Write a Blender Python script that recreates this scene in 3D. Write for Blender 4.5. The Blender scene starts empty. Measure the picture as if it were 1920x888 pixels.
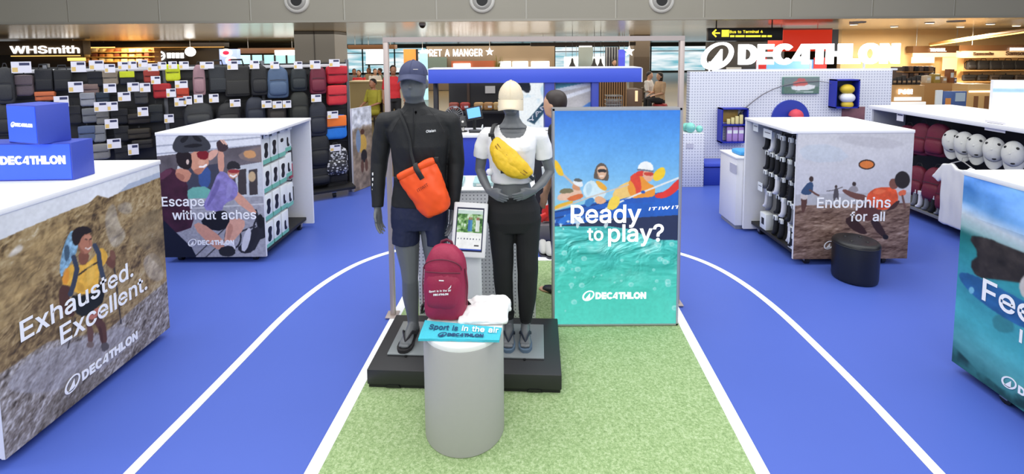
import bpy, bmesh, math, random
import numpy as np
from mathutils import Vector, Matrix, noise
from mathutils.geometry import tessellate_polygon

random.seed(7)
SC = bpy.context.scene
COL = SC.collection
PI = math.pi
# ------------------------------------------------------------------ camera
FPX, CYP, PITCH, ROLL, CAMH = 900.0, 166.5, 0.078, 0.007, 2.0
cp_, sp_, cr_, sr_ = math.cos(PITCH), math.sin(PITCH), math.cos(ROLL), math.sin(ROLL)
FW = np.array([0, cp_, -sp_]); _X = np.array([1.0, 0, 0]); _D = np.array([0, -sp_, -cp_])
RT = cr_ * _X + sr_ * _D; DN = -sr_ * _X + cr_ * _D
EYE = np.array([0, 0, CAMH])
cam = bpy.data.cameras.new('camera'); camo = bpy.data.objects.new('camera', cam); COL.objects.link(camo)
cam.sensor_width = 36; cam.lens = FPX / 1920 * 36; cam.shift_y = -(444 - CYP) / 1920
cam.clip_end = 200
m = Matrix.Identity(4)
for i in range(3):
    m[i][0], m[i][1], m[i][2], m[i][3] = RT[i], -DN[i], -FW[i], EYE[i]
camo.matrix_world = m
SC.camera = camo
# ------------------------------------------------------------------ world, lamps, exposure
w = bpy.data.worlds.new('World'); SC.world = w; w.use_nodes = True
w.node_tree.nodes['Background'].inputs[0].default_value = (0.93, 0.97, 1.0, 1)
w.node_tree.nodes['Background'].inputs[1].default_value = 0.46
def area(name, loc, target, sx, sy, power, col=(1, 1, 1)):
    l = bpy.data.lights.new(name, 'AREA'); l.shape = 'RECTANGLE'; l.size = sx; l.size_y = sy
    l.energy = power; l.color = col
    o = bpy.data.objects.new(name, l); COL.objects.link(o); o.location = loc
    o.rotation_euler = (Vector(target) - Vector(loc)).to_track_quat('-Z', 'Y').to_euler()
    return o
area('hall_light_overhead', (0, 4.5, 7), (0, 4.5, 0), 12, 8, 720)
area('front_fill', (0, -4.5, 6), (0, 3.5, .8), 12, 4, 520)  # added fill behind the camera to light upright faces, no fitting there
area('left_fill', (-8, 2, 5.5), (-2, 4, .8), 4, 8, 180)  # added side fill, floats unseen without a fitting
area('right_fill', (8, 2, 5.5), (2, 4, .8), 4, 8, 180)  # matching added fill from the right, also without a fitting
area('hall_light_back', (0, 16, 2.6), (0, 16, 0), 24, 5, 620, (1, .93, .82))
area('ceiling_fill', (0, 19, 1.7), (0, 19, 3), 34, 10, 520, (1, .9, .76))  # added upward fill to brighten the ceiling, not a real cove lamp
area('hall_light_far', (0, 25, 2.6), (0, 25, 0), 36, 8, 2000, (1, .9, .76))
SC.view_settings.view_transform = 'Standard'; SC.view_settings.look = 'None'
SC.view_settings.exposure = 0.0; SC.view_settings.gamma = 1.0
SC.view_settings.use_curve_mapping = False
try:
    SC.cycles.use_denoising = True; SC.cycles.max_bounces = 6; SC.cycles.diffuse_bounces = 3
    SC.cycles.glossy_bounces = 3; SC.cycles.caustics_reflective = False; SC.cycles.caustics_refractive = False
    SC.cycles.sample_clamp_indirect = 6
except Exception: pass

# ------------------------------------------------------------------ helpers
def ray(x, y): return (x - 960) * RT + (y - CYP) * DN + FPX * FW
def fl(x, y, h=0.0):                      # point on the horizontal plane z = h
    d = ray(x, y); return Vector(EYE + d * ((h - CAMH) / d[2]))
def at(x, y, Y):                          # point at depth Y
    d = ray(x, y); return Vector(EYE + d * (Y / d[1]))
def pj(P):
    q = np.asarray(P, float) - EYE; z = q @ FW
    return 960 + FPX * (q @ RT) / z, CYP + FPX * (q @ DN) / z
def lin(c):
    c = np.asarray(c, float) / 255.0
    return np.where(c <= .04045, c / 12.92, ((c + .055) / 1.055) ** 2.4)
def V3(*a): return Vector(a)

MATS = {}
def mat(name, col, rough=.55, metal=0.0, emit=0.0, noise_amt=0.0, nscale=40.0, bump=0.0, bscale=200.0, ecol=None, coat=0.0, alpha=1.0, spec=None):
    if name in MATS: return MATS[name]
    M = bpy.data.materials.new(name); M.use_nodes = True; MATS[name] = M
    nt = M.node_tree; b = nt.nodes['Principled BSDF']
    c = tuple(lin(col)) + (1,)
    b.inputs['Base Color'].default_value = c
    b.inputs['Roughness'].default_value = rough; b.inputs['Metallic'].default_value = metal
    if spec is not None: b.inputs['Specular IOR Level'].default_value = spec
    if coat: b.inputs['Coat Weight'].default_value = coat
    if alpha < 1: b.inputs['Alpha'].default_value = alpha
    if emit:
        b.inputs['Emission Color'].default_value = tuple(lin(ecol or col)) + (1,)
        b.inputs['Emission Strength'].default_value = emit
    tc = nt.nodes.new('ShaderNodeTexCoord')
    n = nt.nodes.new('ShaderNodeTexNoise'); n.inputs['Scale'].default_value = nscale; n.inputs['Detail'].default_value = 4
    nt.links.new(tc.outputs['Object'], n.inputs['Vector'])
    mx = nt.nodes.new('ShaderNodeMix'); mx.data_type = 'RGBA'; mx.blend_type = 'MULTIPLY'
    mx.inputs[0].default_value = noise_amt if noise_amt else .06
    mx.inputs[6].default_value = c
    nt.links.new(n.outputs['Fac'], mx.inputs[7]); 
    g = nt.nodes.new('ShaderNodeMapRange'); g.inputs[3].default_value = .55; g.inputs[4].default_value = 1.45
    nt.links.new(n.outputs['Fac'], g.inputs[0]); nt.links.new(g.outputs[0], mx.inputs[7])
    nt.links.new(mx.outputs[2], b.inputs['Base Color'])
    if bump:
        n2 = nt.nodes.new('ShaderNodeTexNoise'); n2.inputs['Scale'].default_value = bscale; n2.inputs['Detail'].default_value = 3
        nt.links.new(tc.outputs['Object'], n2.inputs['Vector'])
        bp = nt.nodes.new('ShaderNodeBump'); bp.inputs['Strength'].default_value = bump; bp.inputs['Distance'].default_value = .01
        nt.links.new(n2.outputs['Fac'], bp.inputs['Height']); nt.links.new(bp.outputs['Normal'], b.inputs['Normal'])
    return M

def vcol_mat(name, rough=.45, emit=0.0):
    if name in MATS: return MATS[name]
    M = bpy.data.materials.new(name); M.use_nodes = True; MATS[name] = M
    nt = M.node_tree; b = nt.nodes['Principled BSDF']; b.inputs['Roughness'].default_value = rough
    b.inputs['Specular IOR Level'].default_value = .25
    a = nt.nodes.new('ShaderNodeAttribute'); a.attribute_name = 'Col'
    nt.links.new(a.outputs['Color'], b.inputs['Base Color'])
    if emit:
        b.inputs['Base Color'].default_value = (.02, .02, .02, 1)
        nt.links.remove(b.inputs['Base Color'].links[0])
        nt.links.new(a.outputs['Color'], b.inputs['Emission Color']); b.inputs['Emission Strength'].default_value = emit
    return M

class MB:
    def __init__(s): s.v = []; s.f = []; s.mi = []
    def add(s, vs, fs, m=0):
        o = len(s.v); s.v += [Vector(p) for p in vs]; s.f += [tuple(i + o for i in f) for f in fs]; s.mi += [m] * len(fs); return s
    def frombm(s, bm, m=0, mt=None):
        bm.verts.index_update()
        s.add([(mt @ v.co if mt else v.co.copy()) for v in bm.verts], [[v.index for v in f.verts] for f in bm.faces], m); bm.free(); return s
    def box(s, x0, x1, y0, y1, z0, z1, b=0.0, m=0, mt=None, seg=2):
        bm = bmesh.new(); bmesh.ops.create_cube(bm, size=1)
        for v in bm.verts:
            v.co = Vector(((x0 + x1) / 2 + v.co.x * (x1 - x0), (y0 + y1) / 2 + v.co.y * (y1 - y0), (z0 + z1) / 2 + v.co.z * (z1 - z0)))
        if b: bmesh.ops.bevel(bm, geom=list(bm.edges), offset=b, segments=seg, profile=.5, affect='EDGES')
        return s.frombm(bm, m, mt)
    def loft(s, rings, caps=True, m=0, closed=False):
        n = len(rings[0]); vs = [p for r in rings for p in r]; fs = []
        k = len(rings)
        for i in range(k if closed else k - 1):
            a, b = i * n, ((i + 1) % k) * n
            for j in range(n): fs.append((a + j, a + (j + 1) % n, b + (j + 1) % n, b + j))
        if caps and not closed: fs.append(tuple(range(n - 1, -1, -1))); fs.append(tuple((k - 1) * n + j for j in range(n)))
        return s.add(vs, fs, m)
    def ell(s, rows, n=24, p=2.0, m=0, caps=True):    # rows of horizontal super-ellipses (cx, cy, z, rx, ry)
        R = []
        for cx, cy, z, rx, ry in rows:
            r = []
            for j in range(n):
                a = 2 * PI * j / n; c, t = math.cos(a), math.sin(a)
                r.append(Vector((cx + rx * math.copysign(abs(c) ** (2 / p), c), cy + ry * math.copysign(abs(t) ** (2 / p), t), z)))
            R.append(r)
        return s.loft(R, caps, m)
    def tube(s, pts, rad, n=10, m=0, ref=None, closed=False, caps=True):
        pts = [Vector(p) for p in pts]; k = len(pts)
        if not isinstance(rad, (list, tuple)) : rad = [rad] * k
        if isinstance(rad, tuple) : rad = [rad] * k
        R = []; pr = None
        for i, p in enumerate(pts):
            a = pts[(i - 1) % k] if closed else pts[max(i - 1, 0)]; b = pts[(i + 1) % k] if closed else pts[min(i + 1, k - 1)]
            t = (b - a).normalized()
            if pr is None:
                u = Vector(ref) if ref else (Vector((0, 0, 1)) if abs(t.z) < .9 else Vector((1, 0, 0)))
            else: u = pr if not ref else Vector(ref)
            u = (u - t * u.dot(t)).normalized(); pr = u; w = t.cross(u)
            r = rad[i]; ra, rb = r if isinstance(r, tuple) else (r, r)
            R.append([p + u * ra * math.cos(2 * PI * j / n) + w * rb * math.sin(2 * PI * j / n) for j in range(n)])
        return s.loft(R, caps, m, closed)
    def ball(s, c, r, n=16, m=0, mt=None):
        r = r if isinstance(r, (tuple, list)) else (r, r, r)
        bm = bmesh.new(); bmesh.ops.create_uvsphere(bm, u_segments=n, v_segments=max(6, n // 2), radius=1)
        for v in bm.verts:
            q = Vector((v.co.x * r[0], v.co.y * r[1], v.co.z * r[2]))
            v.co = (mt @ q if mt else q) + Vector(c)
        return s.frombm(bm, m)
    def lathe(s, prof, c=(0, 0, 0), n=32, m=0):
        c = Vector(c); return s.loft([[c + Vector((r * math.cos(2 * PI * j / n), r * math.sin(2 * PI * j / n), z)) for j in range(n)] for r, z in prof], True, m)
    def prism(s, poly, o, u, v, d, m=0):       # polygon in the plane o + a u + b v, extruded by the vector d
        o, u, v, d = Vector(o), Vector(u), Vector(v), Vector(d); n = len(poly)
        p0 = [o + u * a + v * b for a, b in poly]
        return s.add(p0 + [q + d for q in p0], [tuple(range(n - 1, -1, -1)), tuple(range(n, 2 * n))] + [(i, (i + 1) % n, n + (i + 1) % n, n + i) for i in range(n)], m)

def rootmat(o):
    while o.parent: o = o.parent
    return Matrix.Translation(o.location) @ Matrix.Rotation(o.rotation_euler.z, 4, 'Z')
def link(name, me, mats, parent=None):
    o = bpy.data.objects.new(name, me); COL.objects.link(o)
    for M in (mats if isinstance(mats, (list, tuple)) else [mats]): me.materials.append(M)
    if parent: o.parent = parent
    return o
def obj(name, mb, mats, parent=None, smooth=None, world=False, remesh=0, sm=0, solid=0, cut=None, disp=None, subd=0):
    me = bpy.data.meshes.new(name)
    me.from_pydata([tuple(v) for v in mb.v], [], mb.f); me.update()
    if len(set(mb.mi)) > 1: me.polygons.foreach_set('material_index', mb.mi)
    bm = bmesh.new(); bm.from_mesh(me); bmesh.ops.recalc_face_normals(bm, faces=bm.faces); bm.to_mesh(me); bm.free()
    if remesh or sm or subd:
        t = bpy.data.objects.new('tmp', me); COL.objects.link(t)
        if remesh: q = t.modifiers.new('r', 'REMESH'); q.mode = 'VOXEL'; q.voxel_size = remesh
        if sm: q = t.modifiers.new('s', 'SMOOTH'); q.factor = .5; q.iterations = sm
        if subd: q = t.modifiers.new('u', 'SUBSURF'); q.levels = subd; q.render_levels = subd
        dg = bpy.context.evaluated_depsgraph_get(); e = t.evaluated_get(dg)
        m2 = bpy.data.meshes.new_from_object(e); bpy.data.objects.remove(t); bpy.data.meshes.remove(me); me = m2; me.name = name
    if cut or disp:
        bm = bmesh.new(); bm.from_mesh(me)
        if cut: bmesh.ops.delete(bm, geom=[f for f in bm.faces if cut(f.calc_center_median())], context='FACES')
        if disp:
            bm.normal_update()
            ds = [(v, v.normal * disp(v.co)) for v in bm.verts]
            for v, d in ds: v.co += d
        bm.to_mesh(me); bm.free()
    if solid:
        t = bpy.data.objects.new('tmp', me); COL.objects.link(t)
        q = t.modifiers.new('s', 'SOLIDIFY'); q.thickness = solid; q.offset = 0
        dg = bpy.context.evaluated_depsgraph_get(); m2 = bpy.data.meshes.new_from_object(t.evaluated_get(dg))
        bpy.data.objects.remove(t); me = m2; me.name = name
    if world and parent: me.transform(rootmat(parent).inverted())
    if smooth is not None:
        me.polygons.foreach_set('use_smooth', [True] * len(me.polygons))
        if smooth < 170: me.set_sharp_from_angle(angle=math.radians(smooth))
    me.materials.clear()
    return link(name, me, mats, parent)
def tag(o, label, cat, group=None):
    o['label'] = label; o['category'] = cat
    if group: o['group'] = group
    return o
def thing(name, label, cat, loc=(0, 0, 0), rz=0.0, group=None):
    o = bpy.data.objects.new(name, None); COL.objects.link(o); o.empty_display_size = .1
    o.location = loc; o.rotation_euler = (0, 0, rz); return tag(o, label, cat, group)
def struct(name, mb, M, smooth=None):
    o = obj(name, mb, M, None, smooth); o['kind'] = 'structure'; return o
def dup(root, loc, rz=None, label=None, group=None, mats=None, scale=None, tilt=None):
    r = root.copy(); COL.objects.link(r); r.location = loc
    if rz is not None: r.rotation_euler = (tilt or 0, 0, rz)
    if scale: r.scale = scale
    if label: r['label'] = label
    if group: r['group'] = group
    def kids(a, b):
        for c in list(a.children):
            d = c.copy(); COL.objects.link(d); d.parent = b; recol(d, mats); kids(c, d)
    kids(root, r); recol(r, mats)
    return r
def recol(o, mats):                     # give a copy its own colour; the mesh stays shared
    if not mats or o.type != 'MESH': return
    for sl in o.material_slots:
        k = sl.material.name if sl.material else None
        if k in mats: sl.link = 'OBJECT'; sl.material = mats[k]

# ------------------------------------------------------------------ lettering
# letter shapes: per letter its advance and outlines (1/1000 em)
GLYPHS = '''!202:55 148,51 521,144 521,140 148/98 -17,76 -12,57 0,44 19,40 41,44 63,57 82,76 94,98 99,120 94,139 82,151 63,156 41,151 19,139 0,120 -12|
.194:95 -17,73 -12,54 0,42 19,37 41,42 63,54 82,73 95,95 99,118 95,136 82,149 63,153 41,149 19,136 0,118 -12|
0459:227 -19,170 -11,123 14,85 55,57 109,41 176,36 254,41 332,58 399,85 453,123 494,171 519,227 528,283 519,330 494,368 453,395 399,412 332,417 254,412 176,396 109,368 55,331 14,283 -11/227 62,257 67,282 83,303 109,319 147,328 196,332 254,328 313,319 361,303 399,282 426,257 442,227 447,196 442,171 426,150 399,135 361,125 313,121 254,125 196,135 147,150 109,171 83,196 67|
4459:28 94,28 162,240 521,332 521,121 163,121 175,425 175,425 94/270 -12,270 121,270 146,270 330,355 330,355 -12|
6459:226 -19,179 -13,136 4,101 32,74 69,57 113,51 162,56 202,69 243,92 291,127 347,246 521,345 521,157 249,124 249,144 282,157 296,173 309,191 318,212 324,235 326,281 321,322 305,355 280,380 246,396 204,401 157,395 109,378 67,351 31,316 4,274 -13/226 61,251 64,272 73,290 88,304 107,312 130,315 157,312 184,304 208,290 227,272 241,251 250,226 253,201 250,180 241,162 227,149 208,140 185,137 158,140 131,149 107,162 88,180 73,202 64|
?364:120 140,120 159,122 201,130 234,143 259,160 278,180 294,202 308,221 323,237 341,246 360,249 384,247 403,240 419,229 431,215 441,198 447,178 450,159 448,142 442,128 432,116 419,108 401,102 366,13 366,22 422,39 459,65 489,97 510,136 523,177 528,222 523,260 509,292 487,316 457,331 422,336 382,331 341,316 305,292 275,261 251,242 238,227 226,218 215,211 201,207 183,206 158,206 140/164 -17,142 -12,123 0,110 19,106 41,110 63,123 82,142 94,164 99,186 94,205 82,217 63,222 41,217 19,205 0,186 -12|
A486:-1 -12,193 521,285 521,480 -12,387 -12,276 299,265 330,253 368,238 416,216 490,261 490,239 415,224 367,212 329,202 299,94 -12/98 130,98 211,382 211,382 130|
B462:48 -12,48 521,242 521,292 516,334 501,368 478,391 448,406 413,410 374,407 342,397 315,382 293,363 276,341 264,327 258,327 272,343 269,370 256,394 236,413 209,426 176,430 136,425 97,411 60,385 30,350 7,303 -7,247 -12/137 69,244 69,292 74,322 89,338 110,343 137,341 158,332 178,318 194,300 207,277 216,248 219,137 219/137 297,237 297,262 300,283 307,300 318,313 333,321 351,324 372,319 398,304 420,279 434,239 440,137 440|
E425:48 -12,48 521,384 521,384 440,137 440,137 298,367 298,367 217,137 217,137 69,387 69,387 -12|
F416:48 -12,48 521,381 521,381 440,137 440,137 290,358 290,358 209,137 209,137 -12|
G526:269 -19,202 -10,143 15,95 56,58 110,36 177,28 254,36 332,58 398,94 453,142 494,200 519,265 528,306 524,344 515,379 500,411 479,438 453,459 423,476 388,490 337,400 337,388 367,377 386,364 403,349 417,331 429,312 437,290 442,266 444,225 438,190 422,159 396,136 359,121 311,115 254,121 197,136 150,160 113,191 87,227 70,269 65,306 69,339 82,365 102,386 129,398 163,404 217,436 199,271 187,271 268,490 268,490 199,483 138,461 85,427 41,382 8,329 -12|
H523:48 -12,48 521,137 521,137 301,380 301,380 521,469 521,469 -12,380 -12,380 220,137 220,137 -12|
I191:48 -12,143 -12,143 521,48 521|
L399:48 -12,48 521,137 521,137 69,373 69,373 -12|
M628:48 -12,140 -12,140 340,278 -12,350 -12,488 340,488 -12,580 -12,580 521,462 521,314 150,166 521,48 521|
N523:48 -12,143 -12,143 350,378 -12,475 -12,475 521,380 521,380 160,145 521,48 521|
O539:267 -19,202 -11,144 15,96 55,59 110,36 177,28 254,36 332,59 398,96 453,144 494,202 519,267 528,332 519,390 494,438 453,475 398,498 332,505 254,498 177,475 110,438 55,390 15,332 -11/267 65,307 70,343 86,374 112,397 149,413 197,418 254,413 312,397 359,374 396,343 422,307 438,267 444,227 438,191 422,160 396,136 359,121 312,115 254,121 197,136 149,160 113,191 86,227 70|
P445:48 -12,143 -12,143 165,250 165,318 179,376 217,414 275,428 343,414 411,376 469,318 507,250 521,48 521/143 245,143 441,245 441,283 434,314 412,336 381,343 343,336 305,314 274,283 252,245 245|
R449:48 -12,143 -12,143 165,250 165,318 179,376 217,414 275,428 343,414 411,376 469,318 507,250 521,48 521/143 245,143 441,245 441,283 434,314 412,336 381,343 343,336 305,314 274,283 252,245 245/205 190,305 200,445 -12,335 -12|
S453:224 -21,170 -16,123 -2,84 22,54 53,35 92,24 149,114 149,122 114,133 95,149 81,171 70,196 63,224 61,254 64,281 71,303 83,320 99,330 118,333 139,331 157,323 171,309 183,291 194,268 203,241 211,180 228,122 250,78 281,49 321,40 372,46 416,65 455,95 486,133 509,177 523,227 528,277 523,321 509,358 486,387 456,406 419,415 366,329 366,316 406,295 427,264 442,225 446,196 444,172 437,153 425,139 411,130 394,127 376,130 357,140 342,155 329,174 319,195 311,216 305,268 291,291 284,316 275,342 263,366 247,388 228,405 203,417 174,420 138,415 96,397 57,368 24,328 0,280 -16|
T455:20 440,20 521,429 521,429 440,269 440,269 -12,181 -12,181 440|
V480:190 -12,290 -12,480 521,378 521,240 110,102 521,0 521|
W686:150 -12,246 -12,343 340,440 -12,536 -12,686 521,588 521,486 150,390 521,296 521,200 150,98 521,0 521|
Y472:188 -12,284 -12,284 190,472 521,366 521,236 280,106 521,0 521,188 190|
a395:160 -21,123 -17,89 -6,60 12,37 38,23 70,18 108,22 140,33 167,50 188,71 204,96 215,122 222,150 228,177 232,208 236,232 239,249 242,259 245,262 249,264 256,262 276,256 291,247 302,234 311,217 317,196 319,173 317,154 311,138 303,126 292,117 281,106 259,24 284,47 329,71 355,99 374,129 387,162 394,194 396,217 395,242 391,268 383,292 370,315 352,333 326,345 292,349 252,349 -12,264 -12,264 40,279 40,274 31,260 16,242 2,220 -10,192 -18/170 57,199 60,222 69,240 83,253 99,261 118,264 139,264 167,275 175,263 171,249 167,233 164,217 161,202 159,188 158,177 156,157 153,139 147,123 140,113 131,106 120,104 105,106 91,112 79,121 70,134 63,151 59|
c402:207 -20,156 -14,110 6,73 38,45 80,28 130,22 187,28 246,45 296,73 338,110 370,156 390,207 396,236 395,263 389,289 379,312 366,332 349,350 329,363 306,378 269,295 248,287 271,280 282,272 292,263 301,251 308,238 313,224 317,208 318,177 313,152 301,133 280,120 254,111 222,108 187,111 153,120 122,133 96,152 76,177 63,208 58,224 60,239 63,252 68,263 76,273 85,282 95,288 107,297 131,379 111,365 73,351 49,334 29,313 11,290 -2,264 -12,236 -18|
d430:195 -20,147 -14,105 6,70 38,44 79,27 130,22 189,27 247,44 298,70 339,105 371,148 390,195 396,230 393,258 384,280 369,296 354,308 338,313 331,299 331,299 521,384 521,384 -12,301 -12,301 47,313 47,308 39,296 23,279 7,258 -7,230 -17/205 59,233 63,256 75,274 94,288 120,297 152,300 190,297 227,288 258,275 284,256 302,233 314,205 318,175 314,152 302,133 282,120 257,111 225,108 190,111 153,120 121,134 95,152 75,176 63|
e410:212 -20,157 -14,111 6,73 38,45 79,28 130,22 187,28 244,44 295,72 337,109 370,154 390,205 396,238 394,270 385,300 371,328 350,351 321,368 286,379 244,383 194,383 157,63 157,63 233,345 223,299 181,295 235,287 264,273 287,256 304,233 314,205 318,177 314,153 303,134 286,120 264,111 239,108 210,108 178,111 141,121 112,137 88,157 72,183 62,213 58,232 60,250 64,264 71,277 81,287 94,299 120,382 99,364 57,344 31,318 9,287 -7,251 -17|
f260:240 391,240 315,-6 315,-6 391/69 -12,69 432,73 465,85 492,105 514,130 530,158 539,187 542,208 541,225 539,238 535,257 529,235 453,219 459,213 460,205 461,195 462,175 459,163 451,156 439,154 418,154 -12|
h416:126 226,126 -12,41 -12,41 521,126 521,126 275,83 275,113 339,145 372,184 390,227 396,266 392,301 379,330 357,352 326,365 287,369 241,369 -12,284 -12,284 234,279 271,264 296,241 312,210 317,187 314,167 307,150 294,137 277,129 255|
i173:41 -12,41 391,126 391,126 -12/84 431,63 434,45 446,33 463,29 483,33 504,45 521,63 532,84 536,105 532,122 521,134 504,139 483,134 463,122 446,105 434|
l163:38 -12,125 -12,125 521,38 521|
m616:41 -12,41 391,124 391,124 283,90 283,107 329,123 354,144 373,167 387,193 395,220 398,262 391,296 370,320 337,337 283,295 283,311 326,328 351,350 371,376 386,405 395,437 398,471 394,503 382,530 362,551 334,565 298,569 256,569 -12,484 -12,484 253,479 284,464 303,444 314,418 318,398 316,380 309,366 299,356 284,350 267,347 247,347 -12,262 -12,262 259,258 284,245 302,225 314,199 318,181 316,163 309,148 298,136 283,128 263,126 237,126 -12|
n416:126 226,126 -12,41 -12,41 391,124 391,124 275,83 275,113 339,145 372,184 390,227 396,266 392,301 379,330 357,351 326,365 287,369 241,369 -12,284 -12,284 234,279 271,264 296,241 312,210 317,187 314,167 307,150 294,137 277,129 255|
o421:207 -20,156 -14,110 6,73 38,45 80,28 130,22 187,28 246,45 296,73 338,110 370,156 390,207 396,259 390,305 370,342 338,370 296,387 246,393 187,387 130,370 80,342 38,305 6,259 -14/207 59,238 63,263 76,282 96,296 122,304 153,307 187,304 222,296 254,282 280,263 301,238 313,207 318,177 313,152 301,133 280,120 254,111 222,108 187,111 153,120 122,133 96,152 76,177 63|
p430:41 -155,41 391,124 391,124 331,112 331,117 338,128 354,144 369,166 384,194 393,229 396,277 390,320 371,355 339,381 298,397 247,402 189,397 130,381 79,355 38,320 6,278 -14,230 -20,195 -17,167 -7,145 7,129 23,117 39,112 47,126 47,126 -155/220 59,249 63,272 75,291 95,305 121,313 153,316 190,313 225,305 257,291 282,273 302,249 314,220 318,191 314,168 302,150 284,136 258,128 227,125 190,128 152,136 120,150 94,169 75,192 63|
r265:41 -12,41 391,124 391,124 333,108 333,120 354,146 377,177 392,212 397,221 397,230 396,238 396,255 395,255 308,237 311,228 312,218 313,207 314,184 311,165 304,148 292,136 277,128 259,126 236,126 -12|
s371:182 -20,143 -17,108 -8,77 8,53 30,34 58,20 103,101 120,115 86,131 70,153 61,181 57,214 61,237 72,251 87,256 103,253 116,246 127,231 136,209 143,146 158,99 175,63 200,42 233,35 274,40 308,55 339,79 363,110 381,147 393,187 396,225 393,259 384,286 368,308 347,325 322,340 281,261 263,248 291,235 306,216 317,187 320,160 317,138 307,125 293,121 277,124 263,132 252,148 243,175 234,233 221,280 204,315 180,336 147,343 107,338 71,322 40,297 14,265 -5,226 -16|
t233:216 391,216 315,-6 315,-6 391/53 483,138 483,138 98,140 80,145 70,154 64,171 62,176 62,184 63,192 64,211 67,227 -7,206 -13,193 -15,181 -16,168 -16,121 -9,84 12,60 47,53 92|
u416:182 -17,143 -13,109 0,80 22,58 53,45 92,41 138,41 391,126 391,126 145,131 109,146 83,169 68,200 62,223 65,243 73,260 85,273 103,281 125,284 153,284 391,369 391,369 -12,286 -12,286 104,326 104,296 40,264 7,226 -11|
w567:110 -12,205 -12,283 250,362 -12,457 -12,567 391,470 391,408 120,330 391,237 391,159 120,97 391,0 391|
x385:-2 -12,100 -12,190 126,280 -12,383 -12,243 194,376 391,277 391,192 262,106 391,5 391,139 194|
y389:135 0,110 -62,92 -78,48 -78,48 -158,110 -160,160 -138,196 -80,389 391,289 391,194 120,100 391,0 391,146 20'''
def read_glyphs(t):
    d = {}
    for e in t.replace('\n', '').split('|'):
        adv, f = e[1:].split(':'); L = [[Vector((int(q.split()[0]) / 1000, int(q.split()[1]) / 1000, 0)) for q in l.split(',')] for l in f.split('/')]
        ar = lambda l: sum(a.x * b.y - b.x * a.y for a, b in zip(l, l[1:] + l[:1])); sg = ar(max(L, key=lambda l: abs(ar(l)))); vs, fs = [], []
        for l in [l for l in L if ar(l) * sg > 0]:
            bx = lambda q: min(p.x for p in l) < q.x < max(p.x for p in l) and min(p.y for p in l) < q.y < max(p.y for p in l)
            G = [l] + [h for h in L if ar(h) * sg < 0 and bx(h[0])]; o = len(vs); vs += [p for g in G for p in g]; fs += [tuple(k + o for k in q) for q in tessellate_polygon(G)]
        d[e[0]] = (int(adv) / 1000, vs, fs)
    return d
GL = read_glyphs(GLYPHS)
def _arc(cx, cy, rx, ry, a0, a1, n=9): return [(cx + rx * math.cos(math.radians(a0 + (a1 - a0) * i / n)), cy + ry * math.sin(math.radians(a0 + (a1 - a0) * i / n))) for i in range(n + 1)]
def block_letters():                     # heavy wide capitals of the shop name: advance and outlines, cap height 1
    S = {'D': (.98, [[(0, 0)] + _arc(.42, .5, .5, .5, -90, 90) + [(0, 1)], [(.28, .24)] + [(.28, .76)] + _arc(.40, .5, .24, .26, 90, -90)]),
         'E': (.80, [[(0, 0), (.74, 0), (.74, .25), (.28, .25), (.28, .385), (.70, .385), (.70, .615), (.28, .615), (.28, .75), (.74, .75), (.74, 1), (0, 1)]]),
         'C': (.90, [_arc(.5, .5, .52, .52, 42, 318, 22) + _arc(.5, .5, .23, .27, 318, 42, 18)]),
         'A': (1.0, [[(0, .16), (.52, 1), (.84, 1), (.84, 0), (.56, 0), (.56, .16)], [(.30, .38), (.56, .38), (.56, .80)]]),
         'T': (.78, [[(.26, 0), (.54, 0), (.54, .74), (.80, .74), (.80, 1), (0, 1), (0, .74), (.26, .74)]]),
         'H': (.94, [[(0, 0), (.28, 0), (.28, .37), (.60, .37), (.60, 0), (.88, 0), (.88, 1), (.60, 1), (.60, .63), (.28, .63), (.28, 1), (0, 1)]]),
         'L': (.72, [[(0, 0), (.70, 0), (.70, .26), (.28, .26), (.28, 1), (0, 1)]]),
         'O': (1.08, [_arc(.51, .5, .52, .52, 0, 340, 17), _arc(.51, .5, .24, .27, 340, 0, 17)]),
         'N': (.94, [[(0, 0), (.28, 0), (.28, .52), (.60, 0), (.88, 0), (.88, 1), (.60, 1), (.60, .48), (.28, 1), (0, 1)]])}
    return {c: (a, [Vector((x, y, 0)) for l in L for x, y in l], [tuple(q) for q in tessellate_polygon([[Vector((x, y, 0)) for x, y in l] for l in L])]) for c, (a, L) in S.items()}
GLB = block_letters()
_TX = {}
def text_geo(s, bold=0.0, space=1.0, shear=0.0, res=3):
    k = (s, bold, space, shear)
    if k in _TX: return _TX[k]
    G = GLB if bold > .035 and all(c in GLB for c in s) else GL; vs, fs, x = [], [], 0.0
    for ch in s:
        if ch == ' ': x += .28 * space; continue
        adv, v, f = G[ch]; o = len(vs); vs += [Vector((x + p[0] + shear * p[1], p[1], 0)) for p in v]; fs += [tuple(i + o for i in t) for t in f]; x += adv * space
    x0 = min(v.x for v in vs); x1 = max(v.x for v in vs); y1 = max(v.y for v in vs)
    _TX[k] = (vs, fs, x0, x1, y1); return _TX[k]
def solidify_flat(mb, P, fs, d, m=0):      # front polygons P (world) plus depth d
    n = len(P); cnt = {}
    for f in fs:
        for i in range(len(f)):
            e = (f[i], f[(i + 1) % len(f)]); cnt[e] = 1
    side = [(a, b) for (a, b) in cnt if (b, a) not in cnt]
    mb.add(P + [p + d for p in P], [tuple(f) for f in fs] + [tuple(n + i for i in reversed(f)) for f in fs] + [(b, a, n + a, n + b) for a, b in side], m)
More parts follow.
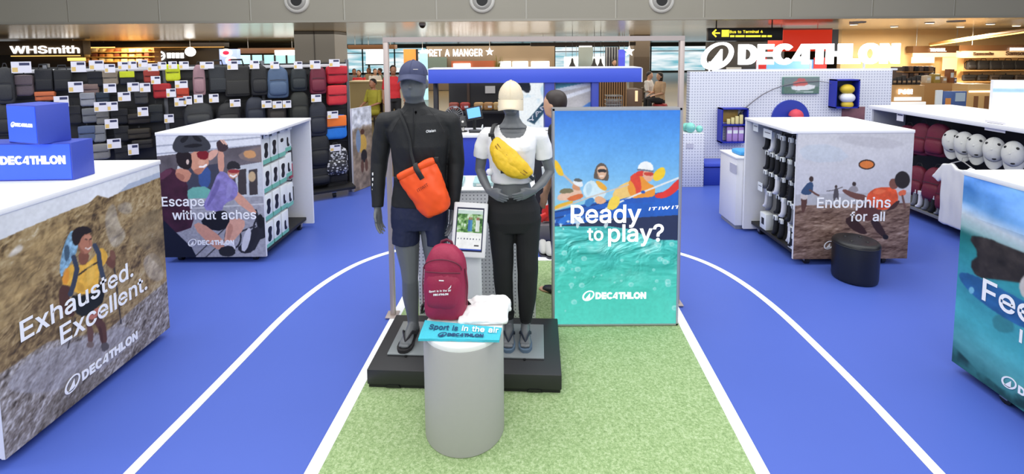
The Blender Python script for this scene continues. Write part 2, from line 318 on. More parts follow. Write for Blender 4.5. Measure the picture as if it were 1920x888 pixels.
def put_text(mb, s, A, B, up, nrm, bold=0.0, height=None, space=1.0, shear=0.0, depth=.0015, m=0, lift=.001):
    A, B, up, nrm = Vector(A), Vector(B), Vector(up).normalized(), Vector(nrm).normalized()
    vs, fs, x0, x1, y1 = text_geo(s, bold, space, shear)
    u = (B - A); L = u.length; u = u / L; k = L / max(x1 - x0, 1e-6); ky = k if height is None else height / (.73 if bold < .035 else 1.0)
    P = [A + u * ((v.x - x0) * k) + up * (v.y * ky) + nrm * lift for v in vs]
    solidify_flat(mb, [p + nrm * depth for p in P], fs, -nrm * depth, m)
def put_logo(mb, C, u, up, nrm, h, depth=.0015, m=0, lift=.001):    # tilted orbit ring with a peak inside
    C, u, up, nrm = Vector(C), Vector(u).normalized(), Vector(up).normalized(), Vector(nrm).normalized()
    n = 40; rot = math.radians(34)
    def E(a, rx, ry, ox=0, oy=0):
        x, y = rx * math.cos(a), ry * math.sin(a)
        return (ox + x * math.cos(rot) - y * math.sin(rot), oy + x * math.sin(rot) + y * math.cos(rot))
    out = [E(2 * PI * j / n, .64, .46) for j in range(n)]; inn = [E(2 * PI * j / n, .50, .335, .015, .03) for j in range(n)]
    W = lambda p: C + (u * p[0] + up * p[1]) * h + nrm * (lift + depth)
    P = [W(p) for p in out + inn]; fs = [(j, (j + 1) % n, n + (j + 1) % n, n + j) for j in range(n)]
    solidify_flat(mb, P, fs, -nrm * depth, m)
    pk = [(-.36, -.40), (-.02, .02), (.16, .26), (.16, -.33), (-.02, -.42)]
    solidify_flat(mb, [W(p) for p in pk], [tuple(range(len(pk)))], -nrm * depth, m)
def put_brand(mb, A, B, up, nrm, depth=.0015, m=0, lift=.001, logo=True):
    """the sports shop's symbol and word between A and B (left end and right end of the baseline)"""
    A, B = Vector(A), Vector(B); u = (B - A).normalized(); L = (B - A).length; h = L * .108
    a = A + u * (L * .20 if logo else 0)
    if logo: put_logo(mb, A + u * L * .085 + Vector(up).normalized() * h * .5, u, up, nrm, h * 1.5, depth, m, lift)
    put_text(mb, 'DECATHLON', a, B, up, nrm, .045, h, 1.0, 0, depth, m, lift)

# ------------------------------------------------------------------ printed pictures
def fbm(u, v, scale, seed, octv=4, sx=1.0):
    rng = np.random.RandomState(seed); out = np.zeros_like(u); amp = 1.0; tot = 0
    for o in range(octv):
        G = rng.rand(64, 64); x = u * scale * sx * 2 ** o + 7.3 * o; y = v * scale * 2 ** o + 3.1 * o
        xi = np.floor(x).astype(int); yi = np.floor(y).astype(int); fx = x - xi; fy = y - yi
        fx = fx * fx * (3 - 2 * fx); fy = fy * fy * (3 - 2 * fy)
        g = lambda a, b: G[a % 64, b % 64]
        out += amp * ((g(xi, yi) * (1 - fx) + g(xi + 1, yi) * fx) * (1 - fy) + (g(xi, yi + 1) * (1 - fx) + g(xi + 1, yi + 1) * fx) * fy)
        tot += amp; amp *= .5
    return out / tot
def relief(h, k):                         # light on the slopes of the pictured ground
    gy, gx = np.gradient(h); return np.clip(.5 + k * (gx * .8 - gy), 0, 1)
def smooth_poly(p, it=2):
    p = [np.array(q, float) for q in p]
    for _ in range(it):
        q = []
        for i in range(len(p)):
            a, b = p[i], p[(i + 1) % len(p)]; q += [a * .75 + b * .25, a * .25 + b * .75]
        p = q
    return p
class Print:
    """a printed picture: a fine grid of coloured points on a flat board"""
    def __init__(s, P0, U, Vv, nx, ny):
        s.P0, s.U, s.V = Vector(P0), Vector(U), Vector(Vv); s.nx, s.ny = nx, ny
        s.N = s.U.cross(s.V).normalized()
        a, b = np.meshgrid(np.linspace(0, 1, nx), np.linspace(0, 1, ny)); s.u = a; s.v = b
        s.W = np.array(P0)[None, None] + a[..., None] * np.array(U) + b[..., None] * np.array(Vv)
        s.x, s.y = pj(s.W.reshape(-1, 3)); s.x = s.x.reshape(ny, nx); s.y = s.y.reshape(ny, nx)
        s.mu = a * s.U.length; s.mv = b * s.V.length
        s.c = np.zeros((ny, nx, 3))
    def on(s, px, py):                     # photo position -> point on the board
        d = Vector(ray(px, py)); e = Vector(EYE); t = (s.P0 - e).dot(s.N) / d.dot(s.N); return e + d * t
    def mix(s, mask, col):
        col = np.array(col, float); s.c = s.c * (1 - mask[..., None]) + mask[..., None] * col
    def inside(s, poly):
        m = np.zeros(s.x.shape, bool); X, Y = s.x, s.y; n = len(poly)
        for i in range(n):
            x0, y0 = poly[i]; x1, y1 = poly[(i + 1) % n]
            if y0 == y1: continue
            c = (Y > y0) != (Y > y1); m ^= c & (X < (x1 - x0) * (Y - y0) / (y1 - y0) + x0)
        return m
    def blur(s, a, k=1):
        for _ in range(k):
            b = np.pad(a, 1, mode='edge'); a = (b[1:-1, :-2] + b[1:-1, 2:] + b[:-2, 1:-1] + b[2:, 1:-1] + 2 * b[1:-1, 1:-1]) / 6
        return a
    def poly(s, pts, col, soft=1, sm=2, off=(0, 0), k=1.0, a=1.0, tex=0.0, seed=1, ts=30):
        p = [(q[0] / k + off[0], q[1] / k + off[1]) for q in pts]
        if sm: p = smooth_poly(p, sm)
        mk = s.blur(s.inside(p).astype(float), soft) * a
        if tex:
            c = np.array(col, float)[None, None] * (1 + tex * (fbm(s.mu, s.mv, ts, seed)[..., None] - .5) * 2)
            s.c = s.c * (1 - mk[..., None]) + mk[..., None] * c
        else: s.mix(mk, col)
    def line(s, pts, wd, col, off=(0, 0), k=1.0, a=1.0, soft=1):
        p = [(q[0] / k + off[0], q[1] / k + off[1]) for q in pts]; d = np.full(s.x.shape, 1e9)
        for (x0, y0), (x1, y1) in zip(p[:-1], p[1:]):
            dx, dy = x1 - x0, y1 - y0; t = np.clip(((s.x - x0) * dx + (s.y - y0) * dy) / (dx * dx + dy * dy + 1e-9), 0, 1)
            d = np.minimum(d, np.hypot(s.x - x0 - t * dx, s.y - y0 - t * dy))
        s.mix(s.blur((d < wd / 2).astype(float), soft) * a, col)
    def disc(s, cx, cy, rx, ry, col, off=(0, 0), k=1.0, a=1.0, soft=1):
        cx, cy, rx, ry = cx / k + off[0], cy / k + off[1], rx / k, ry / k
        s.mix(s.blur((((s.x - cx) / rx) ** 2 + ((s.y - cy) / ry) ** 2 < 1).astype(float), soft) * a, col)
    def build(s, name, M, parent, lift=.0):
        ny, nx = s.ny, s.nx; me = bpy.data.meshes.new(name)
        s.c = s.c * (1 + .03 * (fbm(s.mu, s.mv, 13, 201, 3) - .5) + .07 * (fbm(s.mu, s.mv, 55, 202, 2) - .5))[..., None]      # print grain
        co = (s.W + np.array(s.N)[None, None] * lift).reshape(-1, 3)
        idx = np.arange(nx * ny).reshape(ny, nx)
        q = np.stack([idx[:-1, :-1], idx[:-1, 1:], idx[1:, 1:], idx[1:, :-1]], -1).reshape(-1, 4)
        me.vertices.add(len(co)); me.vertices.foreach_set('co', co.ravel())
        me.loops.add(q.size); me.loops.foreach_set('vertex_index', q.ravel().astype(np.int32))
        me.polygons.add(len(q)); me.polygons.foreach_set('loop_start', np.arange(0, q.size, 4, dtype=np.int32))
        me.update(calc_edges=True)
        at_ = me.color_attributes.new('Col', 'FLOAT_COLOR', 'POINT')
        rgba = np.ones((nx * ny, 4), np.float32); rgba[:, :3] = lin(np.clip(s.c, 0, 255)).reshape(-1, 3)
        at_.data.foreach_set('color', rgba.ravel())
        if parent: me.transform(rootmat(parent).inverted())
        return link(name, me, M, parent)
# ------------------------------------------------------------------ common materials
WHITE = mat('white_laminate', (236, 236, 238), .4)
WHITE_METAL = mat('white_metal', (226, 227, 230), .4)
GREY_METAL = mat('brushed_metal', (178, 176, 172), .35, .7)
BLACK = mat('black_plastic', (20, 20, 22), .5)
DARK = mat('dark_board', (38, 37, 38), .6)
BLUE = mat('blue_panel', (48, 74, 190), .5)
WHITE_INK = mat('white_ink', (250, 250, 250), .5)
BLACK_INK = mat('black_ink', (22, 24, 30), .5)
GLOW = mat('white_sign_glow', (255, 255, 255), .5, emit=2.6)
WARM_GLOW = mat('warm_sign_glow', (255, 236, 200), .5, emit=2.2)
SKIN = mat('skin_brown', (165, 115, 88), .55)
SKIN2 = mat('skin_light', (205, 160, 132), .55)
HAIR = mat('black_hair', (24, 20, 20), .5)
def R(px0, py0, px1, py1, Y):            # world x/z range of a frontal rectangle standing at depth Y
    a = at(px0, (py0 + py1) / 2, Y); b = at(px1, (py0 + py1) / 2, Y); t = at((px0 + px1) / 2, py0, Y); u = at((px0 + px1) / 2, py1, Y)
    return a.x, b.x, u.z, t.z
def rbox(mb, px0, py0, px1, py1, Y, d, b=0.0, m=0, z0=None):
    x0, x1, zb, zt = R(px0, py0, px1, py1, Y)
    if z0 is not None: zb = z0
    return mb.box(x0, x1, Y, Y + d, zb, zt, b, m)

# ------------------------------------------------------------------ the setting
def floor_mat():
    M = mat('blue_sport_floor', (78, 101, 188), .42, noise_amt=.1, nscale=1.5, bump=.03, bscale=300, spec=.3); return M
mb = MB(); mb.box(-9, 12, -3, 7.6, -.02, 0); struct('floor', mb, floor_mat())
def hall_floor_mat():
    M = mat('hall_floor', (112, 98, 72), .3, noise_amt=.7, nscale=.6); return M
mb = MB(); mb.box(-45, 45, -3, 47, -.06, -.021); struct('floor_hall', mb, hall_floor_mat())
# turf strip and the white track lines
def turf_mat():
    M = bpy.data.materials.new('green_turf'); M.use_nodes = True; nt = M.node_tree; b = nt.nodes['Principled BSDF']
    b.inputs['Roughness'].default_value = .9; b.inputs['Specular IOR Level'].default_value = .1
    tc = nt.nodes.new('ShaderNodeTexCoord'); vo = nt.nodes.new('ShaderNodeTexVoronoi'); vo.inputs['Scale'].default_value = 120
    n = nt.nodes.new('ShaderNodeTexNoise'); n.inputs['Scale'].default_value = 70; n.inputs['Detail'].default_value = 6; n.inputs['Roughness'].default_value = .8
    cr = nt.nodes.new('ShaderNodeValToRGB'); e = cr.color_ramp.elements
    e[0].position = .28; e[0].color = tuple(lin((98, 126, 80))) + (1,); e[1].position = .72; e[1].color = tuple(lin((204, 217, 180))) + (1,)
    k = e.new(.5); k.color = tuple(lin((154, 179, 126))) + (1,)
    for q in (vo, n): nt.links.new(tc.outputs['Object'], q.inputs['Vector'])
    mx = nt.nodes.new('ShaderNodeMix'); mx.inputs[0].default_value = .45
    nt.links.new(n.outputs['Fac'], mx.inputs[2]); nt.links.new(vo.outputs['Distance'], mx.inputs[3])
    nt.links.new(n.outputs['Fac'], cr.inputs['Fac']); nt.links.new(cr.outputs['Color'], b.inputs['Base Color'])
    bp = nt.nodes.new('ShaderNodeBump'); bp.inputs['Strength'].default_value = .5; bp.inputs['Distance'].default_value = .008
    nt.links.new(mx.outputs[0], bp.inputs['Height']); nt.links.new(bp.outputs['Normal'], b.inputs['Normal'])
    return M
LX = lambda Y: .112 + .055 * (Y - 2.13)           # centre line of the turf lane
mb = MB()
for k in range(24):
    y0, y1 = -1 + k * (5.45 / 24), -1 + (k + 1) * (5.45 / 24)
    mb.add([(LX(y0) - 1.05, y0, .006), (LX(y0) + 1.03, y0, .006), (LX(y1) + 1.03, y1, .006), (LX(y1) - 1.05, y1, .006)], [(0, 1, 2, 3)])
o = struct('floor_turf', mb, turf_mat())
LINE = mat('white_line_paint', (245, 246, 248), .5)
def stripe(name, pts, wd, z=.004):
    mb = MB(); P = [Vector((p[0], p[1], z)) for p in pts]; n = len(P); L = []; 
    for i in range(n):
        t = (P[min(i + 1, n - 1)] - P[max(i - 1, 0)]).normalized(); s = Vector((-t.y, t.x, 0)) * wd / 2; L += [P[i] + s, P[i] - s]
    fs = [(2 * i, 2 * i + 1, 2 * i + 3, 2 * i + 2) for i in range(n - 1)]
    d = Vector((0, 0, -.003)); solidify_flat(mb, L, fs, d); o = struct(name, mb, LINE); return o
stripe('trim_1', [(LX(y) - 1.08, y) for y in (-1, 1, 3, 4.5)], .068, .008)
stripe('trim_2', [(LX(y) + 1.06, y) for y in (-1, 1, 3, 4.5)], .066, .008)
stripe('trim_3', [(LX(4.48) - 1.1, 4.48), (LX(4.48) + 1.08, 4.48)], .075, .009)
def chaik(p, it=3):
    for _ in range(it):
        q = [p[0]]
        for a, b in zip(p[:-1], p[1:]):
            q += [(a[0] * .75 + b[0] * .25, a[1] * .75 + b[1] * .25), (a[0] * .25 + b[0] * .75, a[1] * .25 + b[1] * .75)]
        p = q + [p[-1]]
    return p
arc = [(-1.93, -1), (-1.87, 1.5), (-1.845, 2.14), (-1.81, 2.6), (-1.785, 3.0), (-1.755, 3.55), (-1.67, 3.99), (-1.53, 4.34), (-1.366, 4.56), (-1.19, 4.71), (-.8, 4.92), (-.3, 5.03), (.3, 5.03), (.9, 4.95), (1.4, 4.77), (1.67, 4.58),
       (1.86, 4.33), (1.98, 3.98), (2.04, 3.55), (2.045, 3.09), (2.04, 2.7), (2.02, 2.36), (2.0, 2.1), (1.95, 1.2), (1.85, -1)]
stripe('trim_4', chaik(arc, 3), .055)
# low hall ceiling of glossy metal planks behind the fascia
def ceil_mat():
    M = bpy.data.materials.new('ceiling_planks'); M.use_nodes = True; nt = M.node_tree; b = nt.nodes['Principled BSDF']
    b.inputs['Metallic'].default_value = .3; b.inputs['Roughness'].default_value = .22
    tc = nt.nodes.new('ShaderNodeTexCoord'); br = nt.nodes.new('ShaderNodeTexBrick')
    br.inputs['Scale'].default_value = 1; br.inputs['Brick Width'].default_value = 3; br.inputs['Row Height'].default_value = .6; br.inputs['Mortar Size'].default_value = .012
    br.inputs['Color1'].default_value = tuple(lin((168, 154, 130))) + (1,); br.inputs['Color2'].default_value = tuple(lin((156, 142, 118))) + (1,)
    br.inputs['Mortar'].default_value = tuple(lin((96, 88, 74))) + (1,)
    nt.links.new(tc.outputs['Object'], br.inputs['Vector']); nt.links.new(br.outputs['Color'], b.inputs['Base Color'])
    n = nt.nodes.new('ShaderNodeTexNoise'); n.inputs['Scale'].default_value = 1.3
    nt.links.new(tc.outputs['Object'], n.inputs['Vector'])
    bp = nt.nodes.new('ShaderNodeBump'); bp.inputs['Strength'].default_value = .08; bp.inputs['Distance'].default_value = .1
    nt.links.new(n.outputs['Fac'], bp.inputs['Height']); nt.links.new(bp.outputs['Normal'], b.inputs['Normal'])
    return M
CZ = 2.7
mb = MB(); mb.box(-45, 45, 10.95, 47, CZ, CZ + .05); struct('ceiling', mb, ceil_mat())
# tall fascia of wide metal panels
FY = 10.9
FASCIA = mat('fascia_panel', (150, 146, 134), .5, .0, noise_amt=.15, nscale=.7, spec=.3)
seams = [-380, -210, -40, 127, 298, 469, 645, 818, 987, 1155, 1320, 1483, 1636, 1790, 1960, 2130, 2300]
mb = MB()
for a, b in zip(seams[:-1], seams[1:]):
    xa, xb = at(a, 20, FY).x + .022, at(b, 20, FY).x - .022
    mb.box(xa, xb, FY, FY + .04, CZ + .02, 4.6, .004)
struct('wall_fascia', mb, FASCIA)
mb = MB(); mb.box(-17, 17, FY + .03, FY + .12, CZ, 4.6); struct('wall_fascia_back', mb, mat('fascia_joint', (186, 183, 172), .5))
mb = MB(); mb.box(-17, 17, FY - .02, FY + .12, CZ - .02, CZ + .03); struct('trim_5', mb, mat('fascia_edge', (150, 146, 136), .4, .5))
# far window wall and the daylight outside
WY = 44
def window_mat():
    M = bpy.data.materials.new('daylight_glass'); M.use_nodes = True; nt = M.node_tree; b = nt.nodes['Principled BSDF']
    b.inputs['Base Color'].default_value = (.1, .15, .17, 1); b.inputs['Roughness'].default_value = .1
    tc = nt.nodes.new('ShaderNodeTexCoord'); mp = nt.nodes.new('ShaderNodeMapping'); mp.inputs['Scale'].default_value = (.25, 1, 2.2)
    n = nt.nodes.new('ShaderNodeTexNoise'); n.inputs['Scale'].default_value = 1.4; n.inputs['Detail'].default_value = 5
    cr = nt.nodes.new('ShaderNodeValToRGB'); e = cr.color_ramp.elements
    e[0].position = .35; e[0].color = tuple(lin((120, 190, 205))) + (1,); e[1].position = .62; e[1].color = tuple(lin((248, 253, 255))) + (1,)
    nt.links.new(tc.outputs['Object'], mp.inputs[0]); nt.links.new(mp.outputs[0], n.inputs['Vector']); nt.links.new(n.outputs['Fac'], cr.inputs['Fac'])
    nt.links.new(cr.outputs['Color'], b.inputs['Emission Color']); b.inputs['Emission Strength'].default_value = 1.0
    return M
WM = window_mat()
px = list(range(560, 1400, 60))
for i, (a, b) in enumerate(zip(px[:-1], px[1:])):
    xa, xb = at(a, 110, WY).x, at(b, 110, WY).x
    mb = MB(); mb.box(xa + .06, xb - .06, WY, WY + .03, .15, 2.35)
    o = struct('window_%d' % (i + 1), mb, WM)
mb = MB()
for a in px: xa = at(a, 110, WY).x; mb.box(xa - .06, xa + .06, WY - .05, WY + .06, 0, 2.5)
x0, x1 = at(560, 110, WY).x, at(1380, 110, WY).x
mb.box(x0, x1, WY - .05, WY + .06, 2.35, CZ); mb.box(x0, x1, WY - .05, WY + .06, -.02, .15); mb.box(x0, x1, WY - .03, WY + .04, 1.9, 1.97)
struct('trim_6', mb, mat('window_frame', (90, 96, 98), .5))
mb = MB(); mb.box(-45, x0, WY, WY + .1, -.02, CZ); mb.box(x1, 45, WY, WY + .1, -.02, CZ); struct('wall_back', mb, mat('far_wall', (120, 98, 68), .7))
# square pillars carrying the ceiling
PILLAR = mat('pillar_grey', (104, 102, 98), .45, .2); PILLAR2 = mat('pillar_taupe', (112, 100, 86), .6)
mb = MB(); mb.box(at(552, 100, 15.6).x, at(628, 100, 15.6).x, 15.6, 16.8, -.02, CZ, .02, mt=None)
struct('column_1', mb, PILLAR)
mb = MB(); xa = at(590, 100, 15.6).x; mb.box(xa - .012, xa + .012, 15.58, 15.6, 0, CZ - .02); struct('trim_7', mb, mat('pillar_seam', (60, 58, 56), .5))
mb = MB(); mb.box(at(1188, 100, 22).x, at(1219, 100, 22).x, 22, 22.8, -.02, CZ, .02); struct('column_2', mb, PILLAR2)
# ------------------------------------------------------------------ mobile display units with printed ends
POSTER = vcol_mat('poster_print', .5)
def onx(px, py, X):                      # photo ray meets the upright plane x = X
    d = ray(px, py); t = X / d[0]; return Vector(EYE + d * t)
def caster(parent, x, y):
    mb = MB(); mb.tube([(x - .018, y, .034), (x + .018, y, .034)], .034, 18); o = obj('caster', mb, BLACK, parent, 40, True)
    f = MB(); f.box(x - .027, x - .021, y - .02, y + .025, .03, .085, .002); f.box(x + .021, x + .027, y - .02, y + .025, .03, .085, .002); f.box(x - .03, x + .03, y - .03, y + .03, .08, .088, .002)
    obj('caster_fork', f, GREY_METAL, o, 40, True); return o
def unit_top(t, x0, x1, y0, y1, z=1.235):
    mb = MB(); mb.box(x0, x1, y0, y1, z, z + .03, .004); return obj('top', mb, WHITE, t, 40, True)
def letters(parent, name, M, *calls):    # every line of print is a piece of its own
    for f, a in calls:
        mb = MB(); f(mb, *a[0], **a[1]); o = obj('brand_mark' if f is put_brand else name, mb, M, parent, None, True)
    return o
def T(s, A, B, up, n, **k): return (put_text, ((s, A, B, up, n), k))
def BR(A, B, up, n, **k): return (put_brand, ((A, B, up, n), k))
Z = Vector((0, 0, 1))

# --- hiker unit at the left edge of the lane
UX, UY0, UY1 = -2.455, 2.17, 3.285
hik = thing('display_unit', 'white mobile display unit printed with a hiker in a yellow shirt on a rocky mountain', 'display unit', (-3.0, 2.75, 0))
unit_top(hik, UX - 1.15, UX + .006, UY0 - .01, UY1 + .01)
for y in (UY0, UY1 - .02):
    mb = MB(); mb.box(UX - 1.12, UX - .02, y, y + .02, .06, 1.235); obj('side_panel', mb, WHITE, hik, None, True)
mb = MB(); mb.box(UX - .02, UX - .001, UY0, UY1, .055, 1.235); obj('end_panel', mb, WHITE, hik, None, True)
mb = MB(); mb.box(UX - 1.12, UX - .03, UY0 + .03, UY1 - .03, .10, .13); obj('bottom_shelf', mb, WHITE, hik, None, True)
for x, y in ((UX - .09, UY1 - .12), (UX - .09, UY0 + .12), (UX - 1.0, UY1 - .12), (UX - 1.0, UY0 + .12)): caster(hik, x, y)
P = Print((UX, UY0, .055), (0, UY1 - UY0, 0), (0, 0, 1.18), 330, 340)
u, v = P.mu, P.mv
n1, n2, n3 = fbm(u, v, 4, 3, 5), fbm(u + v * .6, v, 11, 5, 4), fbm(u, v, 45, 9, 3)
P.c[:] = np.array([222, 224, 228]); P.c += ((fbm(u, v, 2.2, 11, 3, .6) - .5) * 34)[..., None]
ridge = [(-80, 480), (0, 450), (46, 429), (96, 408), (142, 389), (168, 379), (182, 366), (203, 371), (230, 358), (268, 345), (300, 332), (420, 300), (420, 900), (-80, 900)]
P.poly([(-80, 480), (180, 400), (240, 345), (310, 318), (420, 300), (420, 900), (-80, 900)], (172, 182, 200), 1, 0)
mk = P.blur(P.inside(ridge).astype(float), 1)
ramp = np.array([[78, 66, 50], [128, 108, 76], [162, 140, 100], [188, 176, 156], [216, 212, 208]], float)
def rampc(t, r):
    t = np.clip(t, 0, .999) * (len(r) - 1); i = t.astype(int); f = (t - i)[..., None]; return r[i] * (1 - f) + r[i + 1] * f
hm = fbm(u + n2 * .10, v + n1 * .14, 3.2, 13, 6, .8); sl = relief(hm, 26)
mt = rampc(np.clip(sl * .62 + n1 * .28 + (n3 - .5) * .5, 0, 1), np.array([[66, 54, 40], [110, 90, 62], [158, 134, 94], [184, 164, 126], [212, 206, 200]], float))
P.c = P.c * (1 - mk[..., None]) + mt * mk[..., None]
for q, c, a in ((((195, 400), (215, 375), (222, 420), (240, 440), (215, 470), (200, 445)), (190, 188, 186), .45), (((215, 385), (245, 375), (250, 400), (228, 402)), (196, 194, 190), .4),
                (((268, 480), (295, 470), (312, 520), (290, 530), (270, 510)), (190, 184, 178), .45), (((0, 540), (70, 440), (140, 400), (110, 470), (30, 600), (-40, 640)), (176, 150, 104), .45),
                (((230, 430), (300, 380), (330, 430), (320, 520), (270, 470)), (128, 112, 84), .5), (((20, 470), (40, 455), (44, 470), (12, 485)), (200, 198, 198), .7)):
    P.poly(q, c, 5, 2, a=a, tex=.45, seed=77, ts=16)
gm = P.blur(P.inside([(-80, 760), (0, 700), (90, 640), (200, 620), (270, 560), (345, 500), (420, 480), (420, 900), (-80, 900)]).astype(float), 4) * .9
gr = rampc(np.clip(relief(fbm(u, v, 16, 21, 4), 7) * .8 + (fbm(u, v, 70, 22, 2) - .5) * .5 + .08, 0, 1), np.array([[58, 52, 48], [110, 102, 96], [146, 140, 138], [186, 182, 184], [222, 220, 224]], float))
P.c = P.c * (1 - gm[..., None]) + gr * gm[..., None]
P.poly([(0, 730), (60, 660), (150, 640), (250, 600), (240, 660), (140, 720), (70, 740)], (166, 164, 172), 3, 2, a=.55)
P.poly([(40, 860), (120, 700), (200, 690), (190, 740), (90, 840)], (84, 76, 62), 4, 2, a=.3)
k = dict(k=3.171, off=(100, 400))
P.line([(350, 230), (372, 400), (402, 655)], 2.2, (52, 48, 50), **k); P.line([(130, 620), (85, 800)], 2, (60, 56, 56), **k)
P.poly([(95, 110), (60, 190), (32, 330), (50, 390), (90, 310), (150, 210), (140, 120), (115, 100)], (128, 166, 192), 1, 1, tex=.35, ts=60, **k)
P.poly([(60, 200), (90, 180), (100, 250), (70, 300)], (70, 92, 110), 1, 1, **k)
P.poly([(35, 425), (100, 420), (95, 520), (130, 590), (110, 620), (60, 590), (32, 540)], (84, 56, 46), 1, 1, **k)
P.poly([(300, 280), (350, 245), (372, 290), (360, 330), (330, 320)], (110, 72, 58), 1, 1, **k)
P.poly([(330, 220), (360, 215), (375, 270), (345, 285)], (122, 84, 68), 1, 1, **k)
P.poly([(190, 600), (275, 545), (290, 640), (310, 650), (322, 775), (282, 780), (265, 670), (210, 640)], (92, 62, 52), 1, 1, **k)
P.poly([(200, 600), (270, 545), (275, 600), (215, 640)], (188, 118, 102), 1, 1, **k)
P.poly([(190, 630), (240, 680), (235, 770), (205, 775), (200, 700)], (104, 76, 68), 1, 1, **k)
P.poly([(280, 770), (325, 765), (335, 800), (290, 830)], (90, 84, 84), 1, 1, **k); P.poly([(200, 760), (245, 765), (235, 800), (195, 795)], (120, 104, 98), 1, 1, **k)
P.poly([(95, 480), (180, 500), (290, 395), (305, 520), (250, 565), (180, 620), (125, 590)], (34, 36, 34), 1, 1, **k)
P.poly([(150, 310), (92, 300), (36, 420), (112, 432), (125, 472), (190, 482), (262, 460), (275, 330), (315, 290), (325, 242), (285, 195), (255, 240), (210, 290)], (226, 174, 70), 1, 1, tex=.16, ts=30, **k)
P.poly([(60, 330), (95, 320), (90, 420), (50, 420)], (226, 142, 52), 1, 1, a=.7, **k)
P.line([(120, 260), (140, 330), (120, 420), (100, 480)], 9, (58, 66, 82), **k); P.line([(245, 190), (270, 240), (275, 300), (300, 400)], 9, (62, 70, 86), **k); P.line([(150, 365), (210, 320), (262, 290)], 3, (60, 50, 40), **k)
P.poly([(150, 225), (218, 232), (200, 300), (165, 310), (148, 280)], (128, 82, 64), 1, 1, **k)
P.poly([(142, 150), (178, 112), (225, 120), (232, 190), (216, 232), (175, 244), (148, 205)], (176, 118, 94), 1, 1, **k)
P.poly([(180, 130), (222, 125), (226, 150), (185, 160)], (200, 146, 120), 1, 1, a=.6, **k)
P.poly([(104, 125), (130, 85), (190, 72), (232, 98), (222, 116), (172, 128), (148, 190), (118, 190)], (40, 32, 30), 1, 1, **k)
P.poly([(146, 170), (160, 205), (190, 236), (168, 240), (148, 208)], (136, 86, 66), 1, 1, a=.7, **k); P.poly([(196, 300), (230, 280), (250, 360), (215, 440), (195, 400)], (238, 194, 96), 2, 1, a=.5, **k); P.poly([(135, 400), (180, 420), (190, 470), (140, 465)], (186, 136, 48), 2, 1, a=.5, **k); P.poly([(262, 670), (284, 668), (300, 770), (284, 772)], (66, 44, 38), 1, 1, a=.6, **k)
P.line([(188, 152), (202, 156)], 1.6, (40, 30, 28), **k); P.line([(214, 154), (226, 150)], 1.6, (40, 30, 28), **k); P.line([(190, 205), (208, 212), (222, 200)], 2.2, (240, 228, 222), **k); P.line([(212, 160), (216, 185)], 1.2, (130, 84, 66), **k)
pr = P.build('printed_panel', POSTER, hik, .001)
n = P.N; b = lambda x, y: P.on(x, y)
def par(a, c, up=Z):                      # horizontal baseline on the board through photo point a, ending under photo column of c
    A, B = b(*a), b(*c); B.z = A.z; return A, B
A1, B1 = par((38, 641), (250, 532)); A2, B2 = par((113, 646), (276, 552))
letters(pr, 'lettering', WHITE_INK, T('Exhausted.', A1, B1, Z, n, bold=.012, lift=.003), T('Excellent.', A2, B2, Z, n, bold=.012, lift=.003), BR(*par((122, 738), (258, 642)), Z, n, lift=.003))

# --- cyclists unit
CX0, CX1, CY0, CY1 = -3.345, -2.362, 4.455, 5.41
cyc = thing('display_unit', 'white mobile display unit printed with two laughing cyclists, boxed knee supports on its side', 'display unit', (-2.85, 4.93, 0))
unit_top(cyc, CX0 - .005, CX1 + .075, CY0 - .005, CY1 + .005)
mb = MB(); mb.box(CX0, CX1, CY0 + .002, CY0 + .022, .06, 1.235); obj('end_panel', mb, WHITE, cyc, None, True)
mb = MB(); mb.box(CX0, CX1 + .07, CY1 - .025, CY1, .045, 1.235); obj('end_panel', mb, WHITE, cyc, None, True)
mb = MB(); mb.box(-2.72, -2.70, CY0 + .02, CY1 - .025, .1, 1.235); obj('back_board', mb, mat('peg_board', (206, 207, 212), .5), cyc, None, True)
mb = MB(); mb.box(CX0 + .02, CX1 - .01, CY0 + .03, CY1 - .03, .09, .12); obj('base_tray', mb, DARK, cyc, None, True)
for i, z in enumerate((1.14, .98, .83, .70, .56)):
    h = MB(); h.tube([(-2.70, 5.33, z), (-2.50, 5.33, z)], .005, 8); h.tube([(-2.50, 5.33, z), (-2.495, 5.33, z + .02)], .005, 8); obj('peg_hook', h, BLACK, cyc, 40, True)
for x, y in ((CX0 + .12, CY0 + .08), (CX1 - .14, CY0 + .08), (CX0 + .12, CY1 - .1), (CX1 - .06, CY1 - .1)): caster(cyc, x, y)
P = Print((CX0, CY0, .06), (CX1 - CX0, 0, 0), (0, 0, 1.175), 300, 340); u, v = P.mu, P.mv
k = dict(k=2.866, off=(280, 200))
P.c[:] = np.array([222, 224, 230])
for y in (190, 232): P.line([(0, y + 25), (640, y - 30)], 3, (168, 172, 184), **k)
P.poly([(0, 270), (640, 200), (640, 500), (0, 520)], (98, 92, 98), 1, 0, tex=.25, ts=8, **k)
P.poly([(470, 250), (640, 200), (640, 300), (500, 290)], (126, 112, 110), 2, 1, **k); P.poly([(500, 240), (560, 230), (580, 270), (520, 280)], (222, 160, 100), 3, 1, a=.8, **k)
P.poly([(150, 320), (180, 310), (185, 500), (150, 500)], (196, 200, 204), 1, 0, **k)
P.poly([(200, 330), (400, 300), (400, 500), (200, 500)], (64, 66, 82), 1, 0, **k); P.poly([(260, 330), (330, 320), (330, 430), (270, 440)], (60, 96, 170), 3, 1, a=.7, **k)
P.poly([(200, 435), (330, 425), (330, 510), (200, 510)], (110, 176, 164), 2, 1, **k)
P.poly([(460, 320), (640, 290), (640, 500), (470, 500)], (196, 200, 206), 1, 0, **k)
for x in (475, 535): P.poly([(x, 340), (x + 45, 332), (x + 48, 470), (x + 3, 475)], (66, 60, 62), 1, 0, **k)
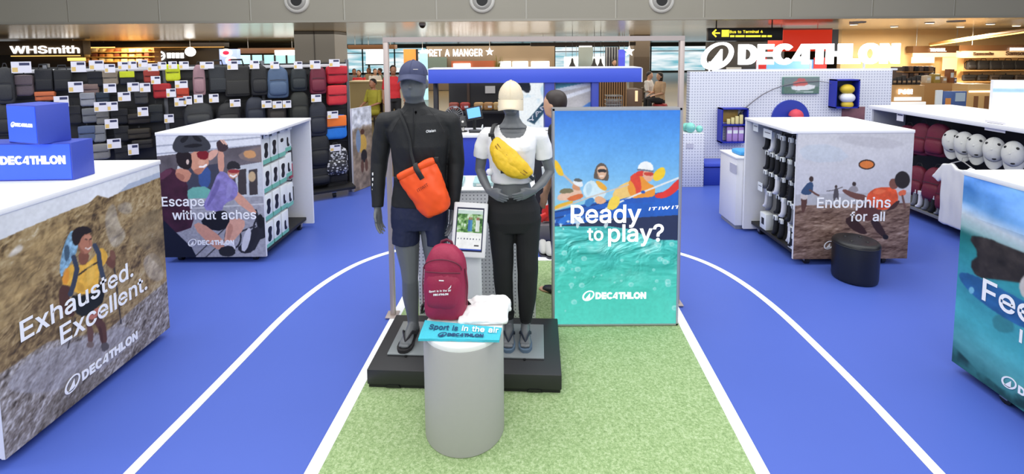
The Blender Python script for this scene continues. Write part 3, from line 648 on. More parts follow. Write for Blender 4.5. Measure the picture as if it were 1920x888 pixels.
P.disc(552, 375, 20, 28, (228, 196, 150), a=.8, soft=2, **k)
P.poly([(0, 500), (640, 480), (640, 860), (0, 860)], (160, 160, 168), 2, 0, tex=.12, ts=60, **k)
P.line([(0, 560), (640, 520)], 3, (196, 196, 200), **k); P.line([(250, 800), (420, 640)], 2, (60, 60, 64), **k); P.line([(280, 830), (430, 690)], 2, (60, 60, 64), **k)
P.poly([(500, 735), (545, 660), (590, 640), (640, 560), (640, 700), (600, 700), (560, 780), (500, 790), (470, 760)], (40, 40, 46), 2, 1, **k)
for c in ((450, 700, 60), (600, 650, 55)):
    a_ = np.linspace(0, 2 * PI, 30); P.line([(c[0] + c[2] * .7 * math.cos(t), c[1] + c[2] * math.sin(t)) for t in a_], 3, (40, 40, 44), **k)
P.line([(440, 690), (570, 640)], 3, (50, 50, 58), **k); P.line([(570, 560), (600, 680), (560, 760)], 7, (44, 44, 50), **k)
P.poly([(490, 770), (510, 680), (540, 640), (550, 690), (520, 780)], (206, 206, 212), 1, 1, **k); P.poly([(575, 590), (605, 570), (618, 640), (590, 660)], (30, 30, 34), 1, 1, **k)
# the woman behind: raised arm, lilac shirt, helmet
P.poly([(365, 235), (400, 225), (405, 350), (372, 360)], (206, 152, 132), 1, 1, **k); P.poly([(358, 195), (372, 180), (392, 178), (432, 216), (402, 244), (370, 238)], (64, 50, 54), 1, 1, **k)
P.line([(385, 180), (400, 198)], 3, (222, 176, 156), **k); P.line([(398, 180), (414, 202)], 3, (222, 176, 156), **k)
P.poly([(320, 240), (368, 226), (372, 250), (330, 292), (312, 280)], (216, 166, 148), 1, 1, **k)
P.poly([(455, 455), (480, 455), (580, 560), (566, 584), (448, 500)], (214, 158, 136), 1, 1, **k)
P.poly([(420, 600), (512, 600), (515, 650), (440, 735), (400, 735), (412, 660)], (218, 164, 142), 1, 1, **k); P.poly([(400, 720), (450, 720), (470, 770), (410, 770)], (228, 228, 232), 1, 1, **k)
P.poly([(272, 600), (400, 545), (440, 600), (400, 670), (300, 655)], (26, 26, 32), 1, 1, **k)
P.poly([(372, 345), (410, 350), (440, 385), (478, 420), (472, 490), (402, 520), (390, 565), (276, 552), (330, 450)], (134, 124, 182), 1, 1, tex=.2, ts=18, **k)
P.poly([(418, 338), (486, 335), (478, 372), (448, 390), (424, 374)], (202, 146, 122), 1, 1, **k)
P.poly([(416, 340), (420, 300), (452, 288), (488, 308), (490, 338), (452, 330)], (44, 42, 46), 1, 1, **k); P.poly([(422, 338), (486, 336), (484, 356), (426, 356)], (150, 52, 56), 1, 1, **k)
P.poly([(424, 360), (440, 388), (452, 390), (430, 372)], (160, 104, 86), 1, 1, a=.6, **k); P.poly([(340, 450), (372, 380), (384, 420), (330, 520), (300, 545)], (104, 94, 152), 2, 1, a=.7, **k); P.poly([(420, 400), (450, 420), (440, 480), (410, 500)], (158, 150, 204), 2, 1, a=.6, **k); P.poly([(425, 620), (455, 640), (432, 720), (414, 716)], (178, 122, 104), 2, 1, a=.6, **k)
P.line([(436, 368), (452, 376), (468, 366)], 3.2, (250, 244, 240), **k)
# the man in front: dark helmet, plum shirt
P.poly([(228, 640), (275, 615), (402, 712), (404, 765), (350, 765)], (210, 152, 130), 1, 1, **k); P.poly([(370, 760), (440, 740), (470, 780), (440, 806), (380, 800)], (40, 40, 44), 1, 1, **k)
P.poly([(40, 375), (110, 322), (150, 345), (208, 402), (204, 500), (250, 640), (150, 676), (60, 690)], (64, 32, 48), 1, 1, tex=.25, ts=14, **k)
P.poly([(40, 370), (108, 326), (130, 350), (60, 400)], (104, 58, 78), 2, 1, a=.8, **k)
P.poly([(60, 590), (140, 672), (256, 780), (240, 860), (60, 860)], (22, 26, 42), 1, 1, **k)
P.poly([(146, 325), (232, 345), (212, 402), (180, 404), (138, 372)], (198, 138, 114), 1, 1, **k)
P.poly([(222, 240), (318, 232), (318, 290), (322, 306), (300, 330), (272, 368), (234, 346), (212, 300)], (208, 150, 124), 1, 1, **k)
P.poly([(232, 344), (262, 330), (300, 326), (272, 368), (246, 362)], (170, 108, 88), 1, 1, a=.7, **k); P.poly([(262, 285), (300, 288), (296, 312), (266, 316)], (228, 176, 150), 1, 1, a=.6, **k); P.poly([(146, 350), (196, 372), (178, 402), (140, 374)], (150, 96, 80), 1, 1, a=.6, **k)
P.poly([(140, 236), (222, 236), (232, 316), (205, 342), (150, 318)], (34, 26, 28), 1, 1, **k); P.disc(206, 296, 8, 14, (212, 190, 180), **k)
P.poly([(252, 238), (322, 236), (314, 286), (262, 280)], (122, 30, 38), 1, 1, **k); P.line([(272, 322), (292, 322), (306, 312)], 4, (250, 242, 238), **k)
P.poly([(126, 200), (150, 155), (210, 136), (286, 150), (332, 200), (326, 236), (262, 240), (150, 250), (124, 226)], (58, 60, 66), 1, 1, **k)
for q in ([(160, 180), (200, 150), (215, 165), (180, 200)], [(225, 150), (260, 155), (290, 190), (250, 185)], [(170, 215), (240, 195), (300, 205), (240, 222)]): P.poly(q, (28, 28, 32), 1, 1, **k)
pr = P.build('printed_panel', POSTER, cyc, .001); n = P.N; b = lambda x, y: P.on(x, y)
letters(pr, 'lettering', WHITE_INK, T('Escape', *par((304, 386), (384, 386)), Z, n, bold=.015, lift=.003), T('without aches', *par((324, 411), (481, 411)), Z, n, bold=.015, lift=.003), BR(*par((354, 459), (440, 459)), Z, n, lift=.003))
CARTON = mat('white_carton', (232, 236, 234), .5); GREEN_BAND = mat('mint_band', (120, 190, 170), .5)
def support_box(kind):
    t = thing('support_box', 'x', 'packaged support', (0, 0, 0), 0, 'knee support boxes on the cyclists unit')
    mb = MB(); mb.box(-.10, 0, -.068, .068, 0, .25, .003); obj('carton', mb, CARTON, t, 40)
    mb = MB(); mb.box(-.098, .0012, -.0685, .0685, .002, .045); obj('colour_band', mb, GREEN_BAND, t)
    mb = MB(); sh = {0: [(-.03, .06), (.01, .055), (.035, .09), (.02, .13), (.04, .17), (.03, .2), (-.025, .205), (-.04, .17), (-.02, .13), (-.045, .09)], 1: [(-.02, .055), (.03, .05), (.03, .075), (.01, .085), (.012, .15), (-.022, .155), (-.026, .09)], 2: [(-.03, .15), (.03, .15), (.032, .19), (-.032, .19)]}[kind]
    sh = [tuple(q) for q in smooth_poly(sh, 1)]; mb.prism(sh, (.0004, 0, 0), (0, 1, 0), (0, 0, 1), (.0016, 0, 0)); obj('product_picture', mb, BLACK_INK, t)
    return t
protos = [support_box(i) for i in range(3)]; first = [True] * 3
rows = ['top', 'second', 'third', 'bottom']; cols = ['nearest the cyclists print', 'second from the cyclists print', 'third from the cyclists print', 'farthest from the cyclists print']
zz = (.935, .66, .385, .11); yy = (4.57, 4.73, 4.89, 5.06)
for r in range(4):
    for c in range(4):
        if (r, c) in ((3, 3),): continue
        kd = 2 if (r, c) == (0, 2) else (1 if c == 3 or (r, c) in ((2, 2), (3, 2)) else 0)
        nm = {0: 'kneecap brace', 1: 'ankle brace', 2: 'elastic strap'}[kd]
        lab = 'white and mint boxed %s, %s row, %s' % (nm, rows[r], cols[c])
        loc = (-2.375 - (.02 if c == 3 else 0), yy[c], zz[r] + (.02 if c == 3 else 0) - (.05 if (r, c) == (2, 3) else 0))
        p = protos[kd]
        if first[kd]: p.location = loc; p['label'] = lab; first[kd] = False
        else: dup(p, loc, 0, lab)
for i, y in enumerate(yy):
    t = thing('price_card', 'pale price card above the %s column of knee support boxes' % ['nearest', 'second', 'third', 'farthest'][i], 'price card', (-2.37, y, 1.195), 0, 'price cards on the cyclists unit')
    mb = MB(); mb.box(0, .002, -.05, .05, -.01, .03); obj('card', mb, CARTON, t); mb = MB(); mb.box(.0018, .003, -.02, .04, .012, .022); obj('printed_line', mb, mat('navy_ink', (40, 44, 84), .5), t)
for i, (y, z, c, nm) in enumerate(((5.22, .80, (44, 40, 44), 'black'), (5.22, .62, (172, 66, 80), 'red and black'), (5.22, .36, (40, 40, 44), 'dark'))):
    t = thing('packaged_strap', '%s packaged strap hanging on a hook by the end of the cyclists unit' % nm, 'packaged strap', (-2.44, y, z))
    mb = MB(); mb.box(-.02, 0, -.035, .035, 0, .16, .008); obj('pouch', mb, mat('strap_' + nm.replace(' ', '_'), c, .5), t, 40); mb = MB(); mb.box(-.012, -.008, -.03, .03, .155, .2); obj('header_card', mb, CARTON, t)

# --- frisbee unit on the right
BX0, BX1, BY0, BY1 = 2.597, 3.655, 4.318, 5.19
bea = thing('display_unit', 'white mobile display unit printed with a man throwing an orange frisbee on a beach', 'display unit', (3.12, 4.75, 0))
unit_top(bea, BX0 - .06, BX1 + .006, BY0 - .005, BY1 + .005)
mb = MB(); mb.box(BX0, BX1, BY0 + .002, BY0 + .022, .06, 1.235); obj('end_panel', mb, WHITE, bea, None, True)
mb = MB(); mb.box(BX0 - .055, BX1, BY1 - .03, BY1, .03, 1.235); obj('end_panel', mb, WHITE, bea, None, True)
mb = MB(); mb.box(2.93, 2.95, BY0 + .02, BY1 - .03, .1, 1.235); obj('back_board', mb, DARK, bea, None, True)
mb = MB(); mb.box(BX0 + .03, BX1 - .02, BY0 + .03, BY1 - .03, .09, .12); obj('base_tray', mb, DARK, bea, None, True)
for x, y in ((BX0 + .15, BY0 + .05), (BX1 - .2, BY0 + .05), (BX0 + .1, BY1 - .1), (BX1 - .15, BY1 - .1)): caster(bea, x, y)
P = Print((BX0, BY0, .06), (BX1 - BX0, 0, 0), (0, 0, 1.175), 320, 340); u, v = P.mu, P.mv; k = dict(k=2.4675, off=(1340, 200))
g = np.clip((P.y - 250) / 120, 0, 1)[..., None]
P.c = np.array([204, 203, 206]) * (1 - g) + np.array([190, 190, 198]) * g; P.c += ((fbm(u, v, 2.4, 31, 4, .5) - .5) * 40)[..., None]
P.poly([(560, 130), (760, 140), (900, 170), (800, 200), (600, 170)], (178, 176, 182), 6, 1, a=.5, **k); P.poly([(380, 180), (560, 170), (640, 250), (420, 260)], (190, 200, 210), 6, 1, a=.6, **k)
sea = P.inside([(1400, 366), (1800, 358), (1800, 380), (1400, 388)]).astype(float); P.mix(P.blur(sea, 1) * .6, (166, 166, 170))
sm_ = P.blur(P.inside([(1400, 387), (1800, 378), (1800, 560), (1400, 560)]).astype(float), 1)
sand = rampc(np.clip(relief(fbm(u, v, 15, 41, 4, .4), 8) * .85 + (fbm(u, v, 60, 42, 2, .5) - .5) * .4 + .03, 0, 1), np.array([[74, 52, 44], [116, 92, 80], [150, 124, 110], [186, 162, 148]], float))
P.c = P.c * (1 - sm_[..., None]) + sand * sm_[..., None]
P.poly([(398, 405), (425, 405), (428, 450), (412, 490), (402, 490)], (90, 62, 56), 1, 1, **k); P.poly([(396, 402), (430, 402), (428, 430), (398, 428)], (200, 192, 188), 1, 1, **k)
P.poly([(398, 402), (402, 385), (436, 345), (458, 352), (452, 400), (428, 410)], (58, 80, 112), 1, 1, **k); P.line([(440, 385), (462, 400), (480, 410)], 3.5, (104, 72, 64), **k); P.disc(447, 334, 10, 13, (66, 52, 50), **k)
P.poly([(550, 395), (556, 375), (568, 375), (574, 395), (572, 435), (564, 415), (552, 438), (548, 430)], (84, 80, 84), 1, 1, **k); P.disc(561, 369, 6, 7, (70, 60, 58), **k); P.line([(518, 390), (550, 386), (590, 372)], 1.5, (90, 84, 84), **k)
P.poly([(610, 395), (630, 366), (658, 366), (668, 395)], (150, 146, 150), 1, 1, **k); P.disc(645, 357, 9, 10, (64, 54, 52), **k)
P.poly([(598, 522), (636, 500), (712, 582), (686, 592), (630, 566)], (62, 42, 40), 1, 1, **k); P.poly([(716, 520), (752, 515), (800, 598), (780, 606), (740, 570)], (58, 42, 42), 1, 1, **k); P.poly([(775, 590), (802, 592), (804, 612), (780, 614)], (34, 32, 36), 1, 1, **k)
P.poly([(640, 500), (700, 430), (780, 450), (760, 520), (690, 530)], (96, 62, 58), 1, 1, **k)
P.poly([(700, 425), (712, 396), (750, 372), (836, 372), (852, 425), (834, 462), (770, 482), (716, 452)], (226, 92, 56), 1, 1, tex=.16, ts=20, **k)
P.poly([(730, 440), (780, 455), (820, 440), (770, 478), (726, 456)], (176, 60, 36), 1, 1, a=.7, **k); P.poly([(724, 392), (770, 378), (800, 390), (750, 410)], (240, 126, 84), 2, 1, a=.6, **k)
P.poly([(848, 392), (884, 380), (886, 408), (852, 414)], (220, 108, 76), 1, 1, **k); P.poly([(832, 440), (862, 430), (836, 470), (800, 480), (786, 492)], (72, 50, 48), 1, 1, **k); P.line([(868, 412), (880, 465)], 4, (112, 80, 72), **k)
P.poly([(588, 392), (596, 378), (640, 396), (706, 410), (700, 436), (640, 425)], (112, 76, 68), 1, 1, **k)
P.poly([(806, 350), (818, 330), (846, 336), (850, 372), (826, 384), (808, 370)], (124, 82, 70), 1, 1, **k); P.disc(868, 338, 35, 40, (46, 42, 42), soft=2, **k)
P.disc(703, 267, 38, 23, (62, 44, 36), **k); P.disc(703, 267, 32, 17.5, (216, 124, 62), **k)
pr = P.build('printed_panel', POSTER, bea, .001); n = P.N; b = lambda x, y: P.on(x, y)
letters(pr, 'lettering', WHITE_INK, T('Endorphins', *par((1531, 389), (1669, 389)), Z, n, bold=.015, lift=.003), T('for all', *par((1593, 414), (1658, 414)), Z, n, bold=.015, lift=.003), BR(*par((1545, 464), (1642, 464)), Z, n, lift=.003))
# socks and small sports goods on its open side
SOCKB = mat('black_sock', (24, 25, 28), .8); SOCKG = mat('grey_sock', (120, 122, 126), .8); SOCKW = mat('white_sock', (226, 226, 228), .8)
def sock_pack(M, nm):
    t = thing('sock_pack', 'x', 'packed socks', (0, 0, 0), 0, 'sock packs on the frisbee unit')
    a = MB(); a.tube([(0, 0, .19), (0, 0, .10), (-.004, 0, .05), (-.01, .012, .015), (-.01, .045, .005)], [(.028, .02)] * 3 + [(.026, .02), (.018, .015)], 12); obj('sock', a, M, t, 60)
    c = MB(); c.box(-.024, .004, -.024, .024, .155, .20, .003); obj('paper_band', c, CARTON, t, 40)
    h = MB(); h.tube([(.0, 0, .2), (.0, 0, .222), (.26, 0, .222)], .003, 6); obj('peg_hook', h, GREY_METAL, t, 40); return t
sp = [sock_pack(SOCKB, 'black'), sock_pack(SOCKG, 'grey'), sock_pack(SOCKW, 'white')]; used = [0, 0, 0]
rowz = (.96, .75, .545, .345, .13); rown = ['top', 'second', 'middle', 'fourth', 'bottom']
cn = ['nearest the beach print', 'second from the beach print', 'third from the beach print', 'fourth from the beach print', 'fifth from the beach print', 'at the far end']
rs = random.Random(3)
for r in range(5):
    for c in range(6):
        kd = rs.choice((0, 0, 0, 0, 1, 2)); y = 4.42 + c * .105
        if r == 4 and c > 3: continue
        nm = ['black', 'grey', 'white'][kd]; lab = '%s sock pack hanging in the %s row, %s' % (nm, rown[r], cn[c])
        loc = (2.66 + rs.uniform(-.012, .03), y, rowz[r]); rz = rs.uniform(-.2, .2)
        if not used[kd]: sp[kd].location = loc; sp[kd].rotation_euler.z = rz; sp[kd]['label'] = lab; used[kd] = 1
        else: dup(sp[kd], loc, rz, lab)
for i, (y, z, nm) in enumerate(((4.93, .12, 'white carton with a dark window in the bottom row of the frisbee unit'), (4.41, .10, 'pale blister pack at the foot of the frisbee print'))):
    t = thing('sports_carton', nm, 'carton', (2.66, y, z)); mb = MB(); mb.box(-.03, .06, -.06, .06, 0, .17, .006); obj('carton', mb, CARTON, t, 40)
    w_ = MB(); w_.box(-.0315, -.029, -.025, .025, .05, .12, .0005); obj('window', w_, BLACK, t, 40)
for i, (y, z, d) in enumerate(((5.08, 1.13, .1), (4.84, 1.10, .16), (4.95, .52, .09))):
    t = thing('shelf_card', ['small price sheet at the top far end of the sock wall', 'wide price sheet above the top row of socks', 'tilted price sheet by the fourth row of socks'][i], 'price card', (2.60, y, z), 0, 'price sheets on the frisbee unit')
    mb = MB(); mb.box(0, .003, -d / 2, d / 2, 0, .09); obj('card', mb, CARTON, t); mb = MB(); mb.box(-.001, .0005, -d / 3, d / 3, .05, .06); obj('printed_line', mb, mat('grey_ink', (120, 120, 130), .5), t)

# --- underwater unit at the right edge
WX, WY0, WY1 = 2.735, 1.70, 2.855
und = thing('display_unit', 'white mobile display unit printed with a swimmer under turquoise water', 'display unit', (3.3, 2.28, 0))
unit_top(und, WX - .006, WX + 1.1, WY0 - .01, WY1 + .01)
mb = MB(); mb.box(WX + .001, WX + .02, WY0, WY1, .055, 1.235); obj('end_panel', mb, WHITE, und, None, True)
for y in (WY0, WY1 - .02):
    mb = MB(); mb.box(WX + .02, WX + 1.08, y, y + .02, .06, 1.235); obj('side_panel', mb, WHITE, und, None, True)
mb = MB(); mb.box(WX + .03, WX + 1.08, WY0 + .03, WY1 - .03, .10, .13); obj('bottom_shelf', mb, DARK, und, None, True)
for x, y in ((WX + .05, 2.56), (WX + .05, WY0 + .12), (WX + .95, WY1 - .2), (WX + .95, WY0 + .12)): caster(und, x, y)
P = Print((WX, WY1, .055), (0, WY0 - WY1, 0), (0, 0, 1.18), 320, 330); u, v = P.mu, P.mv; k = dict(k=1.8125, off=(1760, 300))
t_ = np.clip(1 - v / 1.18, 0, 1)[..., None]
stops = [(0, (46, 104, 182)), (.13, (96, 150, 208)), (.2, (196, 206, 214)), (.26, (150, 182, 184)), (.30, (26, 98, 98)), (.36, (48, 140, 146)), (.5, (62, 150, 170)), (.7, (78, 176, 186)), (.86, (92, 168, 172)), (1, (40, 92, 92))]
tt = np.clip(t_[..., 0] - (u * .09) + (fbm(u, v, 3, 51, 3, .5) - .5) * .04, 0, 1); P.c = np.stack([np.interp(tt, [s[0] for s in stops], [s[1][i] for s in stops]) for i in range(3)], -1)
P.c += ((fbm(u, v, 8, 52, 4, .5) - .5) * 46 * (t_[..., 0] > .3))[..., None] * np.array([.6, 1, 1])
P.c += (np.clip(fbm(u, v, 5, 53, 3, .6) - .55, 0, 1) * 300 * (t_[..., 0] < .2))[..., None]
dk = P.blur(P.inside([(1780, 640), (1830, 690), (1880, 730), (1980, 760), (2200, 800), (2200, 900), (1780, 700)]).astype(float), 4) * np.clip(fbm(u, v, 14, 54, 3) * 2.2 - .5, 0, 1); P.mix(dk * .85, (28, 56, 58))
P.poly([(180, 530), (230, 520), (260, 560), (250, 590), (190, 580)], (52, 112, 118), 3, 1, a=.6, **k)
P.poly([(98, 255), (160, 262), (230, 290), (330, 330), (420, 420), (420, 520), (300, 420), (200, 405), (130, 400), (104, 350), (140, 320)], (52, 46, 44), 3, 1, tex=.4, ts=20, **k)
P.poly([(64, 380), (110, 385), (200, 430), (330, 500), (420, 560), (420, 620), (260, 560), (140, 480), (80, 420)], (44, 96, 150), 2, 1, tex=.2, ts=12, **k); P.disc(112, 442, 9, 12, (120, 186, 214), **k)
P.poly([(270, 420), (300, 380), (330, 420), (320, 470), (285, 470)], (196, 190, 186), 2, 1, **k)
pr = P.build('printed_panel', POSTER, und, .001); n = P.N
pz = lambda px, py: P.on(px, py)
a = pz(1842, 560); c1 = Vector((a.x, a.y - .32, a.z)); a2 = pz(1912, 640); g2 = pz(1880, 716)
letters(pr, 'lettering', WHITE_INK, T('Feel', a, c1, Z, n, bold=.015, lift=.003), T('l', a2, a2 + Vector((0, -.014, 0)), Z, n, height=.10, lift=.003), BR(g2, g2 + Vector((0, -.42, 0)), Z, n, lift=.003))
# ------------------------------------------------------------------ centre: frame, light box, platform, plinth, kiosk
def peg_mat(name, col, sp, r, hole=(120, 122, 130), axes='XZ'):
    M = bpy.data.materials.new(name); M.use_nodes = True; MATS[name] = M; nt = M.node_tree; b = nt.nodes['Principled BSDF']; b.inputs['Roughness'].default_value = .5
    tc = nt.nodes.new('ShaderNodeTexCoord'); sx = nt.nodes.new('ShaderNodeSeparateXYZ'); nt.links.new(tc.outputs['Object'], sx.inputs[0])
    def mth(op, a, b_=None):
        q = nt.nodes.new('ShaderNodeMath'); q.operation = op
        for i, x in enumerate((a, b_)):
            if x is None: continue
            if isinstance(x, (int, float)): q.inputs[i].default_value = x
            else: nt.links.new(x, q.inputs[i])
        return q.outputs[0]
    sq = []
    for ax in axes:
        f = mth('SUBTRACT', mth('FRACT', mth('ADD', mth('DIVIDE', sx.outputs[ax], sp), 100.0)), .5); sq.append(mth('MULTIPLY', f, f))
    msk = mth('LESS_THAN', mth('ADD', *sq), (r / sp) ** 2)
    mx = nt.nodes.new('ShaderNodeMix'); mx.data_type = 'RGBA'; mx.inputs[6].default_value = tuple(lin(col)) + (1,); mx.inputs[7].default_value = tuple(lin(hole)) + (1,)
    nt.links.new(msk, mx.inputs[0]); nt.links.new(mx.outputs[2], b.inputs['Base Color']); return M
PEG = peg_mat('peg_holes_fine', (226, 226, 230), .027, .0048)
PEGW = peg_mat('peg_holes_wall', (222, 224, 232), .042, .0105, (172, 176, 192))

t = thing('metal_frame', 'slim pale metal goal-shaped frame standing over the two mannequins', 'frame', (.18, 3.507, 0))
FR = mat('frame_metal', (186, 172, 166), .4, .3)
for x, y in ((-.915, 3.507), (1.288, 3.65)):
    mb = MB(); mb.box(x - .018, x + .018, y - .018, y + .018, .012, 2.0715, .003); obj('post', mb, FR, t, 40, True)
    mb = MB(); mb.box(x - .05, x + .04, y - .05, y + .05, .007, .016, .002); obj('foot_plate', mb, FR, t, 40, True)
d_ = Vector((1.288 + .915, .143, 0)); mb = MB(); mb.prism([(-.018, 0), (d_.length + .018, 0), (d_.length + .018, .036), (-.018, .036)], Vector((-.915, 3.489, 2.072)), d_.normalized(), (0, 0, 1), (0, .036, 0)); obj('crossbar', mb, FR, t, 40, True)

# big light box with kayakers
LBX0, LBX1, LBY, LBZ = .284, 1.192, 3.345, 1.596
lb = thing('light_box', 'tall lit advertising box with kayakers over turquoise water asking Ready to play?', 'light box', (.74, LBY + .05, 0))
mb = MB(); mb.box(LBX0, LBX1, LBY + .004, LBY + .11, .012, LBZ, .003); obj('casing', mb, mat('lightbox_casing', (150, 152, 156), .4, .6), lb, 40, True)
mb = MB()
for a in ((LBX0, LBX1, .012, .022), (LBX0, LBX1, LBZ - .014, LBZ), (LBX0, LBX0 + .014, .012, LBZ), (LBX1 - .014, LBX1, .012, LBZ)): mb.box(a[0], a[1], LBY - .006, LBY + .006, a[2], a[3])
obj('frame_rim', mb, mat('rim_metal', (176, 178, 184), .4, .5), lb, None, True)
P = Print((LBX0 + .014, LBY, .022), (LBX1 - LBX0 - .028, 0, 0), (0, 0, LBZ - .036), 300, 500); u, v = P.mu, P.mv
yy_ = [180, 205, 260, 330, 372, 420, 470, 520, 560, 620]
cc_ = [(46, 120, 226), (56, 132, 232), (86, 160, 240), (120, 186, 240), (150, 204, 238), (74, 186, 190), (66, 190, 184), (70, 200, 186), (76, 206, 190), (84, 212, 196)]
P.c = np.stack([np.interp(P.y, yy_, [c[i] for c in cc_]) for i in range(3)], -1)
P.c += ((fbm(u, v, 3, 61, 3) - .5) * 14)[..., None]
kb = dict(k=3.414, off=(1020, 380)); ka = dict(k=4.036, off=(1020, 180))
wt = np.clip((P.y - 421) / 8, 0, 1)
foam = np.clip((fbm(u, v, 9, 62, 4, .8) - .5) * 5, 0, 1) * wt * np.clip((540 - P.y) / 60, 0, 1)
P.mix(foam * .4, (200, 244, 244)); rl = relief(fbm(u + .3 * fbm(u, v, 6, 64, 2), v, 11, 65, 4, .7), 9); P.c += ((rl - .5) * 120 * wt * np.clip((560 - P.y) / 90, 0, 1))[..., None] * np.array([.9, 1, 1]); P.mix(np.clip((.42 - fbm(u, v, 8, 63, 4, .7)) * 5, 0, 1) * wt * np.clip((520 - P.y) / 60, 0, 1) * .5, (34, 150, 158))
rb = random.Random(5)
for i in range(46):
    x, y = rb.uniform(1048, 1265), rb.uniform(455, 560) if i < 34 else rb.uniform(500, 590)
    if 1088 < x < 1215 and y > 535: continue
    r = rb.uniform(1.5, 5); P.disc(x, y, r * 1.15, r, (190, 240, 240), a=.55); P.disc(x + r * .2, y + r * .2, r * .65, r * .55, (90, 206, 200), a=.6)
# boat, paddles, kayakers
P.poly([(40, 150), (70, 60), (400, 0), (880, -50), (900, 240), (700, 235), (560, 170), (420, 150), (200, 150)], (34, 46, 84), 1, 0, **kb)
P.poly([(40, 150), (40, 60), (200, 20), (420, -20), (900, -90), (900, 75), (640, 92), (420, 100), (240, 130)], (30, 92, 190), 1, 0, tex=.16, ts=8, **kb)
for y in (20, 60, 100): P.line([(60, y + 40), (420, y - 26)], 2.5, (26, 60, 130), **kb)
P.poly([(80, 120), (170, 60), (200, 80), (110, 150)], (44, 116, 214), 1, 1, **kb); P.poly([(60, 20), (190, -20), (180, 10), (70, 50)], (226, 178, 60), 1, 1, **kb)
P.line([(85, 490), (130, 580), (250, 690)], 4, (200, 190, 180), **ka); P.poly([(80, 480), (110, 500), (150, 580), (140, 610), (100, 590), (78, 530)], (240, 196, 50), 1, 1, **ka)
P.poly([(95, 790), (110, 740), (200, 710), (280, 700), (290, 760), (180, 790)], (226, 190, 170), 1, 1, **ka); P.poly([(110, 740), (130, 700), (210, 695), (230, 730)], (120, 116, 90), 1, 1, **ka)
P.poly([(165, 770), (290, 730), (300, 770), (200, 800)], (214, 110, 62), 1, 1, **ka); P.poly([(205, 700), (230, 650), (275, 690), (270, 720)], (208, 150, 116), 1, 1, **ka); P.poly([(215, 660), (230, 625), (285, 640), (300, 680), (270, 690)], (228, 236, 246), 1, 1, **ka)
P.poly([(215, 640), (250, 615), (300, 640), (270, 650)], (90, 96, 100), 1, 1, **ka)
P.poly([(290, 730), (310, 660), (370, 630), (410, 680), (480, 720), (440, 790), (330, 780)], (206, 232, 248), 1, 1, **ka)
P.poly([(385, 640), (420, 640), (480, 690), (470, 720), (420, 700)], (232, 172, 60), 1, 1, **ka); P.poly([(380, 770), (420, 750), (480, 790), (440, 820), (390, 810)], (228, 176, 140), 1, 1, **ka)
P.poly([(372, 620), (390, 540), (420, 505), (460, 510), (488, 560), (490, 640), (465, 640), (400, 630)], (96, 84, 76), 1, 1, **ka); P.poly([(398, 570), (410, 530), (470, 530), (474, 590), (450, 630), (420, 625)], (222, 182, 156), 1, 1, **ka)
P.poly([(405, 552), (472, 552), (470, 580), (440, 574), (410, 580)], (44, 42, 46), 1, 1, **ka); P.poly([(400, 590), (418, 622), (440, 630), (412, 628)], (186, 140, 116), 1, 1, a=.7, **ka); P.poly([(310, 680), (350, 650), (370, 700), (330, 770)], (168, 206, 232), 2, 1, a=.7, **ka); P.poly([(700, 640), (740, 660), (730, 740), (690, 730)], (238, 186, 70), 2, 1, a=.6, **ka); P.poly([(560, 720), (620, 690), (650, 720), (590, 760)], (214, 166, 92), 2, 1, a=.7, **ka)
P.line([(425, 604), (450, 604)], 2, (250, 244, 240), **ka)
P.poly([(300, 800), (360, 760), (390, 790), (330, 850)], (60, 130, 200), 1, 1, **ka)
P.poly([(820, 600), (850, 560), (900, 530), (920, 560), (912, 610), (870, 640), (830, 640)], (242, 206, 44), 1, 1, **ka)
P.poly([(520, 720), (600, 660), (660, 640), (700, 690), (690, 750), (580, 780), (520, 800)], (236, 200, 120), 1, 1, **ka); P.poly([(630, 660), (690, 590), (760, 610), (790, 660), (840, 680), (840, 770), (690, 785), (640, 740)], (232, 150, 50), 1, 1, **ka)
P.poly([(640, 620), (700, 570), (730, 620), (740, 720), (700, 760), (690, 680)], (222, 70, 50), 1, 1, **ka); P.poly([(690, 600), (700, 570), (760, 560), (760, 610)], (216, 60, 46), 1, 1, **ka)
P.poly([(745, 590), (760, 560), (825, 570), (830, 620), (800, 650), (765, 640)], (230, 176, 150), 1, 1, **ka); P.poly([(752, 575), (830, 575), (826, 606), (760, 600)], (196, 66, 50), 1, 1, **ka)
P.poly([(705, 560), (720, 510), (770, 490), (820, 510), (832, 560), (800, 570), (740, 560)], (240, 244, 250), 1, 1, **ka); P.line([(710, 556), (760, 560), (825, 570)], 3, (110, 120, 140), **ka)
P.poly([(840, 740), (920, 720), (1000, 640), (1035, 620), (1040, 680), (980, 740), (910, 775), (840, 770)], (224, 54, 46), 1, 1, **ka)
P.line([(90, 860), (330, 770), (640, 670)], 2.4, (206, 196, 190), **ka); P.line([(470, 850), (700, 745), (1040, 610)], 3.2, (226, 230, 236), **ka); P.disc(750, 726, 16, 12, (40, 90, 190), **ka)
P.poly([(470, 860), (500, 770), (560, 750), (580, 800), (540, 860)], (244, 212, 80), 1, 1, **ka); P.poly([(600, 780), (840, 760), (840, 800), (620, 815)], (34, 90, 190), 1, 0, **ka)
sp_m = np.clip((fbm(u, v, 30, 66, 2) - .62) * 9, 0, 1) * P.blur(P.inside([(1040, 400), (1160, 395), (1160, 430), (1040, 430)]).astype(float), 3); P.mix(sp_m * .8, (230, 246, 250))
pr = P.build('lit_print', vcol_mat('lit_print', .3, 1.0), lb, 0); n = P.N; b = lambda x, y: P.on(x, y)
LITINK = mat('lit_white_ink', (255, 255, 255), .5, emit=1.05)
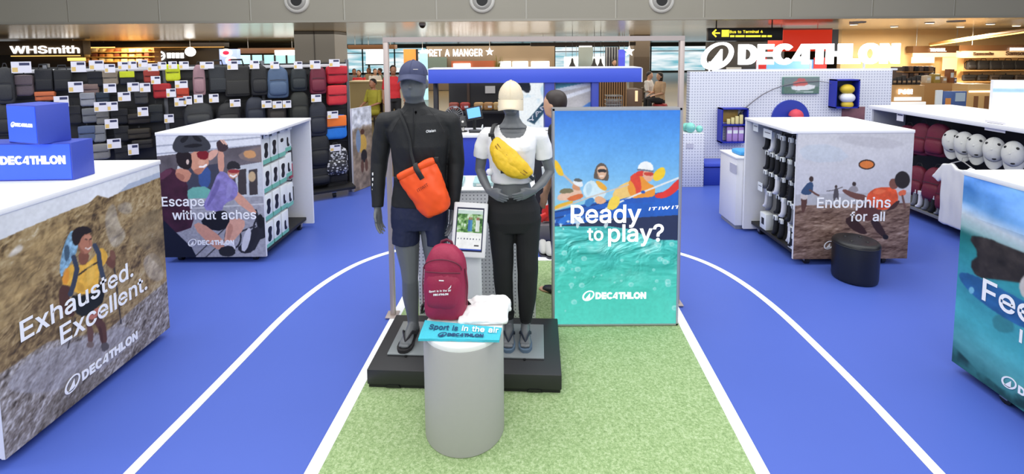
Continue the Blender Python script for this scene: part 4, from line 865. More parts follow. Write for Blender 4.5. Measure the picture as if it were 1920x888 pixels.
letters(pr, 'lettering', LITINK, T('Ready', *par((1070, 417), (1202, 417)), Z, n, bold=.012, lift=.002), T('to', *par((1101, 450), (1131, 450)), Z, n, bold=.004, lift=.002), T('play?', *par((1140, 452), (1244, 452)), Z, n, bold=.012, lift=.002),
        BR(*par((1093, 560), (1211, 560)), Z, n, lift=.002), T('ITIWIT', b(1216, 394), b(1275, 390), Z, n, bold=.03, space=1.25, shear=.15, height=.03, lift=.002))

# platform and base plates
RZ = -.055
t = thing('display_platform', 'low black display platform carrying both mannequins on the turf', 'platform', (-.283, 2.985, .006), RZ)
PLAT = mat('platform_black', (38, 38, 40), .5, noise_amt=.15)
mb = MB(); mb.box(-.578, .578, -.30, .30, .022, .114, .006); obj('deck', mb, PLAT, t, 40)
mb = MB(); mb.box(-.57, .57, -.29, .29, .0, .024); obj('base', mb, mat('platform_base', (20, 20, 22), .6), t, 40)
for x in (-.42, .0, .42):
    mb = MB(); mb.prism([(-.045, 0), (.045, 0), (.032, .018), (-.032, .018)], (x, -.3015, .006), (1, 0, 0), (0, 0, 1), (0, .004, 0)); obj('forklift_slot', mb, BLACK, t)
PLATE = mat('grey_base_plate', (132, 138, 140), .3, .2)
PT = .12
def baseplate(label, x0, x1):
    t = thing('stand_plate', label, 'base plate', (-.283, 2.985, PT), RZ); mb = MB(); mb.box(x0, x1, -.165, .20, .002, .012, .003); obj('plate', mb, PLATE, t, 40)
    for x in (x0 + .12, x1 - .12): m_ = MB(); m_.tube([(x, -.17, .0), (x, -.17, .008)], .008, 10); obj('screw', m_, BLACK, t)
baseplate('grey metal base plate under the male mannequin in black top', -.498, -.06); baseplate('grey metal base plate under the female mannequin in black joggers', .02, .478)

# pegboard plinth behind them, with a few small products on top
t = thing('pegboard_plinth', 'tall white perforated plinth standing behind the mannequins', 'plinth', (-.27, 3.62, 0))
mb = MB(); mb.box(-.70, .165, 3.42, 3.82, .02, .985, .006); obj('body', mb, PEG, t, 40, True); mb = MB(); mb.box(-.69, .155, 3.43, 3.81, .006, .022); obj('base', mb, WHITE_METAL, t, None, True)
mb = MB(); mb.box(-.705, .17, 3.415, 3.825, .985, 1.0, .002); obj('top', mb, WHITE, t, 40, True)
TEAL = mat('pale_teal', (170, 206, 208), .5)
for i, (x, wd, lab) in enumerate(((-.47, .20, 'pale teal wide flat pack lying on the perforated plinth'), (-.22, .15, 'pale teal short flat pack beside the female mannequin elbow'))):
    o = thing('flat_pack', lab, 'packaging', (x, 3.6, 1.0)); mb = MB(); mb.box(-wd / 2, wd / 2, -.1, .1, 0, .03, .006); obj('sleeve', mb, TEAL, o, 40); mb = MB(); mb.box(-wd / 3, wd / 3, -.103, -.099, .006, .022); obj('printed_label', mb, CARTON, o)

# tablet kiosk
t = thing('tablet_kiosk', 'white tablet kiosk on a flat column between the two mannequins', 'kiosk', (-.27, 2.93, PT))
mb = MB(); mb.box(-.09, .09, -.09, .10, .0, .012, .004); obj('base', mb, WHITE_METAL, t, 40)
mb = MB(); mb.ell([(.0, .03, .012, .075, .022), (.0, .03, .64, .068, .02), (0, .025, .80, .055, .02)], 24, 4); obj('column', mb, WHITE_METAL, t, 60)
TM = Matrix.Translation((.0, -.02, .775)) @ Matrix.Rotation(-.28, 4, 'X') @ Matrix.Rotation(.06, 4, 'Y')
mb = MB(); mb.box(-.107, .107, -.012, .018, -.165, .165, .009, mt=TM, seg=3); hs = obj('tablet_case', mb, mat('tablet_white', (226, 226, 226), .35), t, 40)
mb = MB(); mb.box(-.085, .085, -.0135, -.011, -.128, .135, .001, mt=TM); obj('bezel', mb, mat('tablet_bezel', (30, 36, 66), .3), hs)
scr = Print((-.078, -.0145, -.118), (.156, 0, 0), (0, 0, .243), 60, 90); U_, V_ = scr.u, scr.v
scr.c[:] = (244, 246, 246)
pic = (V_ > .42) & (V_ < .97); f1 = fbm(scr.mu, scr.mv, 60, 71, 3)
scr.c[pic] = rampc(np.clip(f1 * 1.5 - .25, 0, 1), np.array([[28, 66, 30], [76, 130, 62], [150, 190, 130], [220, 236, 226]], float))[pic]
scr.c[(V_ > .88) & (V_ < .97)] = (200, 220, 214)
for x, c in ((.48, (60, 110, 176)), (.56, (70, 140, 190)), (.78, (226, 232, 234)), (.84, (210, 220, 214))):
    scr.c[(abs(U_ - x) < .045) & (V_ > .46) & (V_ < .74)] = c; scr.c[(abs(U_ - x) < .03) & (V_ > .74) & (V_ < .8)] = (150, 110, 88)
for i in range(8): scr.c[(abs(U_ - (.08 + i * .12)) < .02) & (abs(V_ - .27) < .02)] = (90, 96, 120)
scr.c[(U_ > .72) & (U_ < .9) & (abs(V_ - .11) < .018)] = (50, 52, 60); scr.c[V_ < .03] = (56, 90, 200)
so = scr.build('screen', vcol_mat('tablet_screen', .2, .95), hs); so.data.transform(rootmat(t)); so.data.transform(TM)

# round plinth with the giveaway items
PX, PY, PR, PH = -.263, 2.42, .209, .575
t = thing('round_plinth', 'light grey round display plinth standing on the turf before the platform', 'plinth', (PX, PY, .006))
mb = MB(); mb.lathe([(PR - .006, 0), (PR, .004), (PR, PH - .035), (PR - .003, PH - .031)], n=72); obj('drum', mb, mat('plinth_grey', (164, 163, 160), .5, noise_amt=.05), t, 40)
mb = MB(); mb.lathe([(PR - .006, PH - .033), (PR - .002, PH - .03), (PR - .002, PH - .012), (PR - .005, PH - .007), (.001, PH - .006)], n=72); obj('lid', mb, mat('plinth_lid', (226, 226, 224), .45), t, 40)
TZ = PH
# turquoise towel
tw = thing('towel', 'folded turquoise towel reading Sport is in the air on the round plinth', 'towel', (PX, PY - .08, TZ))
c4 = [fl(797, 600, TZ + .012), fl(941, 614, TZ + .012), fl(936, 637, TZ + .014), fl(784, 634, TZ + .012)]
mb = MB(); nx, ny = 28, 10; top = []
for j in range(ny + 1):
    for i in range(nx + 1):
        a = c4[3].lerp(c4[2], i / nx); b_ = c4[0].lerp(c4[1], i / nx); q = a.lerp(b_, j / ny); q.z += .003 * noise.noise(q * 18) + .0015 * noise.noise(q * 60); top.append(q)
fs = [(j * (nx + 1) + i, j * (nx + 1) + i + 1, (j + 1) * (nx + 1) + i + 1, (j + 1) * (nx + 1) + i) for j in range(ny) for i in range(nx)]
solidify_flat(mb, top, fs, Vector((0, 0, -.012)))
TQ = mat('turquoise_towel', (64, 186, 206), .8, noise_amt=.2, nscale=120, bump=.3, bscale=260)
cl = obj('cloth', mb, TQ, tw, 60, True)
UPY = (c4[0] - c4[3]).normalized(); UXX = (c4[2] - c4[3]).normalized(); NT = UXX.cross(UPY).normalized()
NAVY = mat('navy_ink2', (28, 66, 110), .6)
def on_towel(a, b): return c4[3].lerp(c4[2], a).lerp(c4[0].lerp(c4[1], a), b)
letters(cl, 'dark_lettering', NAVY, T('Sport is', on_towel(.09, .48), on_towel(.46, .48), UPY, NT, height=.058, lift=.005, bold=.01), BR(on_towel(.24, .12), on_towel(.80, .12), UPY, NT, lift=.005))
letters(cl, 'white_lettering', WHITE_INK, T('in the air', on_towel(.51, .48), on_towel(.97, .48), UPY, NT, height=.062, lift=.005, bold=.025))
# white folded shirts
t = thing('folded_shirt', 'crumpled white folded shirt lying beside the maroon backpack on the plinth', 'shirt', (-.2, 2.52, TZ))
mb = MB()
for (px_, py_, h, rx, ry, rot) in ((906, 601, .030, .150, .060, .03), (910, 590, .042, .145, .075, -.06), (920, 582, .056, .115, .07, .1), (934, 586, .05, .075, .075, -.2), (896, 592, .05, .08, .06, .25)):
    c = fl(px_, py_ + 4, TZ); mt_ = Matrix.Translation((c.x, c.y + .03, TZ)) @ Matrix.Rotation(rot, 4, 'Z')
    mb.box(-rx / 1.15, rx / 1.15, -ry, ry, .001, h, min(h * .45, .02), mt=mt_, seg=3)
obj('cloth', mb, mat('white_cotton', (232, 232, 232), .85), t, 80, True, remesh=.006, sm=4, disp=lambda q: (.013 * noise.noise(Vector((q.x * 11, q.y * 34, q.z * 18))) + .005 * noise.noise(q * 46) if q.z > TZ + .01 else 0))
# maroon backpack giveaway
def rounded_pack(mb, w, d, h, top=.55, seg=28):
    rows = [(0, 0, .0, w * .40, d * .36), (0, 0, .012, w * .47, d * .46), (0, 0, .05, w * .5, d * .5), (0, 0, h * .45, w * .5, d * .52), (0, 0, h * .72, w * .48, d * .47), (0, .004, h * .86, w * .42, d * .40), (0, .01, h * .95, w * .30, d * .28), (0, .012, h, w * .12, d * .12)]
    mb.ell(rows, seg, 2.9)
MAROON = mat('maroon_fabric', (148, 28, 66), .6, noise_amt=.15, nscale=30, bump=.15, bscale=90); MAROON_D = mat('maroon_trim', (96, 20, 46), .6)
c = fl(836, 597, TZ)
bp = thing('backpack', 'maroon backpack with white print standing on the round plinth', 'backpack', (c.x - .002, c.y + .035, TZ - .001), -.10)
mb = MB(); rounded_pack(mb, .235, .15, .395)
bd = obj('body', mb, MAROON, bp, 80, subd=2, disp=lambda q: .006 * noise.noise(q * 14) + .0025 * noise.noise(q * 40))
mb = MB(); mb.ell([(0, -.015, .06, .098, .062), (0, -.02, .1, .104, .068), (0, -.02, .22, .102, .068), (0, -.014, .275, .094, .06)], 24, 2.8); obj('front_pocket', mb, MAROON, bp, 80, subd=1, disp=lambda q: .004 * noise.noise(q * 25))
z_ = MB(); z_.tube([(.10 * math.sin(a) * (1 if True else 0), -.058 - .022 * math.cos(a * .9), .292 + .055 * math.cos(a)) for a in np.linspace(-1.7, 1.7, 16)], .0035, 8); obj('zip', z_, MAROON_D, bp, 40)
z_ = MB(); z_.tube([(-.095, -.066, .272), (0, -.088, .279), (.095, -.066, .272)], .003, 8); obj('pocket_seam', z_, MAROON_D, bp, 40)
z_ = MB(); z_.tube([(-.035, .035, .37), (-.026, .035, .398), (0, .035, .408), (.026, .035, .398), (.035, .035, .37)], (.008, .004), 8); obj('grab_handle', z_, MAROON_D, bp, 60)
for s_ in (-1, 1):
    z_ = MB(); z_.tube([(s_ * .09, .04, .08), (s_ * .14, .03, .03), (s_ * .135, -.01, .012), (s_ * .1, .0, .03)], (.010, .003), 8); obj('shoulder_strap', z_, BLACK, bp, 60)
    z_ = MB(); z_.tube([(s_ * .112, -.03, .28), (s_ * .122, -.02, .18), (s_ * .118, -.03, .08)], .003, 6); obj('side_seam', z_, MAROON_D, bp, 40)
letters_mb = MB(); put_text(letters_mb, 'Sport is in the air', (-.068, -.089, .172), (.05, -.089, .184), Z, (0, -1, 0), .02); put_text(letters_mb, 'DECATHLON', (-.045, -.089, .155), (.035, -.089, .163), Z, (0, -1, 0), .05, .010); obj('printed_slogan', letters_mb, WHITE_INK, bp); letters_mb = MB()
letters_mb.prism([(0, 0), (.018, .012), (.022, .028), (.012, .014)], (.03, -.0895, .19), (1, 0, 0), (0, 0, 1), (0, -.001, 0)); obj('printed_wing', letters_mb, WHITE_INK, bp); letters_mb = MB(); letters_mb.box(-.014, .012, -.0905, -.089, .236, .241)
obj('printed_label', letters_mb, WHITE_INK, bp)
# ------------------------------------------------------------------ bodies
def hand(mb, wrist, fwd, side, nrm, L=.18, curl=.5, spread=.12, thumb=1, fr=.0085):
    """palm + five fingers; fwd = towards the finger tips, side = towards the thumb, nrm = out of the palm (curl direction)"""
    w_, f, s, n_ = Vector(wrist), Vector(fwd).normalized(), Vector(side).normalized(), Vector(nrm).normalized()
    pl = L * .52
    mb.tube([w_ - f * .02, w_ + f * pl * .25, w_ + f * pl * .7, w_ + f * pl], [(L * .135, L * .12), (L * .20, L * .10), (L * .235, L * .085), (L * .225, L * .07)], 14, ref=s)
    for i, (o, ln) in enumerate(((.17, .40), (.06, .46), (-.055, .43), (-.16, .34))):
        b_ = w_ + f * pl * .93 + s * (o * L); d = (f + s * (o * spread * 4)).normalized(); p = [b_ - f * .012, b_]; a = 0; c = b_
        for sg in (.42, .33, .25):
            a += curl * .75; q = d * math.cos(a) + n_ * math.sin(a); c = c + q * (ln * L * sg); p.append(c)
        k = fr * (.85 if i == 3 else 1); mb.tube(p, [k * 1.15, k * 1.15, k, k * .92, k * .7], 8)
    b_ = w_ + f * pl * .22 + s * (L * .17); d1 = (f * .75 + s * thumb * .6 + n_ * .25).normalized(); d2 = (f * .95 + s * .12 + n_ * .3).normalized()
    mb.tube([b_ - s * .02, b_, b_ + d1 * L * .2, b_ + d1 * L * .2 + d2 * L * .17], [fr * 1.5, fr * 1.5, fr * 1.2, fr * .8], 8)
def foot(mb, heel, toe, w_=.042, h=.075, ankle=None):
    h_, t_ = Vector(heel), Vector(toe); d = t_ - h_; n = 10; R = []
    s = Vector((-d.y, d.x, 0)).normalized()
    for x, wd, hh in ((-.06, .45, .35), (0, .72, .62), (.2, .78, 1.0), (.42, .74, .8), (.65, .95, .52), (.85, 1.0, .36), (.97, .75, .26), (1.02, .35, .16)):
        c = h_ + d * x; H_ = h * hh
        R.append([c + s * (wd * w_ * math.cos(2 * PI * j / 14)) + Vector((0, 0, H_ * (.5 + .5 * math.sin(2 * PI * j / 14)))) for j in range(14)])
    mb.loft(R)
    for i, o in enumerate((-.62, -.28, .02, .3, .56)):    # toes
        b_ = h_ + d * (.93 - .03 * abs(o)) + s * w_ * o; mb.ball(b_ + d * .05 + Vector((0, 0, .014)), (.010, .018, .011), 8)
def rowsY(Y, tab):                        # (left px, right px, py, half depth, dY)
    out = []
    for l, r, y, ry, dy in tab:
        a, b_ = at(l, y, Y + dy), at(r, y, Y + dy); out.append(((a.x + b_.x) / 2, Y + dy, (a.z + b_.z) / 2, (b_.x - a.x) / 2, ry))
    return sorted(out, key=lambda q: q[2])
MANN = mat('mannequin_grey', (104, 107, 110), .38, noise_amt=.08, spec=.4)
FLOORZ = PT + .012

# ---- male mannequin
Ym = 3.05
def M_(x, y, d=0.0): return at(x, y, Ym + d)
man = thing('mannequin', 'tall grey male mannequin in black long-sleeved top, navy shorts and navy cap', 'mannequin', (M_(776, 645).x, Ym - .02, FLOORZ))
body = MB()
hd = M_(776, 158)
body.ell([(hd.x, Ym + .012, M_(776, 196).z, .052, .058), (hd.x, Ym + .0, M_(776, 186).z, .056, .070), (hd.x, Ym - .012, M_(776, 178).z, .066, .086), (hd.x, Ym - .012, M_(776, 166).z, .076, .098), (hd.x, Ym - .005, M_(776, 150).z, .082, .104), (hd.x, Ym, M_(776, 136).z, .081, .105), (hd.x, Ym + .004, M_(776, 124).z, .070, .090), (hd.x, Ym + .006, M_(776, 117).z, .042, .055)], 28, 2.15)
body.tube([(hd.x, Ym - .095, M_(776, 152).z), (hd.x, Ym - .112, M_(776, 162).z), (hd.x, Ym - .098, M_(776, 167).z)], [.008, .014, .008], 10)      # nose
body.tube([(hd.x - .024, Ym - .088, M_(776, 174).z), (hd.x, Ym - .096, M_(776, 174).z), (hd.x + .024, Ym - .088, M_(776, 174).z)], [.006, .009, .006], 8)   # mouth
for s_ in (-1, 1): body.ball((hd.x + s_ * .082, Ym + .012, M_(776, 158).z), (.010, .02, .03), 10)
body.ell([(hd.x, Ym + .02, M_(776, 205).z, .075, .07), (hd.x, Ym + .02, M_(776, 195).z, .062, .064), (hd.x, Ym + .012, M_(776, 184).z, .058, .062)], 24, 2)
torso_m = [(748, 826, 212, .085, .012), (736, 836, 225, .104, .01), (728, 843, 242, .112, .01), (735, 840, 270, .115, .0), (741, 834, 310, .103, .0), (741, 834, 345, .098, .0), (738, 837, 375, .108, .005), (737, 837, 400, .115, .01), (742, 832, 416, .10, .015)]
def trap(mb, cx, sl, sr, Y, g=0.0, k=1.0):       # shoulder yoke: slopes from the neck to rounded shoulders
    c = at(cx[0], cx[1], Y)
    for s_ in (sl, sr):
        mb.tube([c, c.lerp(s_, .3) + Vector((0, 0, .004)), c.lerp(s_, .65), s_], [(.062 * k + g, .085 * k + g), (.056 * k + g, .080 * k + g), (.054 * k + g, .070 * k + g), (.050 * k + g, .058 * k + g)], 18, ref=(0, 0, 1))
        mb.ball(s_, .058 * k + g, 18)
SL, SR = M_(723, 229, .02), M_(844, 229, .02)
body.ell(rowsY(Ym, torso_m), 32, 2.4); trap(body, (784, 216), SL, SR, Ym + .015)
armL = [SL, M_(716, 262, .03), M_(711, 305, .03), M_(709, 345, .0), M_(708, 388, -.03)]; armR = [SR, M_(851, 262, .03), M_(855, 305, .03), M_(853, 345, .0), M_(849, 392, -.03)]
body.tube(armL, [.058, .054, .046, .042, .029], 16); body.tube(armR, [.058, .054, .046, .042, .029], 16)
hand(body, M_(708, 390, -.03), M_(711, 430, -.07) - M_(708, 390, -.03), (-.25, -.9, -.1), (.9, -.25, .1), .175, .34)
hand(body, M_(849, 394, -.03), M_(845, 432, -.07) - M_(849, 394, -.03), (.25, -.9, -.1), (-.9, -.25, .1), .175, .34)
legL = [M_(763, 420, .01), M_(763, 455, .0), M_(768, 500, -.01), M_(769, 522, -.015), M_(770, 552, .02), M_(774, 590, .03), M_(776, 626, .035)]
legR = [M_(812, 420, .01), M_(815, 455, .0), M_(817, 500, -.01), M_(818, 522, -.015), M_(820, 552, .02), M_(822, 590, .03), M_(823, 626, .035)]
lr = [.088, .082, .060, .053, .055, .038, .033]
body.tube(legL, lr, 18); body.tube(legR, lr, 18)
ft = [((legL[-1].x, Ym + .05, FLOORZ + .016), (legL[-1].x - .02, Ym - .175, FLOORZ + .016)), ((legR[-1].x, Ym + .05, FLOORZ + .016), (legR[-1].x + .03, Ym - .17, FLOORZ + .016))]
for (h_, t_), an in zip(ft, (legL[-1], legR[-1])):
    foot(body, h_, t_); body.tube([an, (h_[0], h_[1] - .01, FLOORZ + .05)], [.033, .036], 14)
obj('body', body, MANN, man, 180, True, remesh=.0048, sm=4)
# rash top
TOP = mat('black_rash_fabric', (33, 34, 36), .6, noise_amt=.2, nscale=20, bump=.1, bscale=120, spec=.3)
sh = MB(); sh.ell(rowsY(Ym, [(l - 2.5, r + 2.5, y, d + .010, dy) for l, r, y, d, dy in torso_m[:6]] + [(735, 840, 368, .115, .004), (734, 841, 381, .12, .005)]), 36, 2.4)
trap(sh, (784, 216), SL, SR, Ym + .015, .009); sh.tube(armL, [.067, .062, .054, .048, .037], 18); sh.tube(armR, [.067, .062, .054, .048, .037], 18)
sh.ell([(hd.x, Ym + .02, M_(776, 206).z, .088, .082), (hd.x, Ym + .018, M_(776, 196).z, .068, .071), (hd.x, Ym + .014, M_(776, 190).z, .064, .069)], 24, 2)
shirt = obj('rash_top', sh, TOP, man, 180, True, remesh=.0055, sm=5, disp=lambda q: .004 * noise.noise(Vector((q.x * 9, q.y * 9, q.z * 5))) + .003 * noise.noise(Vector((q.x * 24 + q.z * 9, q.y * 20, q.z * 13))))
SEAM = mat('dark_seam', (18, 18, 20), .6)
fy = lambda x, y, d: M_(x, y, d)
zz_ = MB(); zz_.tube([fy(775, y, d) for y, d in ((202, -.112), (215, -.113), (230, -.116), (245, -.121), (275, -.124))], .0028, 8); obj('zip', zz_, SEAM, shirt, 60, True)
for s_ in (-1, 1): zz_ = MB(); zz_.tube([fy(784 + s_ * 20, 204, -.078), fy(784 + s_ * 38, 226, -.098), fy(784 + s_ * 50, 248, -.098)], .0025, 6); obj('raglan_seam', zz_, SEAM, shirt, 60, True)
lm = MB(); put_text(lm, 'Olaian', M_(799, 248.5, -.128), M_(817, 246.5, -.126), Z, (0, -1, 0), .03); obj('chest_print', lm, WHITE_INK, shirt, None, True); lm = MB()
for y in (326, 336, 346, 356, 366, 374): q = M_(699, y, -.035); lm.box(q.x - .004, q.x + .004, q.y - .004, q.y + .004, q.z - .009, q.z + .009, .002)
obj('sleeve_print', lm, WHITE_INK, shirt, None, True)
# shorts
NAVYF = mat('navy_fabric', (22, 30, 62), .7, noise_amt=.2, nscale=20, bump=.1, bscale=120)
so = MB(); so.ell(rowsY(Ym, [(735, 840, 372, .112, .005), (733, 841, 400, .124, .01), (734, 840, 422, .115, .01)]), 32, 2.4)
so.tube([M_(763, 405, .01), M_(762, 430, .0), M_(761, 452, .0)], [(.095, .105), (.088, .10), (.089, .10)], 22, ref=(1, 0, 0)); so.tube([M_(813, 405, .01), M_(817, 430, .0), M_(819, 452, .0)], [(.085, .105), (.075, .10), (.073, .10)], 22, ref=(1, 0, 0))
obj('shorts', so, NAVYF, man, 180, True, remesh=.0055, sm=3, disp=lambda q: .005 * noise.noise(Vector((q.x * 18, q.y * 18, q.z * 7))) + .002 * noise.noise(q * 40))
# flip-flops
FLIP = mat('black_foam', (34, 32, 34), .7)
def flipflop(par, heel, toe, M, Ms, wd=.05):
    h_, t_ = Vector(heel), Vector(toe); d = t_ - h_; s = Vector((-d.y, d.x, 0)).normalized(); mb = MB(); z0 = FLOORZ
    out = []
    for x, w_ in ((-.12, .35), (-.08, .62), (0, .74), (.25, .72), (.5, .78), (.75, 1.0), (.95, .95), (1.08, .62), (1.13, .3)): out.append((x, w_))
    pl = [h_ + d * x + s * wd * w_ for x, w_ in out] + [h_ + d * x - s * wd * w_ for x, w_ in reversed(out)]
    P = [Vector((p.x, p.y, z0 + .020)) for p in pl]; solidify_flat(mb, P, [tuple(range(len(P)))], Vector((0, 0, -.0195))); o = obj('flip_flop', mb, M, par, 60, True)
    st = MB(); tp = h_ + d * .86 + Vector((0, 0, .022))
    for s_ in (-1, 1): st.tube([tp, h_ + d * .62 + s * s_ * wd * .62 + Vector((0, 0, .058)), h_ + d * .34 + s * s_ * wd * .84 + Vector((0, 0, .016))], [(.009, .004), (.012, .004), (.010, .004)], 10)
    obj('strap', st, Ms, o, 60, True)
for h_, t_ in ft: flipflop(man, h_, t_, FLIP, mat('strap_black', (26, 24, 26), .6))
# caps
def cap(par, c, r, M, brim_len, brim_drop, ry, brim_w, tilt=0.0, hgt=1.0, yaw=0.0):
    c = Vector(c); mb = MB(); R = []
    for k in range(9):
        a = k / 8 * PI / 2; R.append((math.cos(a), math.sin(a)))
    def W(x, y, z): return c + Matrix.Rotation(yaw, 3, 'Z') @ (Matrix.Rotation(tilt, 3, 'X') @ Vector((x, y, z)))
    mb.loft([[W(r * max(ca, .04) * math.cos(2 * PI * j / 36), ry * max(ca, .04) * math.sin(2 * PI * j / 36), r * hgt * sa) for j in range(36)] for ca, sa in R])
    crown = obj('cap', mb, M, par, 60, True, disp=lambda q: .0015 * noise.noise(q * 30))
    bm_ = MB(); top = []; n, k_ = 20, 6
    for i in range(k_ + 1):
        for j in range(n + 1):
            a = -PI / 2 + (j / n - .5) * brim_w; e = i / k_; ext = brim_len * math.cos((j / n - .5) * brim_w * .85) * e
            x, y = (r + .002) * math.cos(a), (ry + .002) * math.sin(a) - ext; z = .006 - brim_drop * e - .35 * (x ** 2) / r * (.35 + .65 * e); top.append(W(x, y, z))
    fs = [(i * (n + 1) + j, i * (n + 1) + j + 1, (i + 1) * (n + 1) + j + 1, (i + 1) * (n + 1) + j) for i in range(k_) for j in range(n)]
    solidify_flat(bm_, top, fs, Vector((0, 0, -.005))); obj('visor', bm_, M, crown, 60, True)
    b2 = MB(); q = W(0, 0, r * hgt); b2.ball(q, (.011, .011, .006), 12); obj('button', b2, M, crown, 60, True)
    sm_ = MB()
    for j in range(3):
        a = j * PI / 3 + PI / 6; sm_.tube([W(r * 1.004 * math.cos(t) * math.cos(a), ry * 1.004 * math.cos(t) * math.sin(a), r * hgt * 1.004 * math.sin(t)) for t in np.linspace(.1, PI - .1, 18)], .0014, 6)
    obj('panel_seam', sm_, M, crown, 60, True); return crown
cp = cap(man, (hd.x, Ym - .002, M_(776, 141).z), .090, mat('navy_cap', (58, 64, 96), .75, noise_amt=.1, bump=.1, bscale=300), .062, .028, .116, 2.5, -.06, 1.06)
lm = MB(); lm.box(hd.x + .02, hd.x + .05, Ym - .113, Ym - .110, M_(776, 129).z - .002, M_(776, 129).z + .003); obj('small_logo', lm, mat('pale_print', (196, 190, 190), .5), cp, None, True)
# orange dry bag hanging across his front
Yb = Ym - .165
db = thing('dry_bag', 'orange roll-top dry bag hanging on a black strap across the male mannequin', 'bag', at(805, 360, Yb))
tc_, bc_ = at(780.5, 317, Yb), at(823, 397, Yb + .01); ax = (tc_ - bc_); Lb = ax.length; ax.normalize(); wx = Vector((0, -1, 0)).cross(ax).normalized() * -1
wx = Vector((ax.z, 0, -ax.x)).normalized(); dp = Vector((0, -1, 0)); mb = MB(); R_ = []
for t_, a, d_ in ((-.03, .045, .025), (0.0, .075, .05), (.06, .092, .062), (.2, .105, .066), (.45, .114, .06), (.7, .122, .045), (.88, .128, .026), (1.0, .130, .016)):
    R_.append([bc_ + ax * (Lb * t_) + wx * (a * math.copysign(abs(math.cos(q)) ** .8, math.cos(q))) + dp * (d_ * math.sin(q)) for q in [2 * PI * j / 32 for j in range(32)]])
mb.loft(R_); ORG = mat('orange_tarpaulin', (240, 84, 26), .45, noise_amt=.12, nscale=14, spec=.4)
bd = obj('body', mb, ORG, db, 180, True, subd=2, disp=lambda q: .006 * noise.noise(Vector((q.x * 14, q.y * 8, q.z * 14))) + .004 * noise.noise(q * 32))
mb = MB(); mb.tube([tc_ - wx * .135, tc_ - wx * .07 + ax * .004, tc_, tc_ + wx * .07 + ax * .004, tc_ + wx * .135], [(.022, .026)] * 5, 18, ref=dp); obj('roll_top', mb, ORG, db, 70, True, subd=1, disp=lambda q: .003 * noise.noise(q * 30))
mb = MB(); mb.tube([tc_ + wx * .01 + ax * .035 + dp * .002, tc_ + wx * .01 + ax * .012 + dp * .032, tc_ + wx * .012 - ax * .03 + dp * .034, tc_ + wx * .015 - ax * .065 + dp * .036], [(.016, .003)] * 4, 10, ref=wx); obj('buckle_strap', mb, BLACK, db, 60, True)
for s_ in (-1, 1): mb = MB(); mb.box(-.014, .014, -.01, .008, -.016, .016, .004, mt=Matrix.Translation(tc_ + wx * s_ * .138)); obj('buckle', mb, BLACK, db, 60, True)
mb = MB(); mb.tube([tc_ + ax * .02 + dp * .0, at(771, 288, Yb + .02), at(768, 262, Ym - .128), at(760, 236, Ym - .128), at(751, 214, Ym - .095), at(747, 204, Ym - .04)], [(.009, .002)] * 6, 8, ref=(1, 0, 0)); obj('shoulder_strap', mb, TOP, db, 60, True)
mb = MB(); mb.tube([tc_ + wx * .138, at(826, 322, Ym - .135), at(838, 345, Ym - .06), at(843, 350, Ym + .02)], [(.014, .002)] * 4, 8, ref=(0, 0, 1)); obj('waist_strap', mb, BLACK, db, 60, True)
lm = MB(); q0 = bc_ + ax * Lb * .60 - wx * .035 + dp * .068; put_text(lm, 'ITIWIT', q0, q0 + (wx * .9 + ax * .1).normalized() * .075, ax, (0, -1, 0), .02); obj('printed_logo', lm, mat('dark_orange_ink', (150, 48, 18), .5), bd, None, True)

# ---- female mannequin
Yf = 3.02
def F_(x, y, d=0.0): return at(x, y, Yf + d)
wom = thing('mannequin', 'grey female mannequin in white cropped T-shirt, black joggers and cream cap', 'mannequin', (F_(970, 650).x, Yf - .02, FLOORZ))
fb = MB(); hf = F_(958, 186)
fb.ell([(hf.x, Yf - .01, F_(958, 214).z, .038, .045), (hf.x, Yf - .03, F_(958, 209).z, .044, .062), (hf.x, Yf - .035, F_(958, 201).z, .058, .082), (hf.x, Yf - .025, F_(958, 188).z, .068, .092), (hf.x, Yf - .015, F_(958, 175).z, .071, .094), (hf.x, Yf - .008, F_(958, 164).z, .062, .082), (hf.x, Yf - .005, F_(958, 157).z, .038, .05)], 26, 2.1)
fb.tube([(hf.x, Yf - .11, F_(958, 190).z), (hf.x, Yf - .124, F_(958, 197).z), (hf.x, Yf - .112, F_(958, 201).z)], [.007, .012, .007], 10)
fb.tube([(hf.x - .02, Yf - .098, F_(958, 206).z), (hf.x, Yf - .105, F_(958, 206).z), (hf.x + .02, Yf - .098, F_(958, 206).z)], [.005, .008, .005], 8)
for s_ in (-1, 1): fb.ball((hf.x + s_ * .070, Yf - .01, F_(958, 190).z), (.008, .016, .025), 10)
fb.ell(rowsY(Yf, [(947, 973, 205, .046, .0), (946, 974, 220, .048, .005), (941, 980, 230, .056, .01), (932, 990, 238, .066, .012)]), 24, 2)
torso_f = [(926, 1000, 246, .075, .01), (917, 1004, 258, .09, .005), (917, 1001, 275, .108, -.012), (920, 999, 296, .10, -.005), (925, 994, 320, .082, .0), (926, 993, 342, .08, .0), (921, 999, 360, .09, .005), (914, 1009, 385, .108, .015), (914, 1010, 405, .112, .02), (922, 1003, 415, .10, .02)]
FSL, FSR = F_(913, 256, .015), F_(1011, 256, .015)
fb.ell(rowsY(Yf, torso_f), 32, 2.3)
trap(fb, (961, 246), FSL, FSR, Yf + .015, 0, .76)
fb.ball(F_(940, 276, -.075), (.045, .045, .045), 14); fb.ball(F_(979, 276, -.075), (.045, .045, .045), 14)
faL = [FSL, F_(904, 285, .03), F_(900, 318, .035), F_(907, 338, -.03), F_(917, 357, -.10)]; faR = [FSR, F_(1021, 285, .03), F_(1031, 321, .035), F_(1017, 342, -.03), F_(1000, 357, -.10)]
fr_ = [.044, .038, .033, .029, .022]
fb.tube(faL, fr_, 14); fb.tube(faR, fr_, 14)
hand(fb, F_(918, 358, -.102), F_(940, 371, -.155) - F_(918, 358, -.102), (.35, -.5, .8), (.2, .85, .1), .158, .22, .1, .8, .0076)
